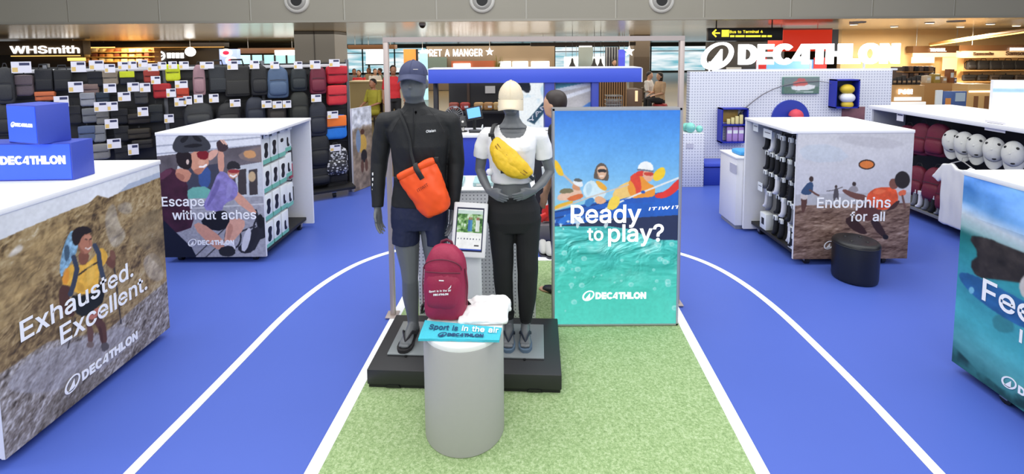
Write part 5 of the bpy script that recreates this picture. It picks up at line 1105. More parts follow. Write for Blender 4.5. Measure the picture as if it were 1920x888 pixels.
hand(fb, F_(999, 358, -.102), F_(969, 371, -.155) - F_(999, 358, -.102), (-.35, -.5, .8), (-.2, .85, .1), .158, .22, .1, .8, .0076)
flL = [F_(942, 412, .02), F_(943, 460, .01), F_(945, 512, .0), F_(948, 545, .03), F_(953, 590, .04), F_(955, 628, .045)]; flR = [F_(988, 412, .02), F_(988, 460, .01), F_(988, 512, .0), F_(988, 545, .03), F_(986, 590, .04), F_(985, 628, .045)]
l2 = [.082, .07, .05, .048, .034, .028]
fb.tube(flL, l2, 16); fb.tube(flR, l2, 16)
ff = [((flL[-1].x, Yf + .06, FLOORZ + .016), (flL[-1].x - .005, Yf - .15, FLOORZ + .016)), ((flR[-1].x, Yf + .06, FLOORZ + .016), (flR[-1].x - .005, Yf - .15, FLOORZ + .016))]
for (h_, t_), an in zip(ff, (flL[-1], flR[-1])): foot(fb, h_, t_, .036, .068); fb.tube([an, (h_[0], h_[1] - .01, FLOORZ + .05)], [.028, .031], 12)
obj('body', fb, MANN, wom, 180, True, remesh=.0045, sm=3)
WCOT = mat('white_tshirt', (232, 231, 230), .85, noise_amt=.05)
ts = MB(); ts.ell(rowsY(Yf, [(l - 3, r + 3, y, d + .012, dy) for l, r, y, d, dy in torso_f[:4]] + [(919, 1000, 320, .098, -.002), (921, 998, 338, .094, 0)]), 34, 2.3)
trap(ts, (961, 246), FSL, FSR, Yf + .015, .011, .76); ts.ball(F_(940, 277, -.075), (.055, .052, .052), 14); ts.ball(F_(979, 277, -.075), (.055, .052, .052), 14)
ts.tube([FSL, F_(905, 275, .025), F_(903, 294, .03)], [.056, .054, .053], 18); ts.tube([FSR, F_(1018, 275, .025), F_(1020, 296, .03)], [.056, .054, .053], 18)
nk = F_(962, 234, -.03)
def neck_cut(c):
    dx, dz = (c.x - nk.x) / .088, (c.z - nk.z) / .082
    return dx * dx + dz * dz < 1 and c.z > F_(962, 254).z and c.y < Yf + .06
tee = obj('tshirt', ts, WCOT, wom, 180, True, remesh=.005, sm=4, cut=neck_cut, solid=.003, disp=lambda q: .005 * noise.noise(Vector((q.x * 12 + q.z * 8, q.y * 10, q.z * 8))) + .003 * noise.noise(Vector((q.x * 26, q.y * 20, q.z * 18))))
JOG = mat('black_jogger', (20, 20, 22), .8, noise_amt=.2)
jg = MB(); jg.ell(rowsY(Yf, [(917, 1002, 366, .102, .008), (911, 1012, 388, .122, .015), (911, 1013, 408, .125, .02), (922, 1003, 428, .10, .02)]), 32, 2.3)
jg.tube([F_(940, 405, .015), F_(942, 450, .01), F_(943, 500, .005), F_(945, 545, .02), F_(951, 578, .035), F_(953, 590, .04)], [.094, .078, .066, .058, .044, .035], 20); jg.tube([F_(989, 405, .015), F_(989, 450, .01), F_(989, 500, .005), F_(989, 545, .02), F_(987, 580, .035), F_(986, 597, .04)], [.092, .076, .068, .062, .052, .042], 20)
jo = obj('joggers', jg, JOG, wom, 180, True, remesh=.0055, sm=3, disp=lambda q: .005 * noise.noise(Vector((q.x * 16, q.y * 16, q.z * 9))))
mb = MB(); rr = rowsY(Yf, [(916, 1003, 363, .104, .008), (915, 1004, 370, .108, .009)]); mb.ell(rr, 32, 2.3); obj('waistband', mb, mat('black_rib', (28, 28, 30), .8), jo, 60, True)
for q, c in zip((F_(953, 590, .04), F_(986, 597, .04)), (0, 1)): mb = MB(); mb.tube([q + Vector((0, 0, .02)), q - Vector((0, 0, .016))], [.043, .037], 18); obj('ankle_cuff', mb, MATS['black_rib'], jo, 60, True)
GREYF = mat('blue_grey_foam', (84, 104, 124), .7)
for h_, t_ in ff: flipflop(wom, h_, t_, GREYF, mat('strap_navy', (36, 44, 58), .6), .044)
cc = cap(wom, (hf.x, Yf - .02, F_(958, 183).z), .079, mat('cream_cap', (222, 208, 180), .8, noise_amt=.12, nscale=60, bump=.15, bscale=200), .05, .045, .105, 2.7, .06, 1.38, -.05)
# yellow waist bag worn across the chest
Yw = Yf - .15
a0, a1 = at(924, 262, Yw + .02), at(994, 330, Yw); fa = (a1 - a0); Lf = fa.length; fa.normalize(); pr_ = Vector((-fa.z, 0, fa.x)) ; pr_ = -pr_ if pr_.z > 0 else pr_
fp = thing('waist_bag', 'yellow waist bag worn diagonally over the white T-shirt', 'bag', at(960, 300, Yw)); YEL = mat('yellow_nylon', (226, 184, 30), .5, noise_amt=.3, nscale=40, bump=.2, bscale=70)
def cres(t): return .026 + .052 * math.sin(PI * min(1, max(0, t))) ** .75
mb = MB(); R_ = []
for i in range(17):
    t_ = i / 16; hgt = cres(t_); c = a0 + fa * Lf * t_ + pr_ * (hgt * .62 - .02); d_ = .012 + .045 * math.sin(PI * t_) ** .6
    R_.append([c + pr_ * (hgt * math.cos(q)) + Vector((0, -1, 0)) * (d_ * math.sin(q)) for q in [2 * PI * j / 22 for j in range(22)]])
mb.loft(R_); wb = obj('body', mb, YEL, fp, 180, True, subd=1, disp=lambda q: .005 * noise.noise(q * 20) + .003 * noise.noise(q * 55))
def along(t, off, out): hgt = cres(t); return a0 + fa * Lf * t + pr_ * (hgt * .62 - .02 + hgt * off) + Vector((0, -1, 0)) * out
mb = MB(); R_ = []
for i in range(13):
    t_ = .12 + .74 * i / 12; s = math.sin(PI * i / 12) ** .5; c = along(t_, .3, .034 + .012 * s); R_.append([c + pr_ * (.038 * s + .003) * math.cos(q) + Vector((0, -1, 0)) * (.016 * s + .002) * math.sin(q) for q in [2 * PI * j / 16 for j in range(16)]])
mb.loft(R_); obj('front_pocket', mb, YEL, fp, 180, True, subd=1, disp=lambda q: .003 * noise.noise(q * 40))
YD = mat('yellow_dark_trim', (150, 112, 16), .5)
for off, out in ((-.35, .050), (-.02, .052)):
    mb = MB(); mb.tube([along(t, off, out - .028 * abs(t - .5) * 1.4) for t in np.linspace(.1, .9, 14)], .0035, 8); obj('zip', mb, YD, fp, 60, True)
mb = MB(); q = along(.55, .78, .045); mb.box(q.x - .015, q.x + .015, q.y - .004, q.y + .004, q.z - .009, q.z + .009, .002); obj('woven_label', mb, BLACK, wb, 40, True)
mb = MB(); mb.tube([a0 + fa * .01, at(922, 250, Yw + .03), at(924, 240, Yf - .09), at(927, 233, Yf - .03), at(930, 232, Yf + .03)], [(.013, .003)] * 5, 8, ref=(1, 0, 0)); obj('strap', mb, BLACK, fp, 60, True)
mb = MB(); mb.tube([a1 - fa * .01, at(1000, 336, Yf - .06), at(1003, 330, Yf + .02)], [(.013, .003)] * 3, 8, ref=(0, 0, 1)); obj('strap', mb, BLACK, fp, 60, True)
mb = MB(); q = at(922, 253, Yw + .022); mb.box(q.x - .02, q.x + .016, q.y - .008, q.y + .006, q.z - .01, q.z + .012, .004); obj('buckle', mb, BLACK, fp, 40, True)
pm = thing('pompom', 'small white fluffy pompom at the female mannequin waist', 'pompom', F_(918, 322, -.06)); mb = MB(); mb.ball((0, 0, 0), .022, 18); obj('fluff', mb, mat('fluffy_white', (236, 236, 240), .95), pm, 180, disp=lambda q: .006 * noise.noise(q * 160)); mb = MB(); mb.tube([(0, 0, .018), (.012, .0, .05), (.03, .0, .07)], .0015, 6); obj('loop', mb, CARTON, pm, 40)
# ------------------------------------------------------------------ black stool
t = thing('stool', 'round black tufted stool in front of the beach frisbee print', 'stool', (2.985, 4.06, 0))
LEATH = mat('black_leather', (26, 27, 30), .38, noise_amt=.1, bump=.1, bscale=150)
mb = MB(); mb.lathe([(.150, .0), (.168, .008), (.172, .03), (.174, .18), (.176, .318), (.172, .336), (.160, .348), (.14, .352), (.07, .352), (.002, .351)], n=64); obj('body', mb, LEATH, t, 60)
mb = MB(); mb.tube([(.176 * math.cos(a), .176 * math.sin(a), .318) for a in np.linspace(0, 2 * PI, 49)[:-1]], .004, 8, closed=True); obj('piping', mb, LEATH, t, 60)
for a in (.6, 2.2, 3.7, 5.3): mb = MB(); mb.ball((.085 * math.cos(a), .085 * math.sin(a), .353), (.014, .014, .006), 14); obj('button', mb, LEATH, t, 60)
# ------------------------------------------------------------------ blue lit boxes on the hiker unit
BLIT = mat('blue_lit_face', (50, 84, 236), .4, emit=.75, ecol=(48, 84, 240)); BSIDE = mat('blue_box_side', (58, 76, 176), .5)
def lit_box(name, label, C, rz, wd, dp_, h, txt_w, logo=True):
    t = thing(name, label, 'sign box', C, rz); mb = MB(); mb.box(-wd, 0, 0, dp_, 0, h, .003); obj('housing', mb, BSIDE, t, 40)
    mb = MB(); mb.box(-wd + .008, -.008, -.003, .001, .008, h - .008); f_ = obj('lit_face', mb, BLIT, t)
    mb = MB(); put_brand(mb, (-txt_w - .035, -.003, h * .44), (-.035, -.003, h * .44), Z, (0, -1, 0)); obj('lettering', mb, LITINK, f_); return t
lit_box('sign_box', 'long blue lit box with a white shop name lying on the hiker unit', (-2.572, 2.765, 1.266), .03, .72, .15, .222, .46)
lit_box('sign_box', 'small blue lit cube stacked on the long blue lit box', (-2.695, 2.70, 1.489), -.30, .26, .16, .225, .185)
# ------------------------------------------------------------------ bags
def bag_m(c, name): return mat('bag_' + name, c, .65, noise_amt=.25, nscale=25, bump=.2, bscale=80)
BA = bag_m((40, 41, 44), 'base'); BT = mat('bag_trim', (18, 18, 20), .6)
def backpack_proto():
    t = thing('backpack', 'x', 'backpack'); mb = MB(); rounded_pack(mb, .30, .16, .46, seg=20); obj('body', mb, BA, t, 180, subd=1, disp=lambda q: .008 * noise.noise(q * 11))
    mb = MB(); mb.ell([(0, -.055, .04, .11, .05), (0, -.06, .08, .125, .06), (0, -.06, .2, .125, .055), (0, -.05, .25, .11, .04)], 18, 3); obj('front_pocket', mb, BA, t, 180, subd=1)
    mb = MB(); mb.tube([(-.04, .03, .45), (-.02, .03, .50), (.02, .03, .50), (.04, .03, .45)], (.009, .004), 8); obj('grab_handle', mb, BT, t, 60)
    for s_ in (-1, 1): mb = MB(); mb.tube([(s_ * .08, .07, .42), (s_ * .15, .08, .3), (s_ * .14, .08, .1), (s_ * .1, .07, .03)], (.016, .006), 8); obj('shoulder_strap', mb, BT, t, 60)
    mb = MB(); mb.tube([(-.11, -.09, .262), (0, -.112, .27), (.11, -.09, .262)], .004, 6); obj('zip', mb, BT, t, 60); return t
def pouch_proto():
    t = thing('pouch', 'x', 'pouch'); mb = MB(); mb.box(-.15, .15, -.06, .06, 0, .24, .045, seg=4); obj('body', mb, BA, t, 180, subd=1, disp=lambda q: .01 * noise.noise(q * 13))
    mb = MB(); mb.box(-.14, .14, -.074, -.045, .13, .235, .012, seg=3); obj('flap', mb, BA, t, 180)
    mb = MB(); mb.tube([(-.12, -.062, .12), (.12, -.062, .12)], .004, 6); obj('zip', mb, BT, t)
    mb = MB(); mb.tube([(0, 0, .235), (0, .0, .29)], (.012, .003), 8); obj('hang_loop', mb, BT, t, 60); return t
def tote_proto():
    t = thing('tote_bag', 'x', 'tote bag'); mb = MB(); mb.box(-.17, .17, -.07, .07, 0, .36, .03, seg=3); obj('body', mb, BA, t, 180, disp=lambda q: .012 * noise.noise(Vector((q.x * 8 + q.z * 9, q.y * 8, q.z * 6))))
    mb = MB(); mb.box(-.15, .15, -.085, -.06, .03, .19, .012, seg=3); obj('front_pocket', mb, BA, t, 180)
    mb = MB(); mb.tube([(-.09, -.04, .35), (-.07, -.04, .43), (.07, -.04, .43), (.09, -.04, .35)], (.012, .004), 8); obj('handle', mb, BT, t, 60); return t
PRO = {'b': backpack_proto(), 'p': pouch_proto(), 't': tote_proto()}; DIM = {'b': (.30, .46), 'p': (.30, .24), 't': (.34, .36)}; USED = {}
def put_bag(kind, bottom, rz, sx, sz, label, group, M, sy=None):
    p = PRO[kind]
    if kind not in USED:
        p.location = bottom; p.rotation_euler = (0, 0, rz); p.scale = (sx, sy or sx, sz); p['label'] = label; p['group'] = group; USED[kind] = 1; t = p
        for c in p.children: recol(c, {BA.name: M})
        return p
    t = dup(p, bottom, rz, label, group, None, (sx, sy or sx, sz))
    for c in t.children: recol2(c, M)
    return t
def recol2(o, M):
    if o.material_slots and o.data.materials[0] == BA: o.material_slots[0].link = 'OBJECT'; o.material_slots[0].material = M
# --- the dark bag wall on the left
WA = Vector((-2.42, 6.92, 0)); WD = Vector((-2.9, -1.76, 0)).normalized(); WN = Vector((-WD.y, WD.x, 0)) * 1.0
if WN.y > 0: WN = -WN
WRZ = math.atan2(WN.x, -WN.y)
def onw(px, py, off=0.0):
    d = Vector(ray(px, py)); e = Vector(EYE); q = WA + WN * off; tt = (q - e).dot(WN) / d.dot(WN); return e + d * tt
t = thing('bag_wall', 'long dark slatted display wall covered in bags behind the cyclists unit', 'display wall', WA, math.atan2(WD.y, WD.x))
SLAT = mat('slat_wall', (22, 22, 25), .6)
mb = MB(); mb.box(-.02, 4.2, -.0, .06, .1, 1.86, .004); obj('back_panel', mb, SLAT, t, 40); L_ = rootmat(t).inverted() @ (WA + WN); sgn = 1 if L_.y > 0 else -1
for z in np.arange(.25, 1.85, .16): mb = MB(); mb.box(0, 4.18, (.06 if sgn > 0 else -.012), (.072 if sgn > 0 else 0), z, z + .02); obj('slat_groove', mb, BLACK, t)
for x in (-.03, 1.05, 2.1, 3.15, 4.2): mb = MB(); mb.box(x - .02, x + .02, -.02, .08, .02, 1.9, .004); obj('upright', mb, mat('upright_grey', (96, 98, 104), .4, .5), t, 40)
mb = MB(); mb.box(-.02, 4.2, (.06 if sgn > 0 else -.40), (.40 if sgn > 0 else 0), .10, .14, .004); obj('base_shelf', mb, SLAT, t, 40)
mb = MB(); mb.box(-.02, 4.2, (.06 if sgn > 0 else -.03), (.09 if sgn > 0 else 0), 1.80, 1.84, .004); obj('price_rail', mb, mat('rail_white', (206, 206, 212), .5), t, 40)
for x in (.25, 1.6, 3.0): 
    mb = MB(); y_ = .3 * sgn; mb.tube([(x - .02, y_, .04), (x + .02, y_, .04)], .04, 16); c_o = obj('caster', mb, BLACK, t, 40); mb = MB(); mb.box(x - .03, x + .03, y_ - .03, y_ + .03, .07, .10, .003); obj('caster_fork', mb, GREY_METAL, c_o, 40)
WG = 'bags on the dark display wall'
bags = [(325, 136, 28, 32, 'p', (214, 226, 40), 'lime yellow pouch in the top row of the bag wall'), (375, 150, 24, 58, 'b', (150, 116, 122), 'slim dusty pink backpack in the top row of the bag wall'),
    (411, 148, 36, 50, 't', (52, 56, 60), 'dark grey tote bag right of the dusty pink backpack'), (447, 152, 48, 58, 't', (46, 45, 42), 'large charcoal tote bag in the top row beside the black backpack'),
    (488, 150, 34, 58, 'b', (30, 31, 34), 'black backpack between the charcoal tote and the slate blue backpack'), (522, 154, 42, 60, 'b', (70, 90, 118), 'slate blue rounded backpack in the top row of the bag wall'),
    (561, 148, 32, 46, 'b', (38, 46, 50), 'dark green-grey backpack between the slate blue and maroon ones'), (597, 150, 32, 52, 'b', (104, 28, 48), 'maroon backpack in the top row beside the red pouches'),
    (632, 140, 40, 34, 'p', (190, 34, 48), 'red pouch at the top right end of the bag wall'), (632, 178, 38, 38, 'p', (206, 48, 56), 'red pouch hanging below the topmost red pouch'),
    (374, 214, 56, 44, 'b', (58, 60, 62), 'dark grey backpack lying just above the cyclists unit'), (430, 214, 46, 44, 'b', (34, 34, 36), 'black backpack second from left above the cyclists unit'),
    (480, 206, 38, 50, 'b', (40, 46, 62), 'dark navy backpack above the middle of the cyclists unit top'), (520, 208, 36, 44, 'b', (58, 50, 46), 'dark brown backpack under the slate blue backpack'), (562, 200, 38, 60, 'b', (44, 46, 40), 'olive black backpack under the dark green-grey backpack'),
    (597, 222, 36, 66, 'b', (40, 44, 58), 'navy backpack hanging under the maroon backpack'), (600, 282, 40, 66, 'b', (28, 30, 36), 'black backpack halfway down right of the cyclists unit'), (601, 327, 42, 38, 'b', (26, 28, 36), 'black backpack lowest on the wall right of the cyclists unit'),
    (629, 238, 44, 46, 'p', (36, 120, 210), 'bright blue pouch with an orange flap on the wall'), (631, 300, 46, 54, 'b', (126, 126, 126), 'black and white patterned backpack low on the wall'), (632, 340, 40, 30, 'p', (26, 26, 30), 'black pouch at the bottom right corner of the bag wall'),
    (240, 146, 30, 26, 'p', (40, 44, 56), 'navy pouch with a lime flap in the top row'), (208, 146, 30, 28, 'p', (150, 136, 116), 'beige pouch in the top row of the bag wall'), (180, 148, 30, 30, 'p', (32, 33, 40), 'black pouch left of the beige pouch'),
    (285, 143, 30, 24, 'p', (168, 62, 50), 'rust red pouch in the top row of the bag wall'), (305, 170, 34, 28, 'p', (184, 42, 44), 'red pouch in the second row of the bag wall'), (344, 178, 24, 30, 'p', (210, 78, 52), 'orange red pouch beside the red second-row pouch'),
    (172, 168, 30, 22, 'p', (128, 106, 98), 'dusty brown pouch in the second row near the left'), (166, 186, 30, 26, 'p', (150, 152, 156), 'silver grey pouch below the dusty brown pouch'), (194, 184, 26, 24, 'p', (44, 62, 78), 'petrol blue pouch right of the silver grey pouch'),
    (266, 182, 26, 26, 'p', (82, 82, 80), 'grey pouch in the third row of the bag wall'), (170, 216, 30, 28, 'p', (110, 112, 114), 'pale grey pouch in the fourth row near the blue lit cube'), (194, 220, 26, 26, 'p', (120, 118, 112), 'stone grey pouch right of the pale grey one'),
    (165, 250, 34, 30, 'p', (78, 92, 120), 'dusty blue pouch beside the blue lit cube'), (188, 250, 24, 32, 'p', (128, 130, 132), 'light grey pouch right of the dusty blue pouch'), (190, 284, 36, 30, 'p', (130, 128, 124), 'ash grey pouch just above the hiker unit'),
    (262, 222, 44, 20, 'p', (48, 42, 34), 'flat brown-black pouch in the fourth row'), (262, 250, 44, 20, 'p', (60, 52, 38), 'flat dark tan pouch in the fifth row'), (268, 270, 40, 18, 'p', (44, 40, 36), 'flat black-brown pouch beside the cyclists unit corner'),
    (294, 212, 28, 34, 'p', (42, 46, 46), 'dark pouch just left above the cyclists unit corner'), (226, 218, 34, 30, 'p', (30, 30, 32), 'black pouch in the middle of the fourth row'), (230, 250, 30, 30, 'p', (36, 36, 38), 'black pouch in the middle of the fifth row'), (232, 286, 32, 28, 'p', (34, 34, 36), 'black pouch low in the sixth row'),
    (120, 150, 34, 40, 't', (28, 30, 34), 'black tote bag at the left end under a white price sheet'), (85, 150, 34, 42, 't', (24, 26, 32), 'black tote bag second from the left end'), (48, 160, 36, 40, 'p', (92, 80, 84), 'mottled mauve pouch above the blue lit cube'), (14, 160, 34, 70, 'b', (50, 52, 56), 'dark grey backpack at the far left end'),
    (86, 180, 40, 18, 'p', (196, 104, 60), 'terracotta pouch just behind the blue lit cube'), (12, 225, 34, 60, 'b', (36, 38, 44), 'black backpack left behind the blue lit cube'), (140, 215, 30, 36, 'p', (36, 36, 40), 'black pouch right of the blue lit cube')]
for i, (x, y, w_, h_, kd, c, lab) in enumerate(bags):
    off = .24 if kd == 'b' else .19; top = onw(x, y - h_ / 2, off); bot = onw(x, y + h_ / 2, off); a = onw(x - w_ / 2, y, off); b_ = onw(x + w_ / 2, y, off)
    W_ = (b_ - a).length; H_ = top.z - bot.z; dw, dh = DIM[kd]
    t = put_bag(kd, bot, WRZ, W_ / dw, H_ / dh, lab, WG, bag_m(tuple(q * .8 for q in c) if max(c) < 90 else c, '%d' % i), min(W_ / dw, 1.0) * .85)
    if 'orange flap' in lab:
        for ch in t.children:
            if ch.name.startswith('flap'): ch.material_slots[0].material = mat('orange_flap', (240, 120, 40), .6)
    if 'lime flap' in lab:
        for ch in t.children:
            if ch.name.startswith('flap'): ch.material_slots[0].material = MATS['bag_0']
    if 'patterned' in lab:
        M = MATS['bag_%d' % i]; nt = M.node_tree; vo = nt.nodes.new('ShaderNodeTexVoronoi'); vo.inputs['Scale'].default_value = 28; cr = nt.nodes.new('ShaderNodeValToRGB'); cr.color_ramp.elements[0].position = .3; cr.color_ramp.elements[0].color = (.6, .6, .62, 1); cr.color_ramp.elements[1].position = .5; cr.color_ramp.elements[1].color = (.02, .02, .025, 1)
        tc = nt.nodes.new('ShaderNodeTexCoord'); nt.links.new(tc.outputs['Object'], vo.inputs['Vector']); nt.links.new(vo.outputs['Distance'], cr.inputs['Fac']); nt.links.new(cr.outputs['Color'], nt.nodes['Principled BSDF'].inputs['Base Color'])
# price cards along the wall
CARDW = mat('price_card_white', (222, 220, 226), .5); CARDY = mat('price_card_yellow', (218, 186, 110), .5); CARDN = mat('price_card_navy', (44, 48, 84), .5)
def card_proto():
    t = thing('price_card', 'x', 'price card'); mb = MB(); mb.box(-.5, .5, -.03, 0, -.5, .5); obj('card', mb, CARDW, t)
    mb = MB(); mb.box(-.46, -.18, -.035, -.028, -.42, -.02); obj('price_patch', mb, CARDY, t); mb = MB(); mb.box(-.1, .42, -.035, -.028, .16, .40); obj('printed_line', mb, CARDN, t); return t
CP = card_proto(); cpu = [0]
cards = [(40, 126, 38, 21), (147, 125, 28, 20), (181, 122, 28, 18), (206, 128, 20, 16), (231, 123, 20, 15), (248, 122, 17, 15), (268, 119, 18, 14), (287, 126, 20, 14), (304, 123, 16, 14), (324, 122, 16, 14), (345, 122, 18, 14), (388, 122, 26, 13), (436, 122, 20, 17), (477, 121, 18, 16), (515, 122, 17, 14), (559, 122, 16, 14), (591, 121, 20, 16), (627, 118, 20, 14),
    (292, 150, 18, 15), (142, 163, 28, 20), (206, 165, 24, 17), (250, 163, 22, 17), (272, 164, 20, 17), (321, 174, 18, 16), (340, 158, 24, 14), (233, 181, 24, 17), (115, 190, 28, 20), (189, 200, 25, 18), (211, 199, 20, 17), (338, 191, 22, 16), (352, 188, 16, 16), (372, 185, 17, 16), (401, 184, 18, 16), (441, 193, 20, 14), (268, 209, 20, 17), (317, 222, 18, 16), (209, 232, 25, 18), (214, 269, 26, 18), (250, 280, 20, 20),
    (593, 184, 19, 14), (500, 195, 19, 14), (520, 196, 18, 14), (538, 195, 16, 14), (624, 215, 20, 14), (629, 277, 20, 12)]
ordn = ['first', 'second', 'third', 'fourth', 'fifth', 'sixth', 'seventh', 'eighth', 'ninth', 'tenth', 'eleventh', 'twelfth', 'thirteenth', 'fourteenth', 'fifteenth', 'sixteenth', 'seventeenth', 'eighteenth', 'nineteenth', 'twentieth', 'twenty-first']
tops = sorted([c for c in cards if c[1] <= 130]); rest = sorted([c for c in cards if c[1] > 130], key=lambda c: c[0])
def near_bag(c):
    q = [b_ for b_ in bags if b_[1] >= c[1] - 4] or bags; q.sort(key=lambda b_: abs(b_[0] - c[0]) + abs(b_[1] - b_[3] / 2 - c[1])); return q[0][6]
for lst, where in ((tops, 'top rail'), (rest, 'lower rows')):
    for i, c in enumerate(lst):
        off = .34; p = onw(c[0], c[1], off); W_ = (onw(c[0] + c[2] / 2, c[1], off) - onw(c[0] - c[2] / 2, c[1], off)).length; H_ = onw(c[0], c[1] - c[3] / 2, off).z - onw(c[0], c[1] + c[3] / 2, off).z
        lab = '%s white price card from the left %s of the bag wall' % (ordn[i] if i < 21 else 'last', 'on the ' + where if where == 'top rail' else 'in the ' + where)
        if i >= 21: lab = 'white price card at the right end of the lower rows, number %d from the end' % (len(lst) - i)
        if i >= 21: lab = 'white price card beside the %s' % near_bag(c).split(' in the ')[0].split(' on the ')[0]
        if not cpu[0]: t = CP; t.location = p; t.rotation_euler = (0, 0, WRZ); t.scale = (W_, .06, H_); t['label'] = lab; t['group'] = 'price cards on the bag wall'; cpu[0] = 1
        else: dup(CP, p, WRZ, lab, 'price cards on the bag wall', None, (W_, .06, H_))
# leaning printed board at the end of the bag wall
t = thing('display_board', 'tall printed board of a hiker leaning at the end of the bag wall', 'board', (-2.2, 6.95, 0))
q0, q1 = Vector((-2.285, 6.76, .004)), Vector((-2.12, 7.14, .004)); U_ = q1 - q0; nb = Vector((U_.y, -U_.x, 0)).normalized()
P = Print(q0 + nb * .012, U_, (0, 0, 1.2), 60, 150); u, v = P.u, P.v
P.c[:] = (214, 216, 222); P.mix(np.clip((.72 + .12 * fbm(P.mu, P.mv, 6, 81) - v) * 30, 0, 1), (150, 132, 112)); P.c *= (1 + (fbm(P.mu, P.mv, 14, 82, 4) - .5) * .7)[..., None]
for cx, cy, rx, ry, c in ((.5, .55, .2, .12, (214, 172, 86)), (.5, .70, .1, .035, (90, 60, 50)), (.55, .40, .16, .08, (50, 48, 50)), (.45, .28, .08, .08, (110, 80, 66)), (.66, .28, .08, .08, (110, 80, 66)), (.28, .6, .12, .14, (130, 150, 176))):
    P.mix(P.blur((((u - cx) / rx) ** 2 + ((v - cy) / ry) ** 2 < 1).astype(float), 1), c)
mb = MB(); mb.prism([(0, 0), (U_.length, 0), (U_.length, 1.2), (0, 1.2)], q0 + nb * .010, U_.normalized(), Z, -nb * .03); bo = obj('board', mb, CARDW, t, None, True); P.build('print', POSTER, bo, .001)
# ------------------------------------------------------------------ long gondola on the right
GX = 4.72
gon = thing('gondola', 'long white-topped gondola with maroon backpacks and white caps on its dark side', 'gondola', (5.2, 4.8, 0))
mb = MB(); mb.box(GX - .03, GX + 1.05, 3.2, 6.28, 1.215, 1.262, .004); obj('top', mb, WHITE, gon, 40, True)
mb = MB(); mb.box(GX + .0, GX + 1.02, 6.22, 6.25, .08, 1.215); obj('end_panel', mb, mat('grey_panel', (176, 178, 182), .5), gon, None, True)
mb = MB(); mb.box(GX + .42, GX + .46, 3.2, 6.22, .08, 1.215); obj('back_panel', mb, SLAT, gon, None, True)
mb = MB(); mb.box(GX + .02, GX + 1.0, 3.25, 6.2, .10, .13); obj('base_tray', mb, mat('base_grey', (120, 120, 120), .5), gon, None, True)
for y in (3.6, 4.95, 6.1): caster(gon, GX + .08, y)
MRD = bag_m((104, 22, 46), 'gondola_maroon'); GG = 'maroon backpacks on the gondola'
for i, (x, y, w_, h_, lab) in enumerate(((1700, 262, 20, 56, 'maroon backpack at the dark far end of the gondola upper row'), (1726, 260, 24, 60, 'maroon backpack second from the far end, upper row of the gondola'), (1758, 262, 30, 62, 'maroon backpack beside the first white cap, upper row'),
    (1718, 338, 22, 56, 'maroon backpack in the lower gondola row beside the frisbee thrower'), (1752, 346, 36, 66, 'maroon backpack with a pale tag, lower row beside the white T-shirt'), (1778, 368, 30, 60, 'maroon backpack in shadow behind the white T-shirt'))):
    p = onx(x, y + h_ / 2, GX + .12); q = onx(x, y - h_ / 2, GX + .12)
    put_bag('b', p, -PI / 2 + .25, .78, (q.z - p.z) / .46, lab, GG, MRD, .9)
CAPW = mat('white_cap', (206, 206, 200), .8, noise_amt=.15, nscale=30)
def cap_proto():
    t = thing('cap', 'x', 'cap'); c = cap(t, (0, 0, 0), .10, CAPW, .075, .02, .12, 2.5, 0, 1.0); return t
cpt = cap_proto(); mb = MB(); mb.ball((.02, -.088, .055), (.022, .012, .016), 12); obj('badge', mb, BLACK, cpt, 60); mb = MB(); mb.ball((-.05, .055, .07), (.016, .014, .012), 10); mb.ball((.05, .055, .07), (.016, .014, .012), 10); obj('eyelets', mb, BLACK, cpt, 60)
for ch in cpt.children:
    if ch.name.startswith('cap'): ch.name = 'crown'
caps = ((1785, 264, 'white cap nearest the maroon backpacks on the gondola'), (1808, 268, 'white cap second from the maroon backpacks'), (1832, 273, 'white cap third from the maroon backpacks, under the price sheet'), (1864, 280, 'white cap right of the gap under the price sheet'), (1900, 288, 'rightmost white cap in the row over the underwater print'), (1940, 296, 'white cap at the picture edge'))
for i, (x, y, lab) in enumerate(caps[:5]):
    p = onx(x, y, GX + .06)
    if i == 0: t = cpt; t.location = p; t['label'] = lab; t['group'] = 'white caps on the gondola'
    else: t = dup(cpt, p, 0, lab, 'white caps on the gondola')
    t.rotation_euler = (PI / 2 - .1, .0, -PI / 2 + .35 + .1 * (i % 2)); t.scale = (.88, 1.02, .62)
for x, y, w_, lab in ((1688, 219, .1, 'small price card under the far end of the gondola top'), (1866, 237, .2, 'wide price sheet over the white caps')):
    t = thing('price_card', lab, 'price card', onx(x, y, GX - .0), 0, 'price cards on the gondola'); mb = MB(); mb.box(-.003, 0, -w_ / 2, w_ / 2, -.05, .05); obj('card', mb, CARDW, t); mb = MB(); mb.box(-.004, -.0025, -w_ / 2.6, w_ / 2.6, .015, .03); obj('printed_line', mb, CARDN, t)
for i, (x, y, c) in enumerate(((1716, 376, SOCKG), (1726, 384, SOCKW), (1738, 388, SOCKG), (1750, 394, SOCKB), (1762, 396, SOCKG), (1772, 400, SOCKW))):
    p = onx(x, y, GX + .06); kd = {SOCKB: 0, SOCKG: 1, SOCKW: 2}[c]; dup(sp[kd], (p.x, p.y, max(p.z - .1, .14)), 0, '%s sock pack hanging at the foot of the gondola, %s from the frisbee print' % (['black', 'grey', 'white'][kd], ordn[i]), 'sock packs on the gondola')
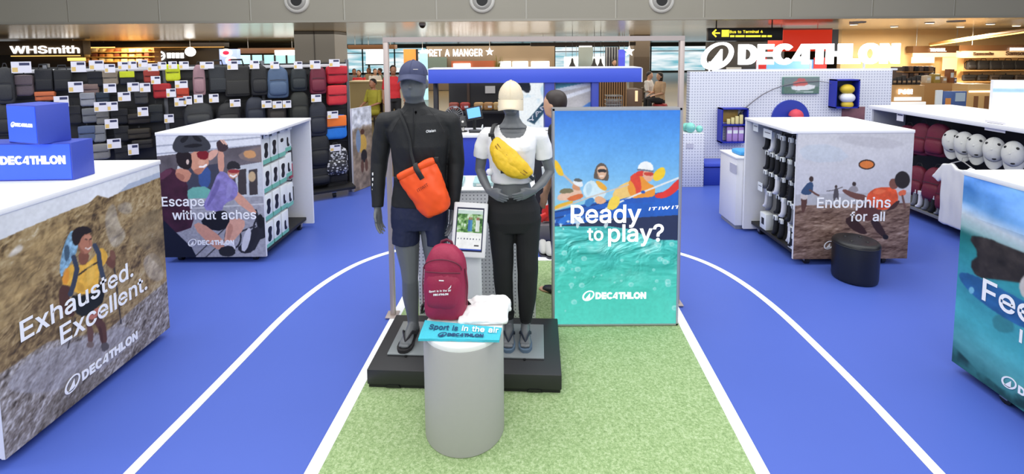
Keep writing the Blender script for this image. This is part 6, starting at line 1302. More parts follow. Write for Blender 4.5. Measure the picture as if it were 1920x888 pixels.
# hanging white T-shirt
t = thing('tshirt', 'plain white T-shirt hanging at the gondola beside the underwater print', 'T-shirt', onx(1800, 360, GX - .07)); q = onx(1803, 309, GX - .07); zt = q.z - t.location.z
mb = MB(); H2 = .68; out = [(-.10, zt), (-.21, zt - .035), (-.33, zt - .20), (-.25, zt - .25), (-.205, zt - .17), (-.22, zt - H2), (.22, zt - H2), (.205, zt - .17), (.25, zt - .25), (.33, zt - .20), (.21, zt - .035), (.10, zt), (.05, zt - .05), (-.05, zt - .05)]
mb.prism(out, (.02, 0, 0), (0, -1, 0), (0, 0, 1), (-.04, 0, 0)); obj('cloth', mb, WCOT, t, 180, remesh=.012, sm=3, disp=lambda q: .008 * noise.noise(Vector((q.y * 16, q.x * 6, q.z * 5))))
mb = MB(); mb.tube([(0, .12, zt - .01), (0, 0, zt + .045), (0, -.12, zt - .01)], .006, 8); mb.tube([(0, 0, zt + .045), (0, 0, zt + .075), (.1, 0, zt + .085), (.30, 0, zt + .085)], .003, 6); obj('hanger', mb, GREY_METAL, t, 60)
# white lit sign on the gondola
p = fl(1858, 219, 1.262); t = thing('sign_board', 'white board with a pale blue print standing on the gondola top', 'sign board', (p.x, p.y, 1.262)); h_ = at(1858, 150, p.y).z - 1.262
P = Print((p.x, p.y, 1.267), (.62, -.16, 0), (0, 0, h_ - .01), 60, 40); P.c[:] = (236, 242, 248); P.mix(P.blur((abs(P.v - .72) < .05).astype(float), 1), (160, 196, 222)); P.mix(np.clip((fbm(P.mu, P.mv, 14, 91) - .52) * 4, 0, 1) * .35 * (P.v < .65), (188, 204, 224))
for a, b_ in ((.86, .52), (.92, .44), (.80, .35)): P.mix(P.blur((np.hypot(P.u - a, (P.v - b_) * .6) < .035).astype(float), 1), (70, 92, 140))
n_ = Vector(P.N); mb = MB(); mb.prism([(0, 0), (P.U.length, 0), (P.U.length, h_), (0, h_)], (p.x, p.y, 1.262), P.U.normalized(), Z, -n_ * .04); o = obj('casing', mb, WHITE, t, None, True); P.build('print', POSTER, o, .002)
# ------------------------------------------------------------------ white perforated wall with the shop sign
DY = 7.3
x0, x1, zb, zt = R(1291, 133, 1668, 350, DY)
mb = MB(); mb.box(x0, x1, DY, DY + .12, .0, zt, .004); struct('wall_pegboard', mb, PEGW)
sg = thing('shop_sign', 'large lit white shop name with its orbit symbol on the perforated wall', 'sign', ((x0 + x1) / 2, DY + .06, zt))
LGLOW = mat('letter_glow', (255, 255, 255), .5, emit=1.6)
mb = MB(); A, B = at(1383, 121, DY + .03), at(1680, 121, DY + .03); B.z = A.z; put_text(mb, 'DECATHLON', A, B, Z, (0, -1, 0), .05, (at(1500, 83, DY).z - at(1500, 121, DY).z), 1.0, 0, .07); obj('lettering', mb, LGLOW, sg, None, True)
mb = MB(); C = at(1343, 105, DY + .03); put_logo(mb, C, (1, 0, 0), Z, (0, -1, 0), .40, .07); obj('symbol', mb, LGLOW, sg, None, True)
mb = MB(); mb.box(C.x - .05, B.x + .02, DY + .02, DY + .06, zt, zt + .03); 
for x in (1330, 1420, 1520, 1620): q = at(x, 121, DY + .04); mb.box(q.x - .012, q.x + .012, DY + .03, DY + .05, zt, A.z + .05)
obj('support_rail', mb, WHITE_METAL, sg, None, True)
def wall_box(label, px0, py0, px1, py1, name='wall_box', d=.16):
    x0, x1, zb, zt = R(px0, py0, px1, py1, DY - d); t = thing(name, label, 'wall box', ((x0 + x1) / 2, DY, zb)); k_ = .018
    mb = MB()
    for a in ((x0, x0 + k_, zb, zt), (x1 - k_, x1, zb, zt), (x0, x1, zt - k_, zt), (x0, x1, zb, zb + k_)): mb.box(a[0], a[1], DY - d, DY - .002, a[2], a[3])
    obj('frame', mb, mat('deep_blue', (24, 40, 160), .4), t, None, True); return t, x0, x1, zb, zt
t, a0_, a1_, zb_, zt_ = wall_box('deep blue open wall box holding yellow and white balls', 1567, 149, 1612, 203); mb = MB(); mb.box(a0_ + .01, a1_ - .01, DY - .012, DY - .004, zb_ + .01, zt_ - .01); obj('back_panel', mb, mat('dark_teal', (30, 44, 74), .5), t, None, True)
for i, (y, c, lab, r) in enumerate(((167, (214, 184, 50), 'yellow ball at the top of the deep blue wall box', 13), (183, (226, 228, 236), 'white ball in the middle of the deep blue wall box', 14), (196, (204, 176, 56), 'yellow ball at the bottom of the deep blue wall box', 11))):
    p = at(1588, y, DY - .1); o = thing('sports_ball', lab, 'ball', p); mb = MB(); rr_ = r * 7.25 / 900; mb.ball((0, 0, 0), (rr_, rr_ * .8, rr_ * .72), 24); obj('cover', mb, mat('ball_%d' % (i % 2), c, .5), o, 180); mb = MB(); mb.tube([(rr_ * 1.0 * math.cos(a), 0, rr_ * .74 * math.sin(a)) for a in np.linspace(0, 2 * PI, 33)[:-1]], .004, 6, closed=True); obj('seam', mb, mat('ball_seam', (90, 80, 60), .6), o, 60)
t, a0_, a1_, zb_, zt_ = wall_box('deep blue open wall box with a golden back and purple packs', 1353, 203, 1403, 268); mb = MB(); mb.box(a0_ + .02, a1_ - .09, DY - .012, DY - .004, zb_ + .3, zt_ - .01); obj('picture', mb, mat('golden_print', (170, 138, 70), .5, noise_amt=.6, nscale=14), t, None, True); mb = MB(); mb.box(a0_ + .01, a1_ - .01, DY - .16, DY - .02, zb_ + .265, zb_ + .28); obj('shelf', mb, MATS['deep_blue'], t, None, True)
for i in range(3):
    q = at(1367 + i * 11, 264, DY - .11); o = thing('gel_pack', 'lilac gel pack standing in the golden-backed wall box, %s from the left' % ordn[i], 'pack', (q.x, DY - .1, zb_ + .018), 0, 'lilac packs'); mb = MB(); mb.box(-.04, .04, -.02, .02, 0, .22, .01); obj('pouch', mb, mat('lilac', (176, 140, 202), .5, noise_amt=.3), o, 40); mb = MB(); mb.box(-.034, .034, -.022, -.019, .12, .17); obj('printed_label', mb, CARTON, o)
for i in range(4):
    q = at(1366 + i * 8, 228, DY - .11); o = thing('gel_bar', 'cream snack bar on the upper shelf of the golden wall box, %s from left' % ordn[i], 'bar', (q.x, DY - .1, zb_ + .281), 0, 'cream bars'); mb = MB(); mb.box(-.025, .025, -.015, .015, 0, .08 + .02 * i, .006); obj('wrapper', mb, mat('cream_wrap', (230, 216, 150), .5), o, 40)
t = thing('wall_screen', 'small wall screen showing a red and white boat at sea', 'screen', at(1502, 160, DY - .03)); a = at(1468, 176, DY - .04); b_ = at(1537, 144, DY - .04)
mb = MB(); mb.box(a.x, b_.x, DY - .04, DY, a.z, b_.z, .003); o = obj('casing', mb, mat('green_edge', (90, 130, 118), .5), t, 40, True); P = Print((a.x + .01, DY - .0405, a.z + .01), (b_.x - a.x - .02, 0, 0), (0, 0, b_.z - a.z - .02), 70, 34); u, v = P.u, P.v
P.c[:] = (120, 134, 134); P.mix((v < .42).astype(float), (96, 122, 110)); P.poly([(1482, 160), (1530, 158), (1526, 168), (1486, 170)], (222, 224, 226), 1, 1); P.poly([(1488, 152), (1512, 150), (1516, 160), (1486, 162)], (206, 110, 104), 1, 1); P.poly([(1496, 146), (1510, 147), (1510, 152), (1494, 153)], (190, 100, 100), 1, 1); P.line([(1492, 172), (1524, 172)], 1.5, (210, 220, 220)); P.build('picture', POSTER, o, .001)
t = thing('blue_disc', 'half hidden round blue panel on the perforated wall behind the frisbee unit', 'panel', at(1482, 222, DY)); c = at(1482, 222, DY - .02); mb = MB(); mb.tube([(c.x, DY - .03, c.z), (c.x, DY, c.z)], .285, 48); obj('disc', mb, mat('disc_blue', (44, 62, 164), .5), t, 40, True)
c = at(1492, 212, DY - .12); t = thing('cap', 'coral red cap hanging on the round blue panel', 'cap', c); cap(t, (c.x, DY - .13, c.z - .04), .10, mat('coral', (206, 70, 86), .7), .05, .02, .095, 2.4)
for ch in t.children: ch.name = 'crown'
t = thing('curved_rod', 'thin grey fishing rod bent in an arc across the perforated wall', 'fishing rod', at(1460, 170, DY - .03)); mb = MB(); mb.tube([at(x, y, DY - .05) for x, y in ((1387, 215), (1398, 202), (1412, 190), (1430, 177), (1450, 167), (1470, 160), (1500, 154), (1535, 152), (1550, 154), (1566, 159))], [.010 - .0007 * i for i in range(10)], 8); obj('blank', mb, mat('rod_grey', (108, 106, 112), .4), t, 60, True); mb = MB(); mb.tube([at(1384, 219, DY - .05), at(1390, 211, DY - .05)], .016, 10); obj('grip', mb, BLACK, t, 60, True)
t = thing('notice', 'small dusty maroon poster under the ball box on the perforated wall', 'poster', at(1600, 212, DY)); a = at(1578, 226, DY - .01); b_ = at(1622, 200, DY - .01); mb = MB(); mb.box(a.x, b_.x, DY - .014, DY, a.z - .08, b_.z, .002); obj('sheet', mb, mat('maroon_print', (128, 84, 92), .6, noise_amt=.7, nscale=12), t, 40, True)
x0_, x1_, _, zt_ = R(1280, 250, 1320, 350, 6.9); t = thing('pegboard_plinth', 'small white perforated plinth with turquoise balls beside the blue bench', 'plinth', ((x0_ + x1_) / 2, 7.05, 0)); mb = MB(); mb.box(x0_, x1_, 6.9, 7.2, 0, zt_, .004); obj('body', mb, PEGW, t, 40, True); mb = MB(); q = at(1294, 274, 6.89); mb.box(q.x - .055, q.x + .05, 6.892, 6.899, q.z - .03, q.z + .04); obj('price_card', mb, mat('card_grey', (196, 196, 208), .5), t, None, True)
TURQ = mat('turquoise_ball', (128, 208, 194), .45, noise_amt=.2, nscale=20)
for x, y, r, lab in ((1294, 247, 9.5, 'larger turquoise ball at the front of the small perforated plinth'), (1311, 251, 6.5, 'smallest turquoise ball at the right of the small perforated plinth'), (1286, 243, 8, 'turquoise ball behind the larger one on the small plinth')):
    rr_ = r * 7 / 900; p = at(x, y, 6.98 if r > 9 else (7.0 if r < 7 else 7.1)); o = thing('exercise_ball', lab, 'ball', (p.x, p.y, zt_ + rr_)); mb = MB(); mb.ball((0, 0, 0), rr_, 24); obj('shell', mb, TURQ, o, 180); mb = MB(); mb.ball((rr_ * .3, -rr_ * .85, rr_ * .35), (.008, .006, .008), 8); obj('valve', mb, CARTON, o, 180)
x0_, x1_, _, zt_ = R(1320, 306, 1366, 350, 6.95); t = thing('bench', 'low blue bench block against the perforated wall', 'bench', ((x0_ + x1_) / 2, 7.1, 0)); mb = MB(); mb.box(x0_ + .005, x1_ + .4, 6.97, 7.27, 0, zt_ - .07, .006); obj('base', mb, mat('bench_blue', (40, 62, 168), .5), t, 40, True); mb = MB(); mb.box(x0_ + .002, x1_ + .42, 6.95, 7.28, zt_ - .055, zt_, .008); obj('seat', mb, mat('seat_blue', (70, 90, 200), .6), t, 40, True)
t = thing('cabinet', 'low white cabinet with a blue item on top behind the frisbee unit', 'cabinet', (2.7, 5.42, 0)); zc = .82
mb = MB(); mb.box(2.47, 2.99, 5.21, 5.62, .05, zc - .02, .004); obj('body', mb, WHITE, t, 40, True); mb = MB(); mb.box(2.46, 3.0, 5.2, 5.63, zc - .02, zc, .003); obj('top', mb, WHITE, t, 40, True); mb = MB(); mb.box(2.49, 2.97, 5.24, 5.6, 0, .05); obj('base', mb, mat('kick_grey', (150, 152, 158), .5), t, None, True)
mb = MB(); q = onx(1375, 315, 2.468); mb.box(2.464, 2.470, q.y - .08, q.y + .08, q.z - .05, q.z + .05); obj('price_card', mb, MATS['card_grey'], t, None, True)
t = thing('folded_jacket', 'bright blue folded jacket lying on the low white cabinet', 'jacket', (2.66, 5.38, zc)); mb = MB(); mb.box(-.13, .16, -.11, .11, 0, .05, .02, seg=3); obj('cloth', mb, mat('bright_blue', (66, 160, 226), .6), t, 180, subd=2, disp=lambda q: .008 * noise.noise(q * 16)); mb = MB(); mb.tube([(-.03, -.112, .03), (.08, -.112, .034)], .004, 6); obj('zip', mb, CARTON, t)
# ------------------------------------------------------------------ blue service booth in the middle
BY = 6.2
bo_ = thing('booth_frame', 'blue service booth frame with a long blue header beam', 'booth', (.3, BY + .2, 0))
x0, x1, zb, zt = R(803, 129, 1203, 155, BY); BEAM = mat('beam_blue', (66, 90, 206), .45)
mb = MB(); mb.box(x0, x1, BY, BY + .45, zb, zt, .004); obj('header_beam', mb, BEAM, bo_, 40, True)
mb = MB()
for a in (x0 - .012, x1): mb.box(a, a + .012, BY - .004, BY + .45, zb, zt)
mb.box(x0, x1, BY - .004, BY + .45, zt, zt + .012); obj('edge_trim', mb, mat('edge_white', (216, 218, 228), .5), bo_, None, True)
for p0, p1 in ((1022, 1040), (1110, 1123)):
    a, b_ = at(p0, 200, BY).x, at(p1, 200, BY).x; mb = MB(); mb.box(a, b_, BY + .02, BY + .4, 0, zb, .004); obj('post', mb, mat('post_blue', (44, 62, 160), .5), bo_, 40, True)
a = x0 + .01; mb = MB(); mb.box(a, a + .06, BY + .3, BY + .4, 0, zb, .004); obj('post', mb, mat('post_dark', (44, 42, 46), .5), bo_, 40, True)
def panel_print(name, label, px0, py0, px1, py1, Y, zlow, nx, ny, paint, emit, lettered=None):
    a, b_, zb, zt = R(px0, py0, px1, py1, Y); zb = zlow if zlow is not None else zb; t = thing(name, label, 'poster', ((a + b_) / 2, Y + .03, zb))
    mb = MB(); mb.box(a, b_, Y, Y + .06, zb, zt, .003); o = obj('casing', mb, WHITE_METAL, t, 40, True)
    P = Print((a + .005, Y - .002, zb + .005), (b_ - a - .01, 0, 0), (0, 0, zt - zb - .01), nx, ny); paint(P); pr = P.build('print', vcol_mat('booth_print' + ('_lit' if emit else ''), .5, emit), o, 0)
    if lettered: lettered(P, pr)
    return t
def pa(P):
    P.c[:] = (242, 248, 252); P.mix(np.clip((fbm(P.mu, P.mv, 12, 101) - .6) * 5, 0, 1) * .5, (180, 214, 236))
    P.poly([(960, 152), (992, 152), (996, 166), (990, 176), (978, 168), (960, 166)], (30, 36, 46), 1, 1); P.poly([(1012, 164), (1026, 152), (1026, 190), (1016, 180)], (196, 224, 244), 2, 1)
    P.poly([(988, 226), (1026, 183), (1026, 203), (1002, 233)], (40, 74, 98), 1, 0)
def la(P, pr):
    A, B = P.on(995, 231), P.on(1026, 197); up = Vector((-(B - A).z, 0, (B - A).x)); letters(pr, 'lettering', WHITE_INK, T('YAN', A, B, up, (0, -1, 0), bold=.03, height=.075, lift=.002))
panel_print('lit_poster', 'bright white lit poster with slanted letters YAN behind the cream cap', 964, 155, 1024, 300, BY + .32, .55, 60, 120, pa, .95, la)
def pb(P):
    P.c[:] = (196, 192, 188); P.poly([(1036, 150), (1114, 150), (1114, 152), (1036, 174)], (88, 150, 160), 1, 0); P.poly([(1036, 168), (1112, 152), (1112, 158), (1036, 176)], (226, 230, 230), 1, 0)
    P.poly([(1060, 178), (1114, 162), (1114, 168), (1060, 186)], (236, 238, 240), 1, 0); P.c += ((fbm(P.mu, P.mv, 18, 102, 3, .4) - .5) * 30)[..., None]; P.poly([(1084, 205), (1114, 186), (1114, 194), (1094, 210)], (88, 140, 206), 1, 0); P.poly([(1094, 208), (1114, 195), (1114, 260), (1080, 260)], (214, 228, 244), 1, 0)
panel_print('road_poster', 'pale poster of a road by the sea between two blue booth posts', 1041, 155, 1109, 250, BY + .12, .75, 70, 90, pb, 0)
a, b_, _, zt_ = R(838, 251, 1035, 360, 5.6); t = thing('counter', 'blue service counter with a white top behind the mannequins', 'counter', ((a + b_) / 2, 5.8, 0))
mb = MB(); mb.box(a, b_, 5.6, 6.05, .07, zt_ - .04, .003); obj('front', mb, mat('counter_blue', (36, 60, 180), .5), t, 40, True); mb = MB(); mb.box(a - .01, b_ + .01, 5.58, 6.08, zt_ - .04, zt_, .004); obj('top', mb, WHITE, t, 40, True); mb = MB(); mb.box(a + .01, b_ - .01, 5.63, 6.0, 0, .07); obj('base', mb, mat('kick_grey', (150, 152, 158), .5), t, None, True)
CT = zt_
mb = MB(); a, b_, zb, zt_ = R(842, 158, 962, 250, 7.2); t = thing('back_cabinet', 'dark cabinet behind the counter with a pale paper sheet on it', 'cabinet', ((a + b_) / 2, 7.4, 0)); mb.box(a, b_, 7.2, 7.6, 0, zt_ + .06, .005); obj('body', mb, mat('cabinet_black', (22, 20, 20), .5), t, 40, True)
q = at(919, 168, 7.19); mb = MB(); mb.box(q.x - .075, q.x + .075, 7.188, 7.199, q.z - .055, q.z + .055); obj('paper_sheet', mb, mat('paper_grey', (196, 192, 184), .6), t, None, True); q = at(878, 170, 7.19); mb = MB(); mb.box(q.x - .02, q.x + .02, 7.185, 7.199, q.z - .35, q.z + .15); obj('door_edge', mb, mat('brown_edge', (74, 58, 46), .5), t, None, True)
def top_thing(name, label, cat, px, py_base, Y, z): q = at(px, py_base, Y); return thing(name, label, cat, (q.x, Y, z))
t = top_thing('monitor', 'till monitor with a bright blue screen on the counter', 'monitor', 889, 222, 5.78, CT); mt_ = Matrix.Translation((0, 0, .22)) @ Matrix.Rotation(-.2, 4, 'X') @ Matrix.Rotation(-.18, 4, 'Y')
mb = MB(); mb.box(-.10, .10, -.012, .02, -.075, .085, .006, mt=mt_); o = obj('casing', mb, BLACK, t, 40); mb = MB(); mb.box(-.078, .078, -.0135, -.011, -.05, .07, mt=mt_); obj('screen', mb, mat('blue_screen', (90, 156, 236), .3, emit=.9), o); mb = MB(); mb.tube([(0, .02, .2), (0, .05, .1), (0, .04, .01)], .018, 10); obj('stand', mb, BLACK, t, 60); mb = MB(); mb.tube([(0, .04, 0), (0, .04, .012)], .07, 20); obj('foot', mb, BLACK, t, 40)
t = top_thing('card_reader', 'dark payment terminal on a bent arm left of the till monitor', 'card reader', 868, 235, 5.76, CT); mb = MB(); mb.box(-.045, .045, -.03, .03, .06, .2, .01, mt=Matrix.Rotation(-.5, 4, 'X')); obj('body', mb, mat('reader_black', (34, 34, 38), .4), t, 40); mb = MB(); mb.tube([(0, .02, 0), (.0, .05, .08), (0, -.02, .13)], .014, 10); obj('arm', mb, GREY_METAL, t, 60); mb = MB(); mb.tube([(0, .02, 0), (0, .02, .01)], .05, 16); obj('foot', mb, BLACK, t, 40)
t = top_thing('keyboard', 'dark keyboard lying beside the white T-shirt mannequin shoulder', 'keyboard', 905, 240, 5.74, CT); mb = MB(); mb.box(-.16, .16, -.06, .06, 0, .02, .006); obj('case', mb, BLACK, t, 40); mb = MB(); 
for r in range(4): mb.box(-.15, .15, -.05 + r * .025, -.032 + r * .025, .02, .025)
obj('keys', mb, mat('key_grey', (90, 92, 96), .5), t)
t = top_thing('paper_tray', 'pale paper tray on the counter by the female mannequin', 'tray', 922, 245, 5.8, CT); mb = MB(); mb.box(-.12, .12, -.09, .09, 0, .012, .003); mb.box(-.12, -.11, -.09, .09, .0, .07); mb.box(.11, .12, -.09, .09, .0, .07); obj('tray', mb, CARTON, t, 40); mb = MB(); mb.box(-.09, .09, -.07, .07, .013, .04); obj('paper', mb, WHITE, t)
t = top_thing('desk_fan', 'small dark wire desk fan at the left end of the counter', 'fan', 852, 238, 5.9, CT); mb = MB()
for k_ in range(10): a_ = k_ * PI / 10; mb.tube([(.11 * math.cos(a_), -.02, .19 + .11 * math.sin(a_)), (0, -.035, .19), (-.11 * math.cos(a_), -.02, .19 - .11 * math.sin(a_))], .003, 5)
mb.tube([(.11 * math.cos(q), -.02, .19 + .11 * math.sin(q)) for q in np.linspace(0, 2 * PI, 25)[:-1]], .005, 6, closed=True); obj('guard', mb, mat('fan_grey', (150, 150, 152), .4, .5), t, 60); mb = MB()
for k_ in range(4): mb.ball((.045 * math.cos(k_ * PI / 2 + .4), 0, .19 + .045 * math.sin(k_ * PI / 2 + .4)), (.035, .006, .035), 12)
obj('blades', mb, BLACK, t, 60); mb = MB(); mb.tube([(0, .02, .19), (0, .03, .08), (0, .02, 0)], .012, 8); mb.tube([(0, .02, 0), (0, .02, .012)], .06, 16); obj('stand', mb, BLACK, t, 60)
t = thing('snack_shelf', 'dark shelf of brown packets behind the counter', 'shelf', (at(890, 205, 6.9).x, 6.95, 0)); zq = at(890, 207, 6.9).z; mb = MB(); mb.box(-.42, .5, -.12, .12, zq - .04, zq, .004); obj('board', mb, DARK, t, 40); mb = MB(); mb.box(-.42, -.39, -.12, .12, 0, zq - .04); mb.box(.47, .5, -.12, .12, 0, zq - .04); obj('side_panel', mb, DARK, t)
for i, (dx, c, n_) in enumerate(((-.3, (150, 70, 52), 'rust red'), (-.14, (172, 62, 50), 'red'), (.06, (190, 148, 92), 'tan'), (.2, (176, 128, 74), 'brown'), (.34, (196, 160, 100), 'straw yellow'))):
    o = thing('snack_packet', '%s packet on the dark shelf behind the counter' % n_, 'packet', (t.location.x + dx, 6.92, zq), 0, 'packets behind the counter'); mb = MB(); mb.box(-.07, .07, -.04, .04, 0, .12, .03, seg=3); obj('wrapper', mb, mat('packet_%d' % i, c, .45, noise_amt=.6, nscale=30), o, 180, disp=lambda q: .008 * noise.noise(q * 25)); mb = MB(); mb.box(-.05, .05, -.041, -.035, .04, .07); obj('printed_label', mb, CARTON, o)
# sports goods in the gap between the female mannequin and the light box
t = thing('paddle', 'white shafted paddle with a red blade standing behind the female mannequin', 'paddle', (at(1024, 413, 4.9).x, 4.9, .22)); q0 = at(1020, 348, 4.9); q1 = at(1027, 413, 4.9); mb = MB(); mb.tube([q0 + Vector((-.01, 0, .2)), at(1025, 388, 4.9)], .016, 10); obj('shaft', mb, CARTON, t, 60, True); mb = MB(); mb.tube([at(1024, 384, 4.9), at(1026, 396, 4.9), at(1027, 413, 4.9)], [(.03, .02), (.06, .03), (.055, .025)], 12, ref=(1, 0, 0)); mb.tube([at(1025, 402, 4.88), at(1012, 411, 4.86)], [(.03, .02), (.045, .02)], 10, ref=(0, 0, 1)); obj('blade', mb, mat('red_plastic', (214, 44, 40), .4), t, 60, True)
t = thing('trolley_case', 'dark wheeled case with a grey base standing behind the paddle', 'case', (at(1022, 436, 5.2).x, 5.2, 0)); mb = MB(); mb.box(-.14, .22, -.04, .2, .16, 1.0, .03, seg=3); obj('shell', mb, mat('case_dark', (40, 38, 46), .5), t, 40); mb = MB(); mb.box(-.15, .23, -.38, .21, .05, .212, .01); obj('base', mb, mat('case_grey', (112, 108, 112), .5), t, 40); mb = MB(); mb.tube([(-.06, .1, 1.0), (-.06, .1, 1.12), (.14, .1, 1.12), (.14, .1, 1.0)], .009, 8); obj('handle', mb, GREY_METAL, t, 60)
for x in (-.1, .18): mb = MB(); mb.tube([(x - .015, .0, .03), (x + .015, .0, .03)], .03, 14); obj('wheel', mb, BLACK, t, 40)
for i, (x, y, r) in enumerate(((1019, 470, .075), (1031, 474, .07))):
    p = fl(x, y + 8, 0); t = thing('trainer_shoe', ['grey-white trainer on the blue floor by the turf end line', 'second grey-white trainer nearer the light box'][i], 'shoe', (p.x, p.y + .06, 0)); mb = MB(); mb.ell([(0, 0, .0, .045, .125), (0, 0, .02, .048, .13)], 20, 2.4); obj('sole', mb, mat('shoe_sole', (70, 70, 80), .6), t, 60); mb = MB(); mb.ell([(0, 0, .02, .045, .122), (0, .0, .05, .046, .12), (0, .03, .08, .04, .085), (0, .055, .105, .034, .05)], 20, 2.2); obj('upper', mb, mat('shoe_grey', (186, 186, 182), .7), t, 180, subd=1)
# ------------------------------------------------------------------ people
def person(label, loc, rz, pose, top, legs, hair=(26, 22, 22), skin=None, H=1.7, long_hair=False, group=None, bow=0.0):
    """continuous body; pose 'stand' or 'sit' (seat 0.45 m); local -Y is the way the person faces"""
    sk = skin or SKIN; t = thing('person', label, 'person', loc, rz, group); s = H / 1.7; sit = pose == 'sit'; zp = .53 if sit else .86 * s
    Zs = lambda z: zp + (z - .86) * s if z > .86 or sit else z * s
    mb = MB(); hy = -.02 - bow * .12
    hc = Vector((0, hy, Zs(1.57) - bow * .05))
    mb.ell([(hc.x, hc.y + .01, hc.z - .115, .040, .05), (hc.x, hc.y - .012, hc.z - .09, .055, .07), (hc.x, hc.y - .01, hc.z - .03, .068, .088), (hc.x, hc.y, hc.z + .03, .074, .096), (hc.x, hc.y + .004, hc.z + .08, .062, .08), (hc.x, hc.y + .005, hc.z + .11, .03, .04)], 18, 2.1)
    mb.tube([hc + Vector((0, -.085, .0)), hc + Vector((0, -.108, -.03)), hc + Vector((0, -.088, -.036))], [.007, .012, .007], 8)
    for e in (-1, 1): mb.ball(hc + Vector((e * .072, .01, -.015)), (.01, .018, .028), 8)
    mb.tube([(0, .01, Zs(1.36)), (0, hy * .6 + .005, hc.z - .08)], [.058, .05], 14)
    mb.ell([(0, .01, Zs(.84), .14, .10), (0, .0, Zs(.92), .155, .11), (0, .0, Zs(1.06), .135, .10), (0, .0, Zs(1.24), .17, .115), (0, .005, Zs(1.36), .155, .09), (0, .005, Zs(1.42), .07, .06)], 20, 2.3)
    arms = []
    for e in (-1, 1):
        S_ = Vector((e * .185, .01, Zs(1.36))); E_ = Vector((e * .235, .02 if not sit else -.05, Zs(1.10))); Wr = Vector((e * .25, -.04, Zs(.87))) if not sit else Vector((e * .15, -.26, Zs(1.04)))
        arms.append((S_, E_, Wr)); mb.ball(S_, .052, 12); mb.tube([S_, E_, Wr], [.048, .038, .026], 12); f = (Wr - E_).normalized(); hand(mb, Wr, f, (-e * .3, -.9, .2) if not sit else (-e, .0, .3), (-e, 0, 0) if not sit else (0, .2, -1), .165, .35)
    lg = []
    for e in (-1, 1):
        Hh = Vector((e * .085, .0, zp)); K = Vector((e * .10, -.42, zp + .03)) if sit else Vector((e * .095, -.01, .47 * s)); A_ = Vector((e * .10, -.40, .09)) if sit else Vector((e * .10, .03, .08))
        lg.append((Hh, K, A_)); mb.tube([Hh, Hh.lerp(K, .5), K, K.lerp(A_, .35), A_], [.085, .075, .055, .052, .035], 14); foot(mb, A_ + Vector((0, .04, -.08)), A_ + Vector((e * .01, -.2, -.08)), .042, .07)
    obj('body', mb, sk, t, 180, remesh=.011, sm=2)
    c = MB(); c.ell([(0, .0, Zs(.88), .168, .122), (0, .0, Zs(1.06), .152, .115), (0, .0, Zs(1.24), .182, .127), (0, .005, Zs(1.365), .165, .10), (0, .005, Zs(1.415), .08, .07)], 20, 2.3)
    for S_, E_, Wr in arms: c.ball(S_, .062, 12); c.tube([S_, E_], [.060, .052], 12)
    obj('shirt', c, top, t, 180, remesh=.013, sm=2, disp=lambda q: .006 * noise.noise(q * 12))
    c = MB(); c.ell([(0, .0, Zs(.80) if not sit else zp - .05, .15, .115), (0, .0, Zs(.93), .165, .12)], 20, 2.3)
    for Hh, K, A_ in lg: c.tube([Hh, Hh.lerp(K, .5), K, K.lerp(A_, .35), A_.lerp(K, .12)], [.098, .088, .068, .064, .056], 14)
    obj('trousers', c, legs, t, 180, remesh=.013, sm=2)
    c = MB(); c.ell([(hc.x, hc.y + .03, hc.z - (.05 if not long_hair else .20), .066, .066), (hc.x, hc.y + .025, hc.z + .0, .080, .082), (hc.x, hc.y + .012, hc.z + .05, .081, .098), (hc.x, hc.y + .01, hc.z + .09, .068, .085), (hc.x, hc.y + .01, hc.z + .122, .03, .04)], 18, 2.1); obj('hair', c, mat('hair_%d_%d_%d' % hair, hair, .5), t, 180, subd=1)
    c = MB()
    for Hh, K, A_ in lg: c.tube([A_ + Vector((0, .05, -.045)), A_ + Vector((0, -.08, -.05)), A_ + Vector((0, -.19, -.06))], [(.045, .05), (.032, .05), (.02, .045)], 12, ref=(0, 0, 1))
    obj('shoes', c, BLACK, t, 180, subd=1); return t
def cloth_m(n, c): return mat('cloth_' + n, c, .8, noise_amt=.2)
BLK_C, YEL_C, RED_C, BEI_C, WHT_C, GRN_C, GRY_C, NVY_C = [cloth_m(n, c) for n, c in (('black', (30, 30, 34)), ('yellow', (160, 150, 46)), ('red', (206, 44, 52)), ('beige', (186, 156, 124)), ('white', (220, 218, 214)), ('green', (96, 110, 84)), ('grey', (120, 118, 116)), ('navy', (36, 42, 66)))]
q = at(1053, 190, 3.86); person('person with short dark hair in black behind the tall light box', (q.x + .03, 3.9, 0), -2.15, 'stand', BLK_C, BLK_C, (44, 34, 32), SKIN2, (q.z + .13) * 1.0, bow=.6)
def depth_for(px, py, z): return (CAMH - z) / (CAMH - at(px, py, 1.0).z)      # depth at which a thing z metres high shows at this place
def seated(label, px, py_head, rz, top, legs, **k):
    Y = depth_for(px, py_head, 1.24); q = at(px, py_head, Y); return person(label, (q.x, Y, 0), rz, 'sit', top, legs, **k)
def chair(label, loc, rz, M, group=None, M2=None):
    t = thing('chair', label, 'chair', loc, rz, group); mb = MB(); mb.ell([(0, 0, .42, .22, .21), (0, 0, .46, .225, .215)], 24, 3); obj('seat', mb, M, t, 40); R_ = []
    mb = MB(); mb.loft([[Vector((.225 * math.sin(a), r_ * math.cos(a) * .215 / .215, z)) for a, r_ in [(x, .23) for x in np.linspace(-1.2, 1.2, 13)] + [(x, .205) for x in np.linspace(1.2, -1.2, 13)]] for z in (.50, .62, .74, .84)]); obj('backrest', mb, M, t, 60); mb = MB(); mb.tube([(.226 * math.sin(a), .218 * math.cos(a), .845) for a in np.linspace(-1.2, 1.2, 13)], .016, 8); obj('back_rim', mb, M2 or M, t, 60)
    for x in (-.17, .17):
        for y in (-.16, .16): mb = MB(); mb.tube([(x, y, .43), (x * 1.15, y * 1.15, 0)], [.016, .012], 8); obj('leg', mb, BLACK, t, 60)
    return t
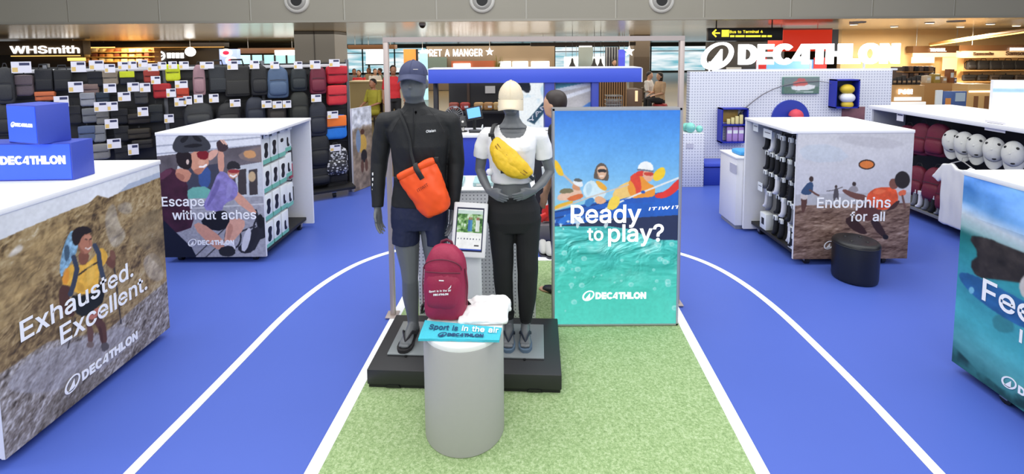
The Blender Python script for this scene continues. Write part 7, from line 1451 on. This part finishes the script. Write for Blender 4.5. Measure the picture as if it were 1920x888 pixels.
WOOD_D = mat('dark_wood', (70, 52, 38), .5); RIM = mat('pale_rim', (190, 172, 110), .5)
pw = seated('seated person in a yellow-green dress by the beige cafe counter', 700, 156, -.5, YEL_C, YEL_C, hair=(30, 22, 20), skin=SKIN)
chair('dark round-backed chair with a pale rim under the person in yellow', (pw.location.x, pw.location.y, 0), -.5, WOOD_D, None, RIM)
t = thing('cafe_counter', 'beige cafe counter behind the person in yellow', 'counter', (at(690, 150, 14).x, 14, 0)); a, b_, zb, zt_ = R(656, 152, 732, 190, 14); mb = MB(); mb.box(a, b_ + .1, 14, 14.5, 0, zt_ - .04, .01); obj('front', mb, mat('counter_beige', (170, 148, 98), .6), t, 40, True); mb = MB(); mb.box(a - .04, b_ + .14, 13.95, 14.55, zt_ - .04, zt_, .006); obj('top', mb, mat('counter_top_beige', (196, 176, 128), .4), t, 40, True)
for i, (px, py, lab, tp, hr, lh) in enumerate(((664, 134, 'person with dark hair in grey at the far left of the cafe', GRY_C, (26, 22, 22), False), (673, 137, 'person in a red top facing the cafe counter', RED_C, (30, 22, 20), True), (692, 132, 'person in beige with brown hair seated in the cafe', BEI_C, (90, 60, 40), True), (703, 134, 'person in white seated right of the beige one', WHT_C, (30, 24, 22), False), (713, 133, 'person in green at the right of the cafe group', GRN_C, (36, 28, 26), False))):
    seated(lab, px, py, [.4, 0, -.6, .5, -1.2][i], tp, BLK_C, hair=hr, long_hair=lh, skin=SKIN2 if i % 2 else SKIN, group=None)
Y = depth_for(737, 131, 1.57); person('standing person in a red top and black trousers beside the frame post', (at(737, 131, Y).x, Y, 0), .3, 'stand', RED_C, BLK_C, (24, 20, 20), SKIN, 1.7)
# table with two seated people on the right
pa_ = seated('seated person in white with dark hair left of the cafe table', 1217, 141, .9, WHT_C, BLK_C, hair=(26, 22, 22), skin=SKIN2)
pb_ = seated('seated person in beige on the red stool at the cafe table', 1238, 143, -1.3, BEI_C, BLK_C, hair=(26, 22, 22), skin=SKIN2, long_hair=True)
t = thing('stool', 'red round stool under the person in beige', 'stool', (pb_.location.x, pb_.location.y, 0)); mb = MB(); mb.lathe([(.20, 0), (.215, .02), (.215, .38), (.2, .43), (.01, .44)], n=32); obj('drum', mb, mat('red_vinyl', (172, 36, 36), .5), t, 60); mb = MB(); mb.tube([(.217 * math.cos(a), .217 * math.sin(a), .38) for a in np.linspace(0, 2 * PI, 33)[:-1]], .008, 6, closed=True); obj('piping', mb, mat('dark_red', (110, 22, 26), .5), t, 60)
chair('dark chair under the seated person in white', (pa_.location.x, pa_.location.y, 0), .9, WOOD_D)
t = thing('cafe_table', 'round pale cafe table between the two seated people', 'table', (pa_.location.x * .5 + pb_.location.x * .5 - .1, pa_.location.y * .5 + pb_.location.y * .5 + .62, 0)); mb = MB(); mb.tube([(0, 0, .72), (0, 0, .75)], .40, 32); obj('tabletop', mb, mat('table_pale', (206, 190, 160), .3), t, 40); mb = MB(); mb.tube([(0, 0, .02), (0, 0, .72)], .035, 12); obj('column', mb, BLACK, t, 60); mb = MB(); mb.tube([(0, 0, 0), (0, 0, .025)], .25, 24); obj('foot', mb, BLACK, t, 40)
# ------------------------------------------------------------------ ceiling gear
for i, x in enumerate((557, 904, 1240)):
    c = at(x, 1, FY); t = thing('air_nozzle', 'round white air nozzle on the tall metal fascia, %s' % ['over the bag wall', 'over the mannequins', 'over the kayak light box'][i], 'air nozzle', (c.x, FY, c.z), 0, 'air nozzles on the fascia')
    def ringy(prof, n=48): 
        m_ = MB(); m_.loft([[Vector((r * math.cos(2 * PI * j / n), y, r * math.sin(2 * PI * j / n))) for j in range(n)] for r, y in prof], prof[-1][0] < .02); return m_
    obj('outer_ring', ringy([(.21, 0), (.285, 0), (.285, -.02), (.265, -.05), (.22, -.06), (.205, -.03)]), mat('nozzle_white', (206, 204, 198), .4), t, 60)
    obj('inner_cone', ringy([(.215, -.02), (.20, -.055), (.15, -.075), (.125, -.05)]), mat('nozzle_grey', (168, 166, 162), .4), t, 60)
    obj('throat', ringy([(.13, -.045), (.13, -.048), (.06, -.046), (.01, -.046)]), mat('nozzle_dark', (22, 22, 22), .6), t, 60)
c = at(792, 50, 12.0); t = thing('dome_camera', 'small black dome camera under the metal ceiling above the mannequins', 'camera', (c.x, 12.0, CZ)); mb = MB(); mb.tube([(0, 0, -.05), (0, 0, 0)], .085, 24); obj('base', mb, WHITE_METAL, t, 40); mb = MB(); mb.ball((0, 0, -.055), (.07, .07, .06), 20); obj('dome', mb, mat('dome_black', (14, 14, 16), .1), t, 180)
def disc_light(lab, px, py, Y, r, M, grp, name='downlight'):
    c = at(px, py, Y); t = thing(name, lab, 'ceiling light' if name == 'downlight' else 'vent', (c.x, Y, CZ), 0, grp); mb = MB(); mb.tube([(0, 0, -.03), (0, 0, 0)], r * 1.15, 24); obj('rim', mb, WHITE_METAL, t, 40); mb = MB(); mb.tube([(0, 0, -.034), (0, 0, -.029)], r, 24); obj('lens', mb, M, t, 40)
DLG = mat('downlight_glow', (255, 236, 206), .5, emit=6)
for i, (x, Y) in enumerate(((1600, 13.5), (1676, 15), (1742, 13), (1800, 15.5), (1856, 13.8), (1905, 15.0))): disc_light('warm ceiling downlight over the travel shop, %s from the left' % ordn[i], x, 60, Y, .09, DLG, 'downlights over the travel shop')
for i, (x, Y) in enumerate(((1608, 12.6), (1792, 12.4))): disc_light('black round ceiling vent %s' % ['right of the red shop box', 'towards the right edge'][i], x, 45, Y, .16, BLACK, 'ceiling vents', 'ceiling_vent')
# hanging direction sign
Y = 12.0; a, b_, zb, zt_ = R(1328, 52, 1468, 76, Y); t = thing('direction_sign', 'black hanging sign with yellow arrow reading Bus to Terminal 4', 'sign', ((a + b_) / 2, Y, zb)); YG = mat('yellow_sign_glow', (255, 232, 60), .5, emit=1.5)
mb = MB(); mb.box(a, b_, Y, Y + .12, zb, zt_, .004); o = obj('panel', mb, mat('sign_black', (18, 16, 14), .4), t, 40, True); S = lambda x, y: at(x, y, Y - .002)
mb = MB()
def ribbon(pts, w_):
    for p, q in zip(pts[:-1], pts[1:]):
        d = (q - p).normalized(); s_ = Vector((-d.z, 0, d.x)) * w_ / 2; solidify_flat(mb, [p + s_, p - s_, q - s_, q + s_], [(0, 1, 2, 3)], Vector((0, .003, 0)))
ribbon([S(1336, 62), S(1350, 62)], .035); ribbon([S(1343, 55.5), S(1336, 62), S(1343, 69)], .035); obj('arrow', mb, YG, o, None, True)
mb = MB(); p, q = S(1353, 69), S(1367, 56); mb.box(p.x, q.x, Y - .006, Y - .001, p.z, q.z); obj('bus_symbol', mb, YG, o, None, True)
mb = MB(); p, q = S(1368, 62), S(1430, 62); q.z = p.z; put_text(mb, 'Bus to Terminal 4', p, q, Z, (0, -1, 0), .01, .09); obj('lettering', mb, YG, o, None, True); mb = MB()
for x0, x1 in ((1369, 1377), (1379, 1396), (1398, 1426), (1428, 1437), (1439, 1447)): p, q = S(x0, 69.5), S(x1, 66); mb.box(p.x, q.x, Y - .004, Y - .001, p.z, q.z)
obj('small_lettering', mb, YG, o, None, True)
for x in (1345, 1450): q = at(x, 50, Y); mb = MB(); mb.tube([(q.x, Y + .06, zt_), (q.x, Y + .06, CZ)], .015, 8); obj('hanger', mb, BLACK, t, 60, True)
# ------------------------------------------------------------------ far shops
def block(name, label, cat, px0, py0, px1, py1, Y, d, M, grounded=False, part='panel', b=.004, hang=True):      # what does not reach the floor hangs from the ceiling
    a, b_, zb, zt = R(px0, py0, px1, py1, Y); zt = min(zt, CZ - .005); zb = 0 if grounded else zb
    t = thing(name, label, cat, ((a + b_) / 2, Y + d / 2, zb)); mb = MB(); mb.box(a, b_, Y, Y + d, zb, zt, b); obj(part, mb, M, t, 40, True)
    if not grounded and hang:
        for x in (a + (b_ - a) * .12, b_ - (b_ - a) * .12): mb = MB(); mb.tube([(x, Y + d / 2, zt - .01), (x, Y + d / 2, CZ)], .012, 6); obj('hanger', mb, GREY_METAL, t, 60, True)
    return t, a, b_, zb, zt
def sub(t, name, px0, py0, px1, py1, Y, M, d=.03):
    a, b_, zb, zt = R(px0, py0, px1, py1, Y); mb = MB(); mb.box(a, b_, Y, Y + d, zb, min(zt, CZ - .006), .002); return obj(name, mb, M, t, None, True)
def sign_text(t, s, px0, px1, pyb, Y, M, h=None, bold=.012, name='lettering', depth=.03):
    A, B = at(px0, pyb, Y), at(px1, pyb, Y); B.z = A.z; mb = MB(); put_text(mb, s, A, B, Z, (0, -1, 0), bold, h, 1.0, 0, depth); return obj(name, mb, M, t, None, True)
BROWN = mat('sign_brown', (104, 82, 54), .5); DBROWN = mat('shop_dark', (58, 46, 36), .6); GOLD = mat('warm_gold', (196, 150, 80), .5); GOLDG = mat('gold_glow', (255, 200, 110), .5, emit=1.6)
t, *_ = block('storefront', 'dark brown book shop front reading WHSmith', 'shop front', -60, 77, 156, 103, 22, .4, BROWN); sign_text(t, 'WHSmith', 20, 150, 100, 21.99, GLOW, .46, .02)
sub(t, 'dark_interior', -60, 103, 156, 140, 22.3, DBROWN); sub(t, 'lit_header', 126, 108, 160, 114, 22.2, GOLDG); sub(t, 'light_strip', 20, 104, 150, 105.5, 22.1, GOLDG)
t, *_ = block('bulkhead', 'long dark bulkhead running right of the book shop sign', 'bulkhead', 156, 79, 420, 89, 27, .5, mat('bulkhead_dark', (48, 38, 30), .6)); sub(t, 'edge', 156, 88, 420, 90, 26.9, GOLD)
t, a, b_, zb, zt_ = block('shelf_unit', 'warm lit shop shelf with gold boxes right of the book shop', 'shelf unit', 158, 90, 290, 135, 26, .5, mat('shelf_back_warm', (150, 104, 60), .6), True, 'back'); 
for y in (97, 106, 115): sub(t, 'shelf', 158, y, 290, y + 1.5, 25.7, GOLD, .3)
sub(t, 'light_strip', 160, 88, 215, 90, 25.9, GOLDG)
rs = random.Random(11)
for r, y in enumerate((97, 106, 115)):
    for i in range(9):
        x = 164 + i * 14; c = rs.choice(((196, 140, 84), (220, 190, 130), (120, 64, 44), (236, 214, 170), (170, 104, 60))); q = at(x, y, 25.8)
        t = thing('gift_box', 'small %s box on the %s shelf of the warm lit shop, %s from the left' % ({196: 'tan', 220: 'straw', 120: 'brown', 236: 'cream', 170: 'copper'}[c[0]], ['top', 'middle', 'bottom'][r], ordn[i]), 'box', (q.x, 25.85, q.z + .0), 0, 'boxes in the warm lit shop'); w_ = rs.uniform(.10, .17); mb = MB(); mb.box(-w_, w_, -.1, .1, 0, rs.uniform(.12, .19), .01); obj('carton', mb, mat('gift_%d' % c[0], c, .5), t, 40)
t, *_ = block('storefront', 'dark shop front with a round white emblem and white lettering', 'shop front', 284, 91, 412, 135, 28, .4, mat('front_dark', (52, 42, 34), .6), True)
mb = MB(); c = at(301, 104.5, 27.95); mb.tube([(c.x + .22 * math.cos(a), c.y, c.z + .22 * math.sin(a)) for a in np.linspace(0, 2 * PI, 33)[:-1]], .05, 8, closed=True); mb.tube([(c.x - .1, c.y, c.z + .02), (c.x, c.y, c.z - .06), (c.x + .1, c.y, c.z + .02)], .03, 6); obj('emblem', mb, GLOW, t, 60, True)
for x0, x1 in ((313, 320), (322, 327), (329, 336), (338, 344)): sub(t, 'sign_letter', x0, 99, x1, 109, 27.95, GLOW)
sub(t, 'awning', 287, 91, 340, 94, 27.7, GOLD, .3)
c = at(357, 97, 24); t = thing('globe_lamp', 'bright white globe lamp hanging right of the round emblem', 'lamp', c); mb = MB(); mb.ball((0, 0, 0), .23, 24); obj('globe', mb, mat('globe_glow', (255, 255, 255), .5, emit=4), t, 180); mb = MB(); mb.tube([(0, 0, .22), (0, 0, CZ - c.z)], .012, 8); obj('rod', mb, GREY_METAL, t, 60)
t, *_ = block('totem_screen', 'pale purple lit totem with red oval emblems', 'totem', 412, 92, 445, 140, 23, .3, mat('totem_glow', (150, 168, 226), .4, emit=.9), True, 'screen')
for y, k_ in ((99, 1), (114, 0)): mb = MB(); c = at(424 if k_ else 434, y, 22.97); mb.ball(c, (.30, .02, .20), 20); o = obj('oval_emblem', mb, mat('emblem_white', (250, 240, 244), .5, emit=1.2), t, 180, True); mb = MB(); mb.ball(c + Vector((0, -.02, 0)), (.16, .015, .10), 16); obj('emblem_core', mb, mat('emblem_red', (214, 30, 70), .5, emit=.8), o, 180, True)
t, *_ = block('shop_soffit', 'brown timber soffit left of the grey pillar', 'soffit', 446, 90, 556, 100, 24, .6, mat('soffit_brown', (112, 74, 40), .5)); sub(t, 'lit_sign', 515, 94, 553, 103, 23.9, GLOW); sub(t, 'light_strip', 500, 60, 552, 64, 23.95, GOLDG) if False else None
t, *_ = block('glass_kiosk', 'pale cyan lit glass kiosk behind the bag wall', 'kiosk', 446, 103, 556, 140, 25, .3, mat('cyan_lit', (176, 224, 224), .4, emit=.8), True, 'lit_glass')
for x in (470, 492, 514, 536): sub(t, 'mullion', x, 103, x + 3, 140, 24.95, DBROWN)
# screens and posters left of the cafe
t, *_ = block('video_wall', 'bright white and cyan video wall behind the cafe crowd', 'screen', 686, 93, 722, 120, 24, .2, mat('screen_white', (226, 248, 252), .4, emit=1.3), False, 'screen'); sub(t, 'stand', 690, 120, 694, 141, 24.05, DBROWN)
sub(t, 'bezel', 685, 120, 723, 122, 23.98, BLACK)
t, *_ = block('lit_banner', 'warm orange lit banner just left of the navy cap', 'banner', 757, 92, 783, 140, 18, .12, mat('orange_lit', (222, 140, 60), .5, emit=.7, noise_amt=.7, nscale=3), True); sub(t, 'edge', 780, 92, 784, 140, 17.98, DBROWN)
t, *_ = block('lit_banner', 'white and cyan lit banner between the navy cap and the cafe sign', 'banner', 787, 98, 801, 142, 20, .12, mat('cyan_banner', (170, 226, 240), .5, emit=1.0), True); sub(t, 'header', 787, 94, 801, 99, 19.98, GLOW)
t, *_ = block('cafe_soffit', 'brown cafe soffit over the crowd', 'soffit', 652, 84, 740, 92, 22, .5, MATS['soffit_brown'])
# cafe with star sign
t, *_ = block('storefront', 'cafe front with white lettering PRET A MANGER', 'shop front', 800, 86, 1040, 142, 25, .5, mat('cafe_taupe', (128, 112, 92), .6), True, 'wall'); sign_text(t, 'PRET A MANGER', 797, 905, 105.5, 24.9, GLOW, .50, .03)
sub(t, 'teal_panel', 801, 107, 838, 142, 24.9, mat('teal_grey', (116, 136, 130), .6)); sub(t, 'lit_counter', 846, 114, 930, 142, 24.8, mat('cafe_counter_warm', (170, 92, 62), .5)); sub(t, 'light_box', 850, 119, 882, 130, 24.7, GLOW)
for x0, x1 in ((936, 958), (961, 990), (996, 1030)): sub(t, 'menu_board', x0, 115, x1, 128, 24.85, GLOW)
def star(lab, px, py, Y, r, hang=False):
    c = at(px, py, Y); t = thing('star_sign', lab, 'sign', c, 0, 'white stars of the cafe'); pts = [(r * (1 if k_ % 2 == 0 else .42) * math.sin(k_ * PI / 5), r * (1 if k_ % 2 == 0 else .42) * math.cos(k_ * PI / 5)) for k_ in range(10)]
    mb = MB(); mb.prism(pts, (0, 0, 0), (1, 0, 0), (0, 0, 1), (0, .05, 0)); obj('star', mb, GLOW, t); mb = MB(); mb.tube([(0, .03, r * .5), (0, .03, CZ - c.z)], .012, 6); obj('rod', mb, GREY_METAL, t, 60)
star('white lit star right of the cafe lettering', 918, 97, 24.7, .22); star('white lit star left of the cafe lettering', 792, 97, 24.7, .22); star('white lit star hanging near the taupe pillar', 1180, 96, 18, .20)
t = thing('tall_grass', 'tall yellow-green grass plant on the blue beam line before the cafe', 'plant', (at(934, 125, 20).x, 20, 0)); zt_ = at(934, 102, 20).z; mb = MB(); rs = random.Random(4)
for k_ in range(46): a = rs.uniform(0, 2 * PI); s_ = rs.uniform(.05, .28); hh = rs.uniform(.75, 1.0) * (zt_ - .5); mb.tube([(0, 0, .5), (s_ * .35 * math.cos(a), s_ * .35 * math.sin(a), .5 + hh * .6), (s_ * math.cos(a), s_ * math.sin(a), .5 + hh)], [.012, .010, .002], 5)
obj('leaves', mb, mat('grass_leaf', (150, 146, 62), .6), t, 60); mb = MB(); mb.lathe([(.14, 0), (.2, .5), (.18, .52), (.02, .50)], n=24); obj('pot', mb, mat('pot_brown', (70, 52, 38), .6), t, 60)
t, *_ = block('ceiling_baffle', 'dark ceiling baffle strip right of the cafe', 'baffle', 995, 79, 1192, 86, 21, .3, mat('baffle_black', (40, 32, 28), .6)); sub(t, 'light_tube', 1086, 86, 1110, 88, 20.9, GLOW)
for i, (x, nm) in enumerate(((1073, 'leftmost'), (1114, 'middle'), (1126, 'rightmost'))):
    Y = 16 + i * .4; c = at(x, 126, Y); t = thing('pendant_lamp', 'black cone pendant lamp over the blue beam, %s of three' % nm, 'pendant lamp', (c.x, Y, c.z), 0, 'black pendant lamps'); mb = MB(); mb.lathe([(.02, .30), (.035, .27), (.05, .16), (.10, .06), (.13, 0), (.12, .0), (.04, .15), (.015, .25)], n=24); obj('lamp_shade', mb, BLACK, t, 60); mb = MB(); mb.tube([(0, 0, .28), (0, 0, CZ - c.z)], .008, 6); obj('cord', mb, BLACK, t, 60)
t, *_ = block('grey_partition', 'pale grey partition between two bright windows', 'partition', 1086, 88, 1112, 142, 26, .3, mat('partition_grey', (140, 150, 148), .6), True)
for i, (x0, x1, nm) in enumerate(((1058, 1084, 'left of the pale grey partition'), (1112, 1134, 'right of the pale grey partition'))): block('lit_board', 'white lit board %s' % nm, 'board', x0, 106, x1, 128, 25.5, .08, mat('board_white', (236, 248, 250), .4, emit=1.0), False)
t, *_ = block('slat_divider', 'dark vertical slat divider behind the blue banner', 'divider', 1135, 88, 1160, 142, 23, .1, mat('divider_dark', (70, 70, 78), .6), True, 'backing'); 
for k_ in range(5): sub(t, 'slat', 1137 + k_ * 5, 88, 1138.5 + k_ * 5, 142, 22.9, mat('slat_light', (170, 176, 180), .5), .08)
block('blue_banner', 'blue violet lit banner beside the hanging star', 'banner', 1160, 93, 1172, 124, 21, .06, mat('violet_lit', (84, 92, 220), .5, emit=.9))
Y_ = depth_for(1151, 117, 1.57); person('person in white with long dark hair by the blue violet banner', (at(1151, 117, Y_).x, Y_, 0), .2, 'stand', WHT_C, NVY_C, (34, 26, 24), SKIN2, 1.7, True)
# darker things seen under the booth beam
t = thing('timber_screen', 'brown timber slat screen seen under the blue booth beam', 'screen', (at(1150, 170, 9.5).x, 9.5, 0)); a, b_, zb, zt_ = R(1124, 150, 1176, 200, 9.5); mb = MB(); mb.box(a, b_, 9.56, 9.62, 0, zt_); obj('backing', mb, mat('timber_dark', (66, 46, 30), .6), t, 40, True); mb = MB()
for k_ in range(12): x = a + (b_ - a) * (k_ + .5) / 12; mb.box(x - .012, x + .012, 9.5, 9.56, 0, zt_)
obj('slats', mb, mat('timber_brown', (128, 92, 54), .5), t, None, True)
t = thing('wire_basket', 'grey wire basket stand before the timber slat screen', 'basket', (at(1150, 190, 8.2).x, 8.2, 0)); zt_ = at(1150, 179, 8.2).z; mb = MB()
for z in np.linspace(zt_ - .3, zt_, 5): mb.tube([(-.13, -.1, z), (.13, -.1, z), (.13, .1, z), (-.13, .1, z)], .006, 6, closed=True)
for x in np.linspace(-.13, .13, 7): mb.tube([(x, -.1, zt_ - .3), (x, -.1, zt_)], .004, 5)
obj('wires', mb, mat('wire_grey', (150, 150, 146), .4, .5), t, 60); mb = MB()
for x in (-.12, .12): 
    for y in (-.09, .09): mb.tube([(x, y, 0), (x, y, zt_ - .3)], .008, 6)
obj('stand', mb, MATS['wire_grey'], t, 60); mb = MB(); mb.box(-.12, .12, -.09, .09, zt_ - .29, zt_ - .1, .02); obj('goods', mb, mat('basket_goods', (92, 78, 72), .7, noise_amt=.7, nscale=30), t, 40)
t, *_ = block('side_table', 'brown side table with a lit front right of the timber screen', 'table', 1176, 168, 1204, 205, 10, .5, mat('sidetable_brown', (92, 66, 46), .5), True, 'body'); sub(t, 'lit_front', 1191, 170, 1196, 190, 9.98, mat('cream_lit', (236, 206, 160), .5, emit=.6))
# ------------------------------------------------------------------ right hand shops
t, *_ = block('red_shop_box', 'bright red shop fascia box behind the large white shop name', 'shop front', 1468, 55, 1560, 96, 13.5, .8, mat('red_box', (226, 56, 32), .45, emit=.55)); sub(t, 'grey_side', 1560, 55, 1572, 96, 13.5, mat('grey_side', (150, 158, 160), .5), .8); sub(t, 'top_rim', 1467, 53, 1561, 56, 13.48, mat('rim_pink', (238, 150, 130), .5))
t, *_ = block('dark_shop', 'dark shop interior behind the orbit symbol', 'shop front', 1330, 78, 1470, 140, 19, .4, mat('shop_charcoal', (70, 68, 66), .6), True); sub(t, 'white_counter', 1362, 126, 1390, 140, 18.8, CARTON)
t, *_ = block('lit_advert', 'blue lit advert with red ends under the white shop name', 'advert', 1436, 112, 1530, 140, 18, .12, mat('advert_blue', (110, 172, 232), .4, emit=.8, noise_amt=.5, nscale=2), True); 
for x0, x1 in ((1418, 1437), (1526, 1550)): sub(t, 'red_end', x0, 108, x1, 140, 17.95, mat('advert_red', (206, 44, 48), .5, emit=.25))
SHW = mat('shop_wall_warm', (216, 182, 130), .6); WOOD = mat('shop_wood', (190, 142, 84), .5)
x0, x1, zb, zt_ = R(1575, 80, 2250, 190, 18); mb = MB(); mb.box(x0, x1, 18, 18.2, 0, CZ); struct('wall_shop', mb, SHW)
t, *_ = block('shop_header', 'dark brown shop header with small white lettering TRAVEL', 'shop front', 1712, 86, 1812, 99, 17.6, .3, mat('header_brown', (110, 74, 40), .5)); sign_text(t, 'TRAVEL', 1743, 1773, 96.5, 17.58, GLOW, None, .03); sub(t, 'lit_band', 1712, 99, 1800, 107, 17.6, mat('band_lit', (255, 226, 176), .5, emit=.7)); sub(t, 'lit_panel', 1710, 107, 1752, 118, 17.7, WARM_GLOW); sub(t, 'lit_panel', 1768, 107, 1800, 132, 17.7, mat('panel_lit', (255, 224, 160), .5, emit=1.1))
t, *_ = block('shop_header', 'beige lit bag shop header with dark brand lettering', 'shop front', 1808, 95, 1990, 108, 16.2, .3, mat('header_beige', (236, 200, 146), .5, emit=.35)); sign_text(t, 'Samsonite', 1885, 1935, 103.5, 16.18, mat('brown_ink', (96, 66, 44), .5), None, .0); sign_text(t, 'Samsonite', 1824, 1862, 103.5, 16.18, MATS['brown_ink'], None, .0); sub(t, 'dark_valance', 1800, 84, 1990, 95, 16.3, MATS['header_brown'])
for x in (1895, 1902, 1909, 1916): sub(t, 'sign_letter', x, 89.5, x + 4.5, 94.5, 16.25, GLOW)
shelf, a, b_, zb, zt_ = block('bag_shelf', 'warm wooden bag shelves of the bag shop', 'shelf unit', 1806, 108, 1990, 165, 16.6, .25, mat('shelf_warm', (220, 178, 116), .6), True, 'back')
for y in (131, 152): sub(shelf, 'shelf', 1806, y, 1990, y + 2, 16.25, WOOD, .4)
FB = bag_m((38, 34, 32), 'far_black'); FB2 = bag_m((70, 58, 48), 'far_brown')
for i, (x, w_, kd) in enumerate(((1821, 17, 'b'), (1842, 20, 't'), (1865, 22, 't'), (1888, 24, 't'), (1912, 24, 't'))):
    q = at(x, 131, 16.4); put_bag(kd, (q.x, 16.42, q.z + .012), 0, w_ * 16.4 / 900 / DIM[kd][0], 20 * 16.4 / 900 / DIM[kd][1] * (.9 if kd == 'b' else .86), 'black bag on the upper shelf of the bag shop, %s from the left' % ordn[i], 'bags on the shop shelves', FB, .9)
for i, (x, w_, c) in enumerate(((1817, 24, FB), (1842, 18, FB), (1864, 16, FB2), (1886, 26, FB), (1914, 22, FB2))):
    q = at(x, 152, 16.4); put_bag('p', (q.x, 16.42, q.z + .012), 0, w_ * 16.4 / 900 / .3, 13 * 16.4 / 900 / .27, '%s pouch bag on the lower shelf of the bag shop, %s from the left' % ('black' if c is FB else 'brown', ordn[i]), 'bags on the shop shelves', c, .9)
t, *_ = block('market_table', 'wooden shop table with mixed goods behind the gondola top', 'table', 1726, 156, 1812, 200, 12, .6, WOOD, True, 'body'); q0 = at(1730, 156, 12.2); 
for i, (x, w_, h_, c, nm) in enumerate(((1736, 9, 14, (222, 206, 176), 'cream'), (1752, 12, 17, (178, 150, 70), 'mustard'), (1766, 8, 12, (196, 160, 120), 'tan'), (1779, 8, 26, (150, 92, 52), 'tall brown'), (1786, 5, 10, (110, 92, 110), 'mauve'))):
    q = at(x, 156, 12.25); o = thing('goods_box', '%s goods box on the wooden shop table' % nm, 'box', (q.x, 12.25, q0.z), 0, 'boxes on the shop table'); k_ = 12.25 / 900; mb = MB(); mb.box(-w_ * k_ / 2, w_ * k_ / 2, -.08, .08, 0, h_ * k_, .006); obj('carton', mb, mat('goods_%d' % i, c, .5, noise_amt=.5, nscale=12), o, 40); mb = MB(); mb.box(-w_ * k_ / 3, w_ * k_ / 3, -.083, -.078, h_ * k_ * .4, h_ * k_ * .75); obj('printed_label', mb, CARTON, o)
t, *_ = block('promo_stand', 'wooden promotion stand with white P60! lettering', 'stand', 1668, 160, 1732, 215, 10.2, .5, WOOD, True, 'body'); sign_text(t, 'P60!', 1684, 1709, 176, 10.18, GLOW, None, .03); sub(t, 'white_board', 1678, 182, 1728, 189, 10.17, mat('board_plain', (250, 248, 242), .5, emit=.5)); sub(t, 'white_board', 1670, 191, 1736, 200, 10.16, MATS['board_plain']); zs = R(1668, 160, 1732, 215, 10.2)[3]
for i in range(6): q = at(1676 + i * 9, 158, 10.4); o = thing('dark_bottle', 'dark goods pack on the wooden promotion stand, %s from the left' % ordn[i], 'pack', (q.x, 10.42, zs), 0, 'dark packs on the promotion stand'); mb = MB(); mb.box(-.045, .045, -.04, .04, 0, .14 + .03 * (i % 3), .012); obj('body', mb, mat('dark_goods', (46, 40, 36), .5, noise_amt=.5), o, 40); mb = MB(); mb.box(-.03, .03, -.043, -.038, .05, .09); obj('printed_label', mb, mat('label_tan', (160, 130, 96), .5), o)
t, *_ = block('dark_display', 'dark stepped display of mixed goods behind the promotion stand', 'display', 1694, 126, 1752, 200, 13.6, .5, mat('display_dark', (74, 56, 44), .6), True, 'back'); 
for r, y in enumerate((134, 147)):
    sub(t, 'shelf', 1694, y, 1752, y + 1.6, 13.35, WOOD, .25)
    for i in range(6):
        q = at(1699 + i * 9.5, y, 13.4); c = ((60, 48, 44), (120, 100, 88), (36, 34, 36), (150, 120, 96))[(i * 3 + r) % 4]; o = thing('goods_pack', 'goods pack on the %s step of the dark display, %s from the left' % (['upper', 'lower'][r], ordn[i]), 'pack', (q.x, 13.44, q.z + .0), 0, 'packs on the dark display'); mb = MB(); mb.box(-.055, .055, -.05, .05, 0, .15, .015); obj('body', mb, mat('pack_%d' % ((i * 3 + r) % 4), c, .5, noise_amt=.4, nscale=20), o, 40)
t, *_ = block('picture_board', 'blue printed board with an orange figure behind the gondola top', 'board', 1768, 171, 1812, 205, 9.4, .06, mat('board_navy', (74, 98, 150), .5, noise_amt=.6, nscale=5), hang=False); sub(t, 'orange_figure', 1773, 184, 1783, 199, 9.39, mat('figure_orange', (214, 140, 70), .6)); sub(t, 'pale_patch', 1792, 174, 1810, 190, 9.39, mat('patch_pale', (170, 186, 196), .6)); sub(t, 'white_edge', 1755, 169, 1767, 205, 9.4, CARTON); 
for x in (1772, 1806): q = at(x, 200, 9.45); mb = MB(); mb.box(q.x - .02, q.x + .02, 9.43, 9.48, 0, q.z); obj('foot', mb, GREY_METAL, t, None, True)
t, *_ = block('wood_rack', 'pale wooden rack with arched openings left of the white sign board', 'rack', 1814, 158, 1862, 205, 11, .4, mat('rack_wood', (222, 176, 112), .5), True, 'body'); 
for x in (1826, 1846): sub(t, 'opening', x, 180, x + 8, 204, 10.99, mat('opening_brown', (140, 92, 54), .6)); 
sub(t, 'lit_shelf', 1818, 170, 1860, 173, 10.98, WARM_GLOW)
p0, p1 = at(1745, 84, 17.4), at(1935, 56, 12.6); t = thing('cove_light', 'long yellow cove light running along the travel shop ceiling', 'light', (p0 + p1) / 2); p0.z = min(p0.z, CZ - .06); p1.z = min(p1.z, CZ - .06); mb = MB(); mb.tube([p0, p1], (.05, .03), 8, ref=(0, 0, 1)); obj('diffuser', mb, mat('cove_glow', (255, 214, 110), .5, emit=3), t, 60, True); mb = MB(); mb.tube([p0 + Vector((0, .06, .02)), p1 + Vector((0, .06, .02))], (.05, .02), 8, ref=(0, 0, 1)); obj('channel', mb, WOOD, t, 60, True)
for loc, col_, e in (((at(1800, 80, 15).x, 15.2, 2.55), (1, .89, .72), 520), ((at(1000, 80, 24).x, 24.2, 2.6), (1, .8, .5), 120), ((at(230, 85, 25).x, 25, 2.6), (1, .76, .42), 260)):
    l = bpy.data.lights.new('shop_lamp', 'AREA'); l.size = 1.6; l.energy = e; l.color = col_; o = bpy.data.objects.new('shop_lamp', l); COL.objects.link(o); o.location = loc
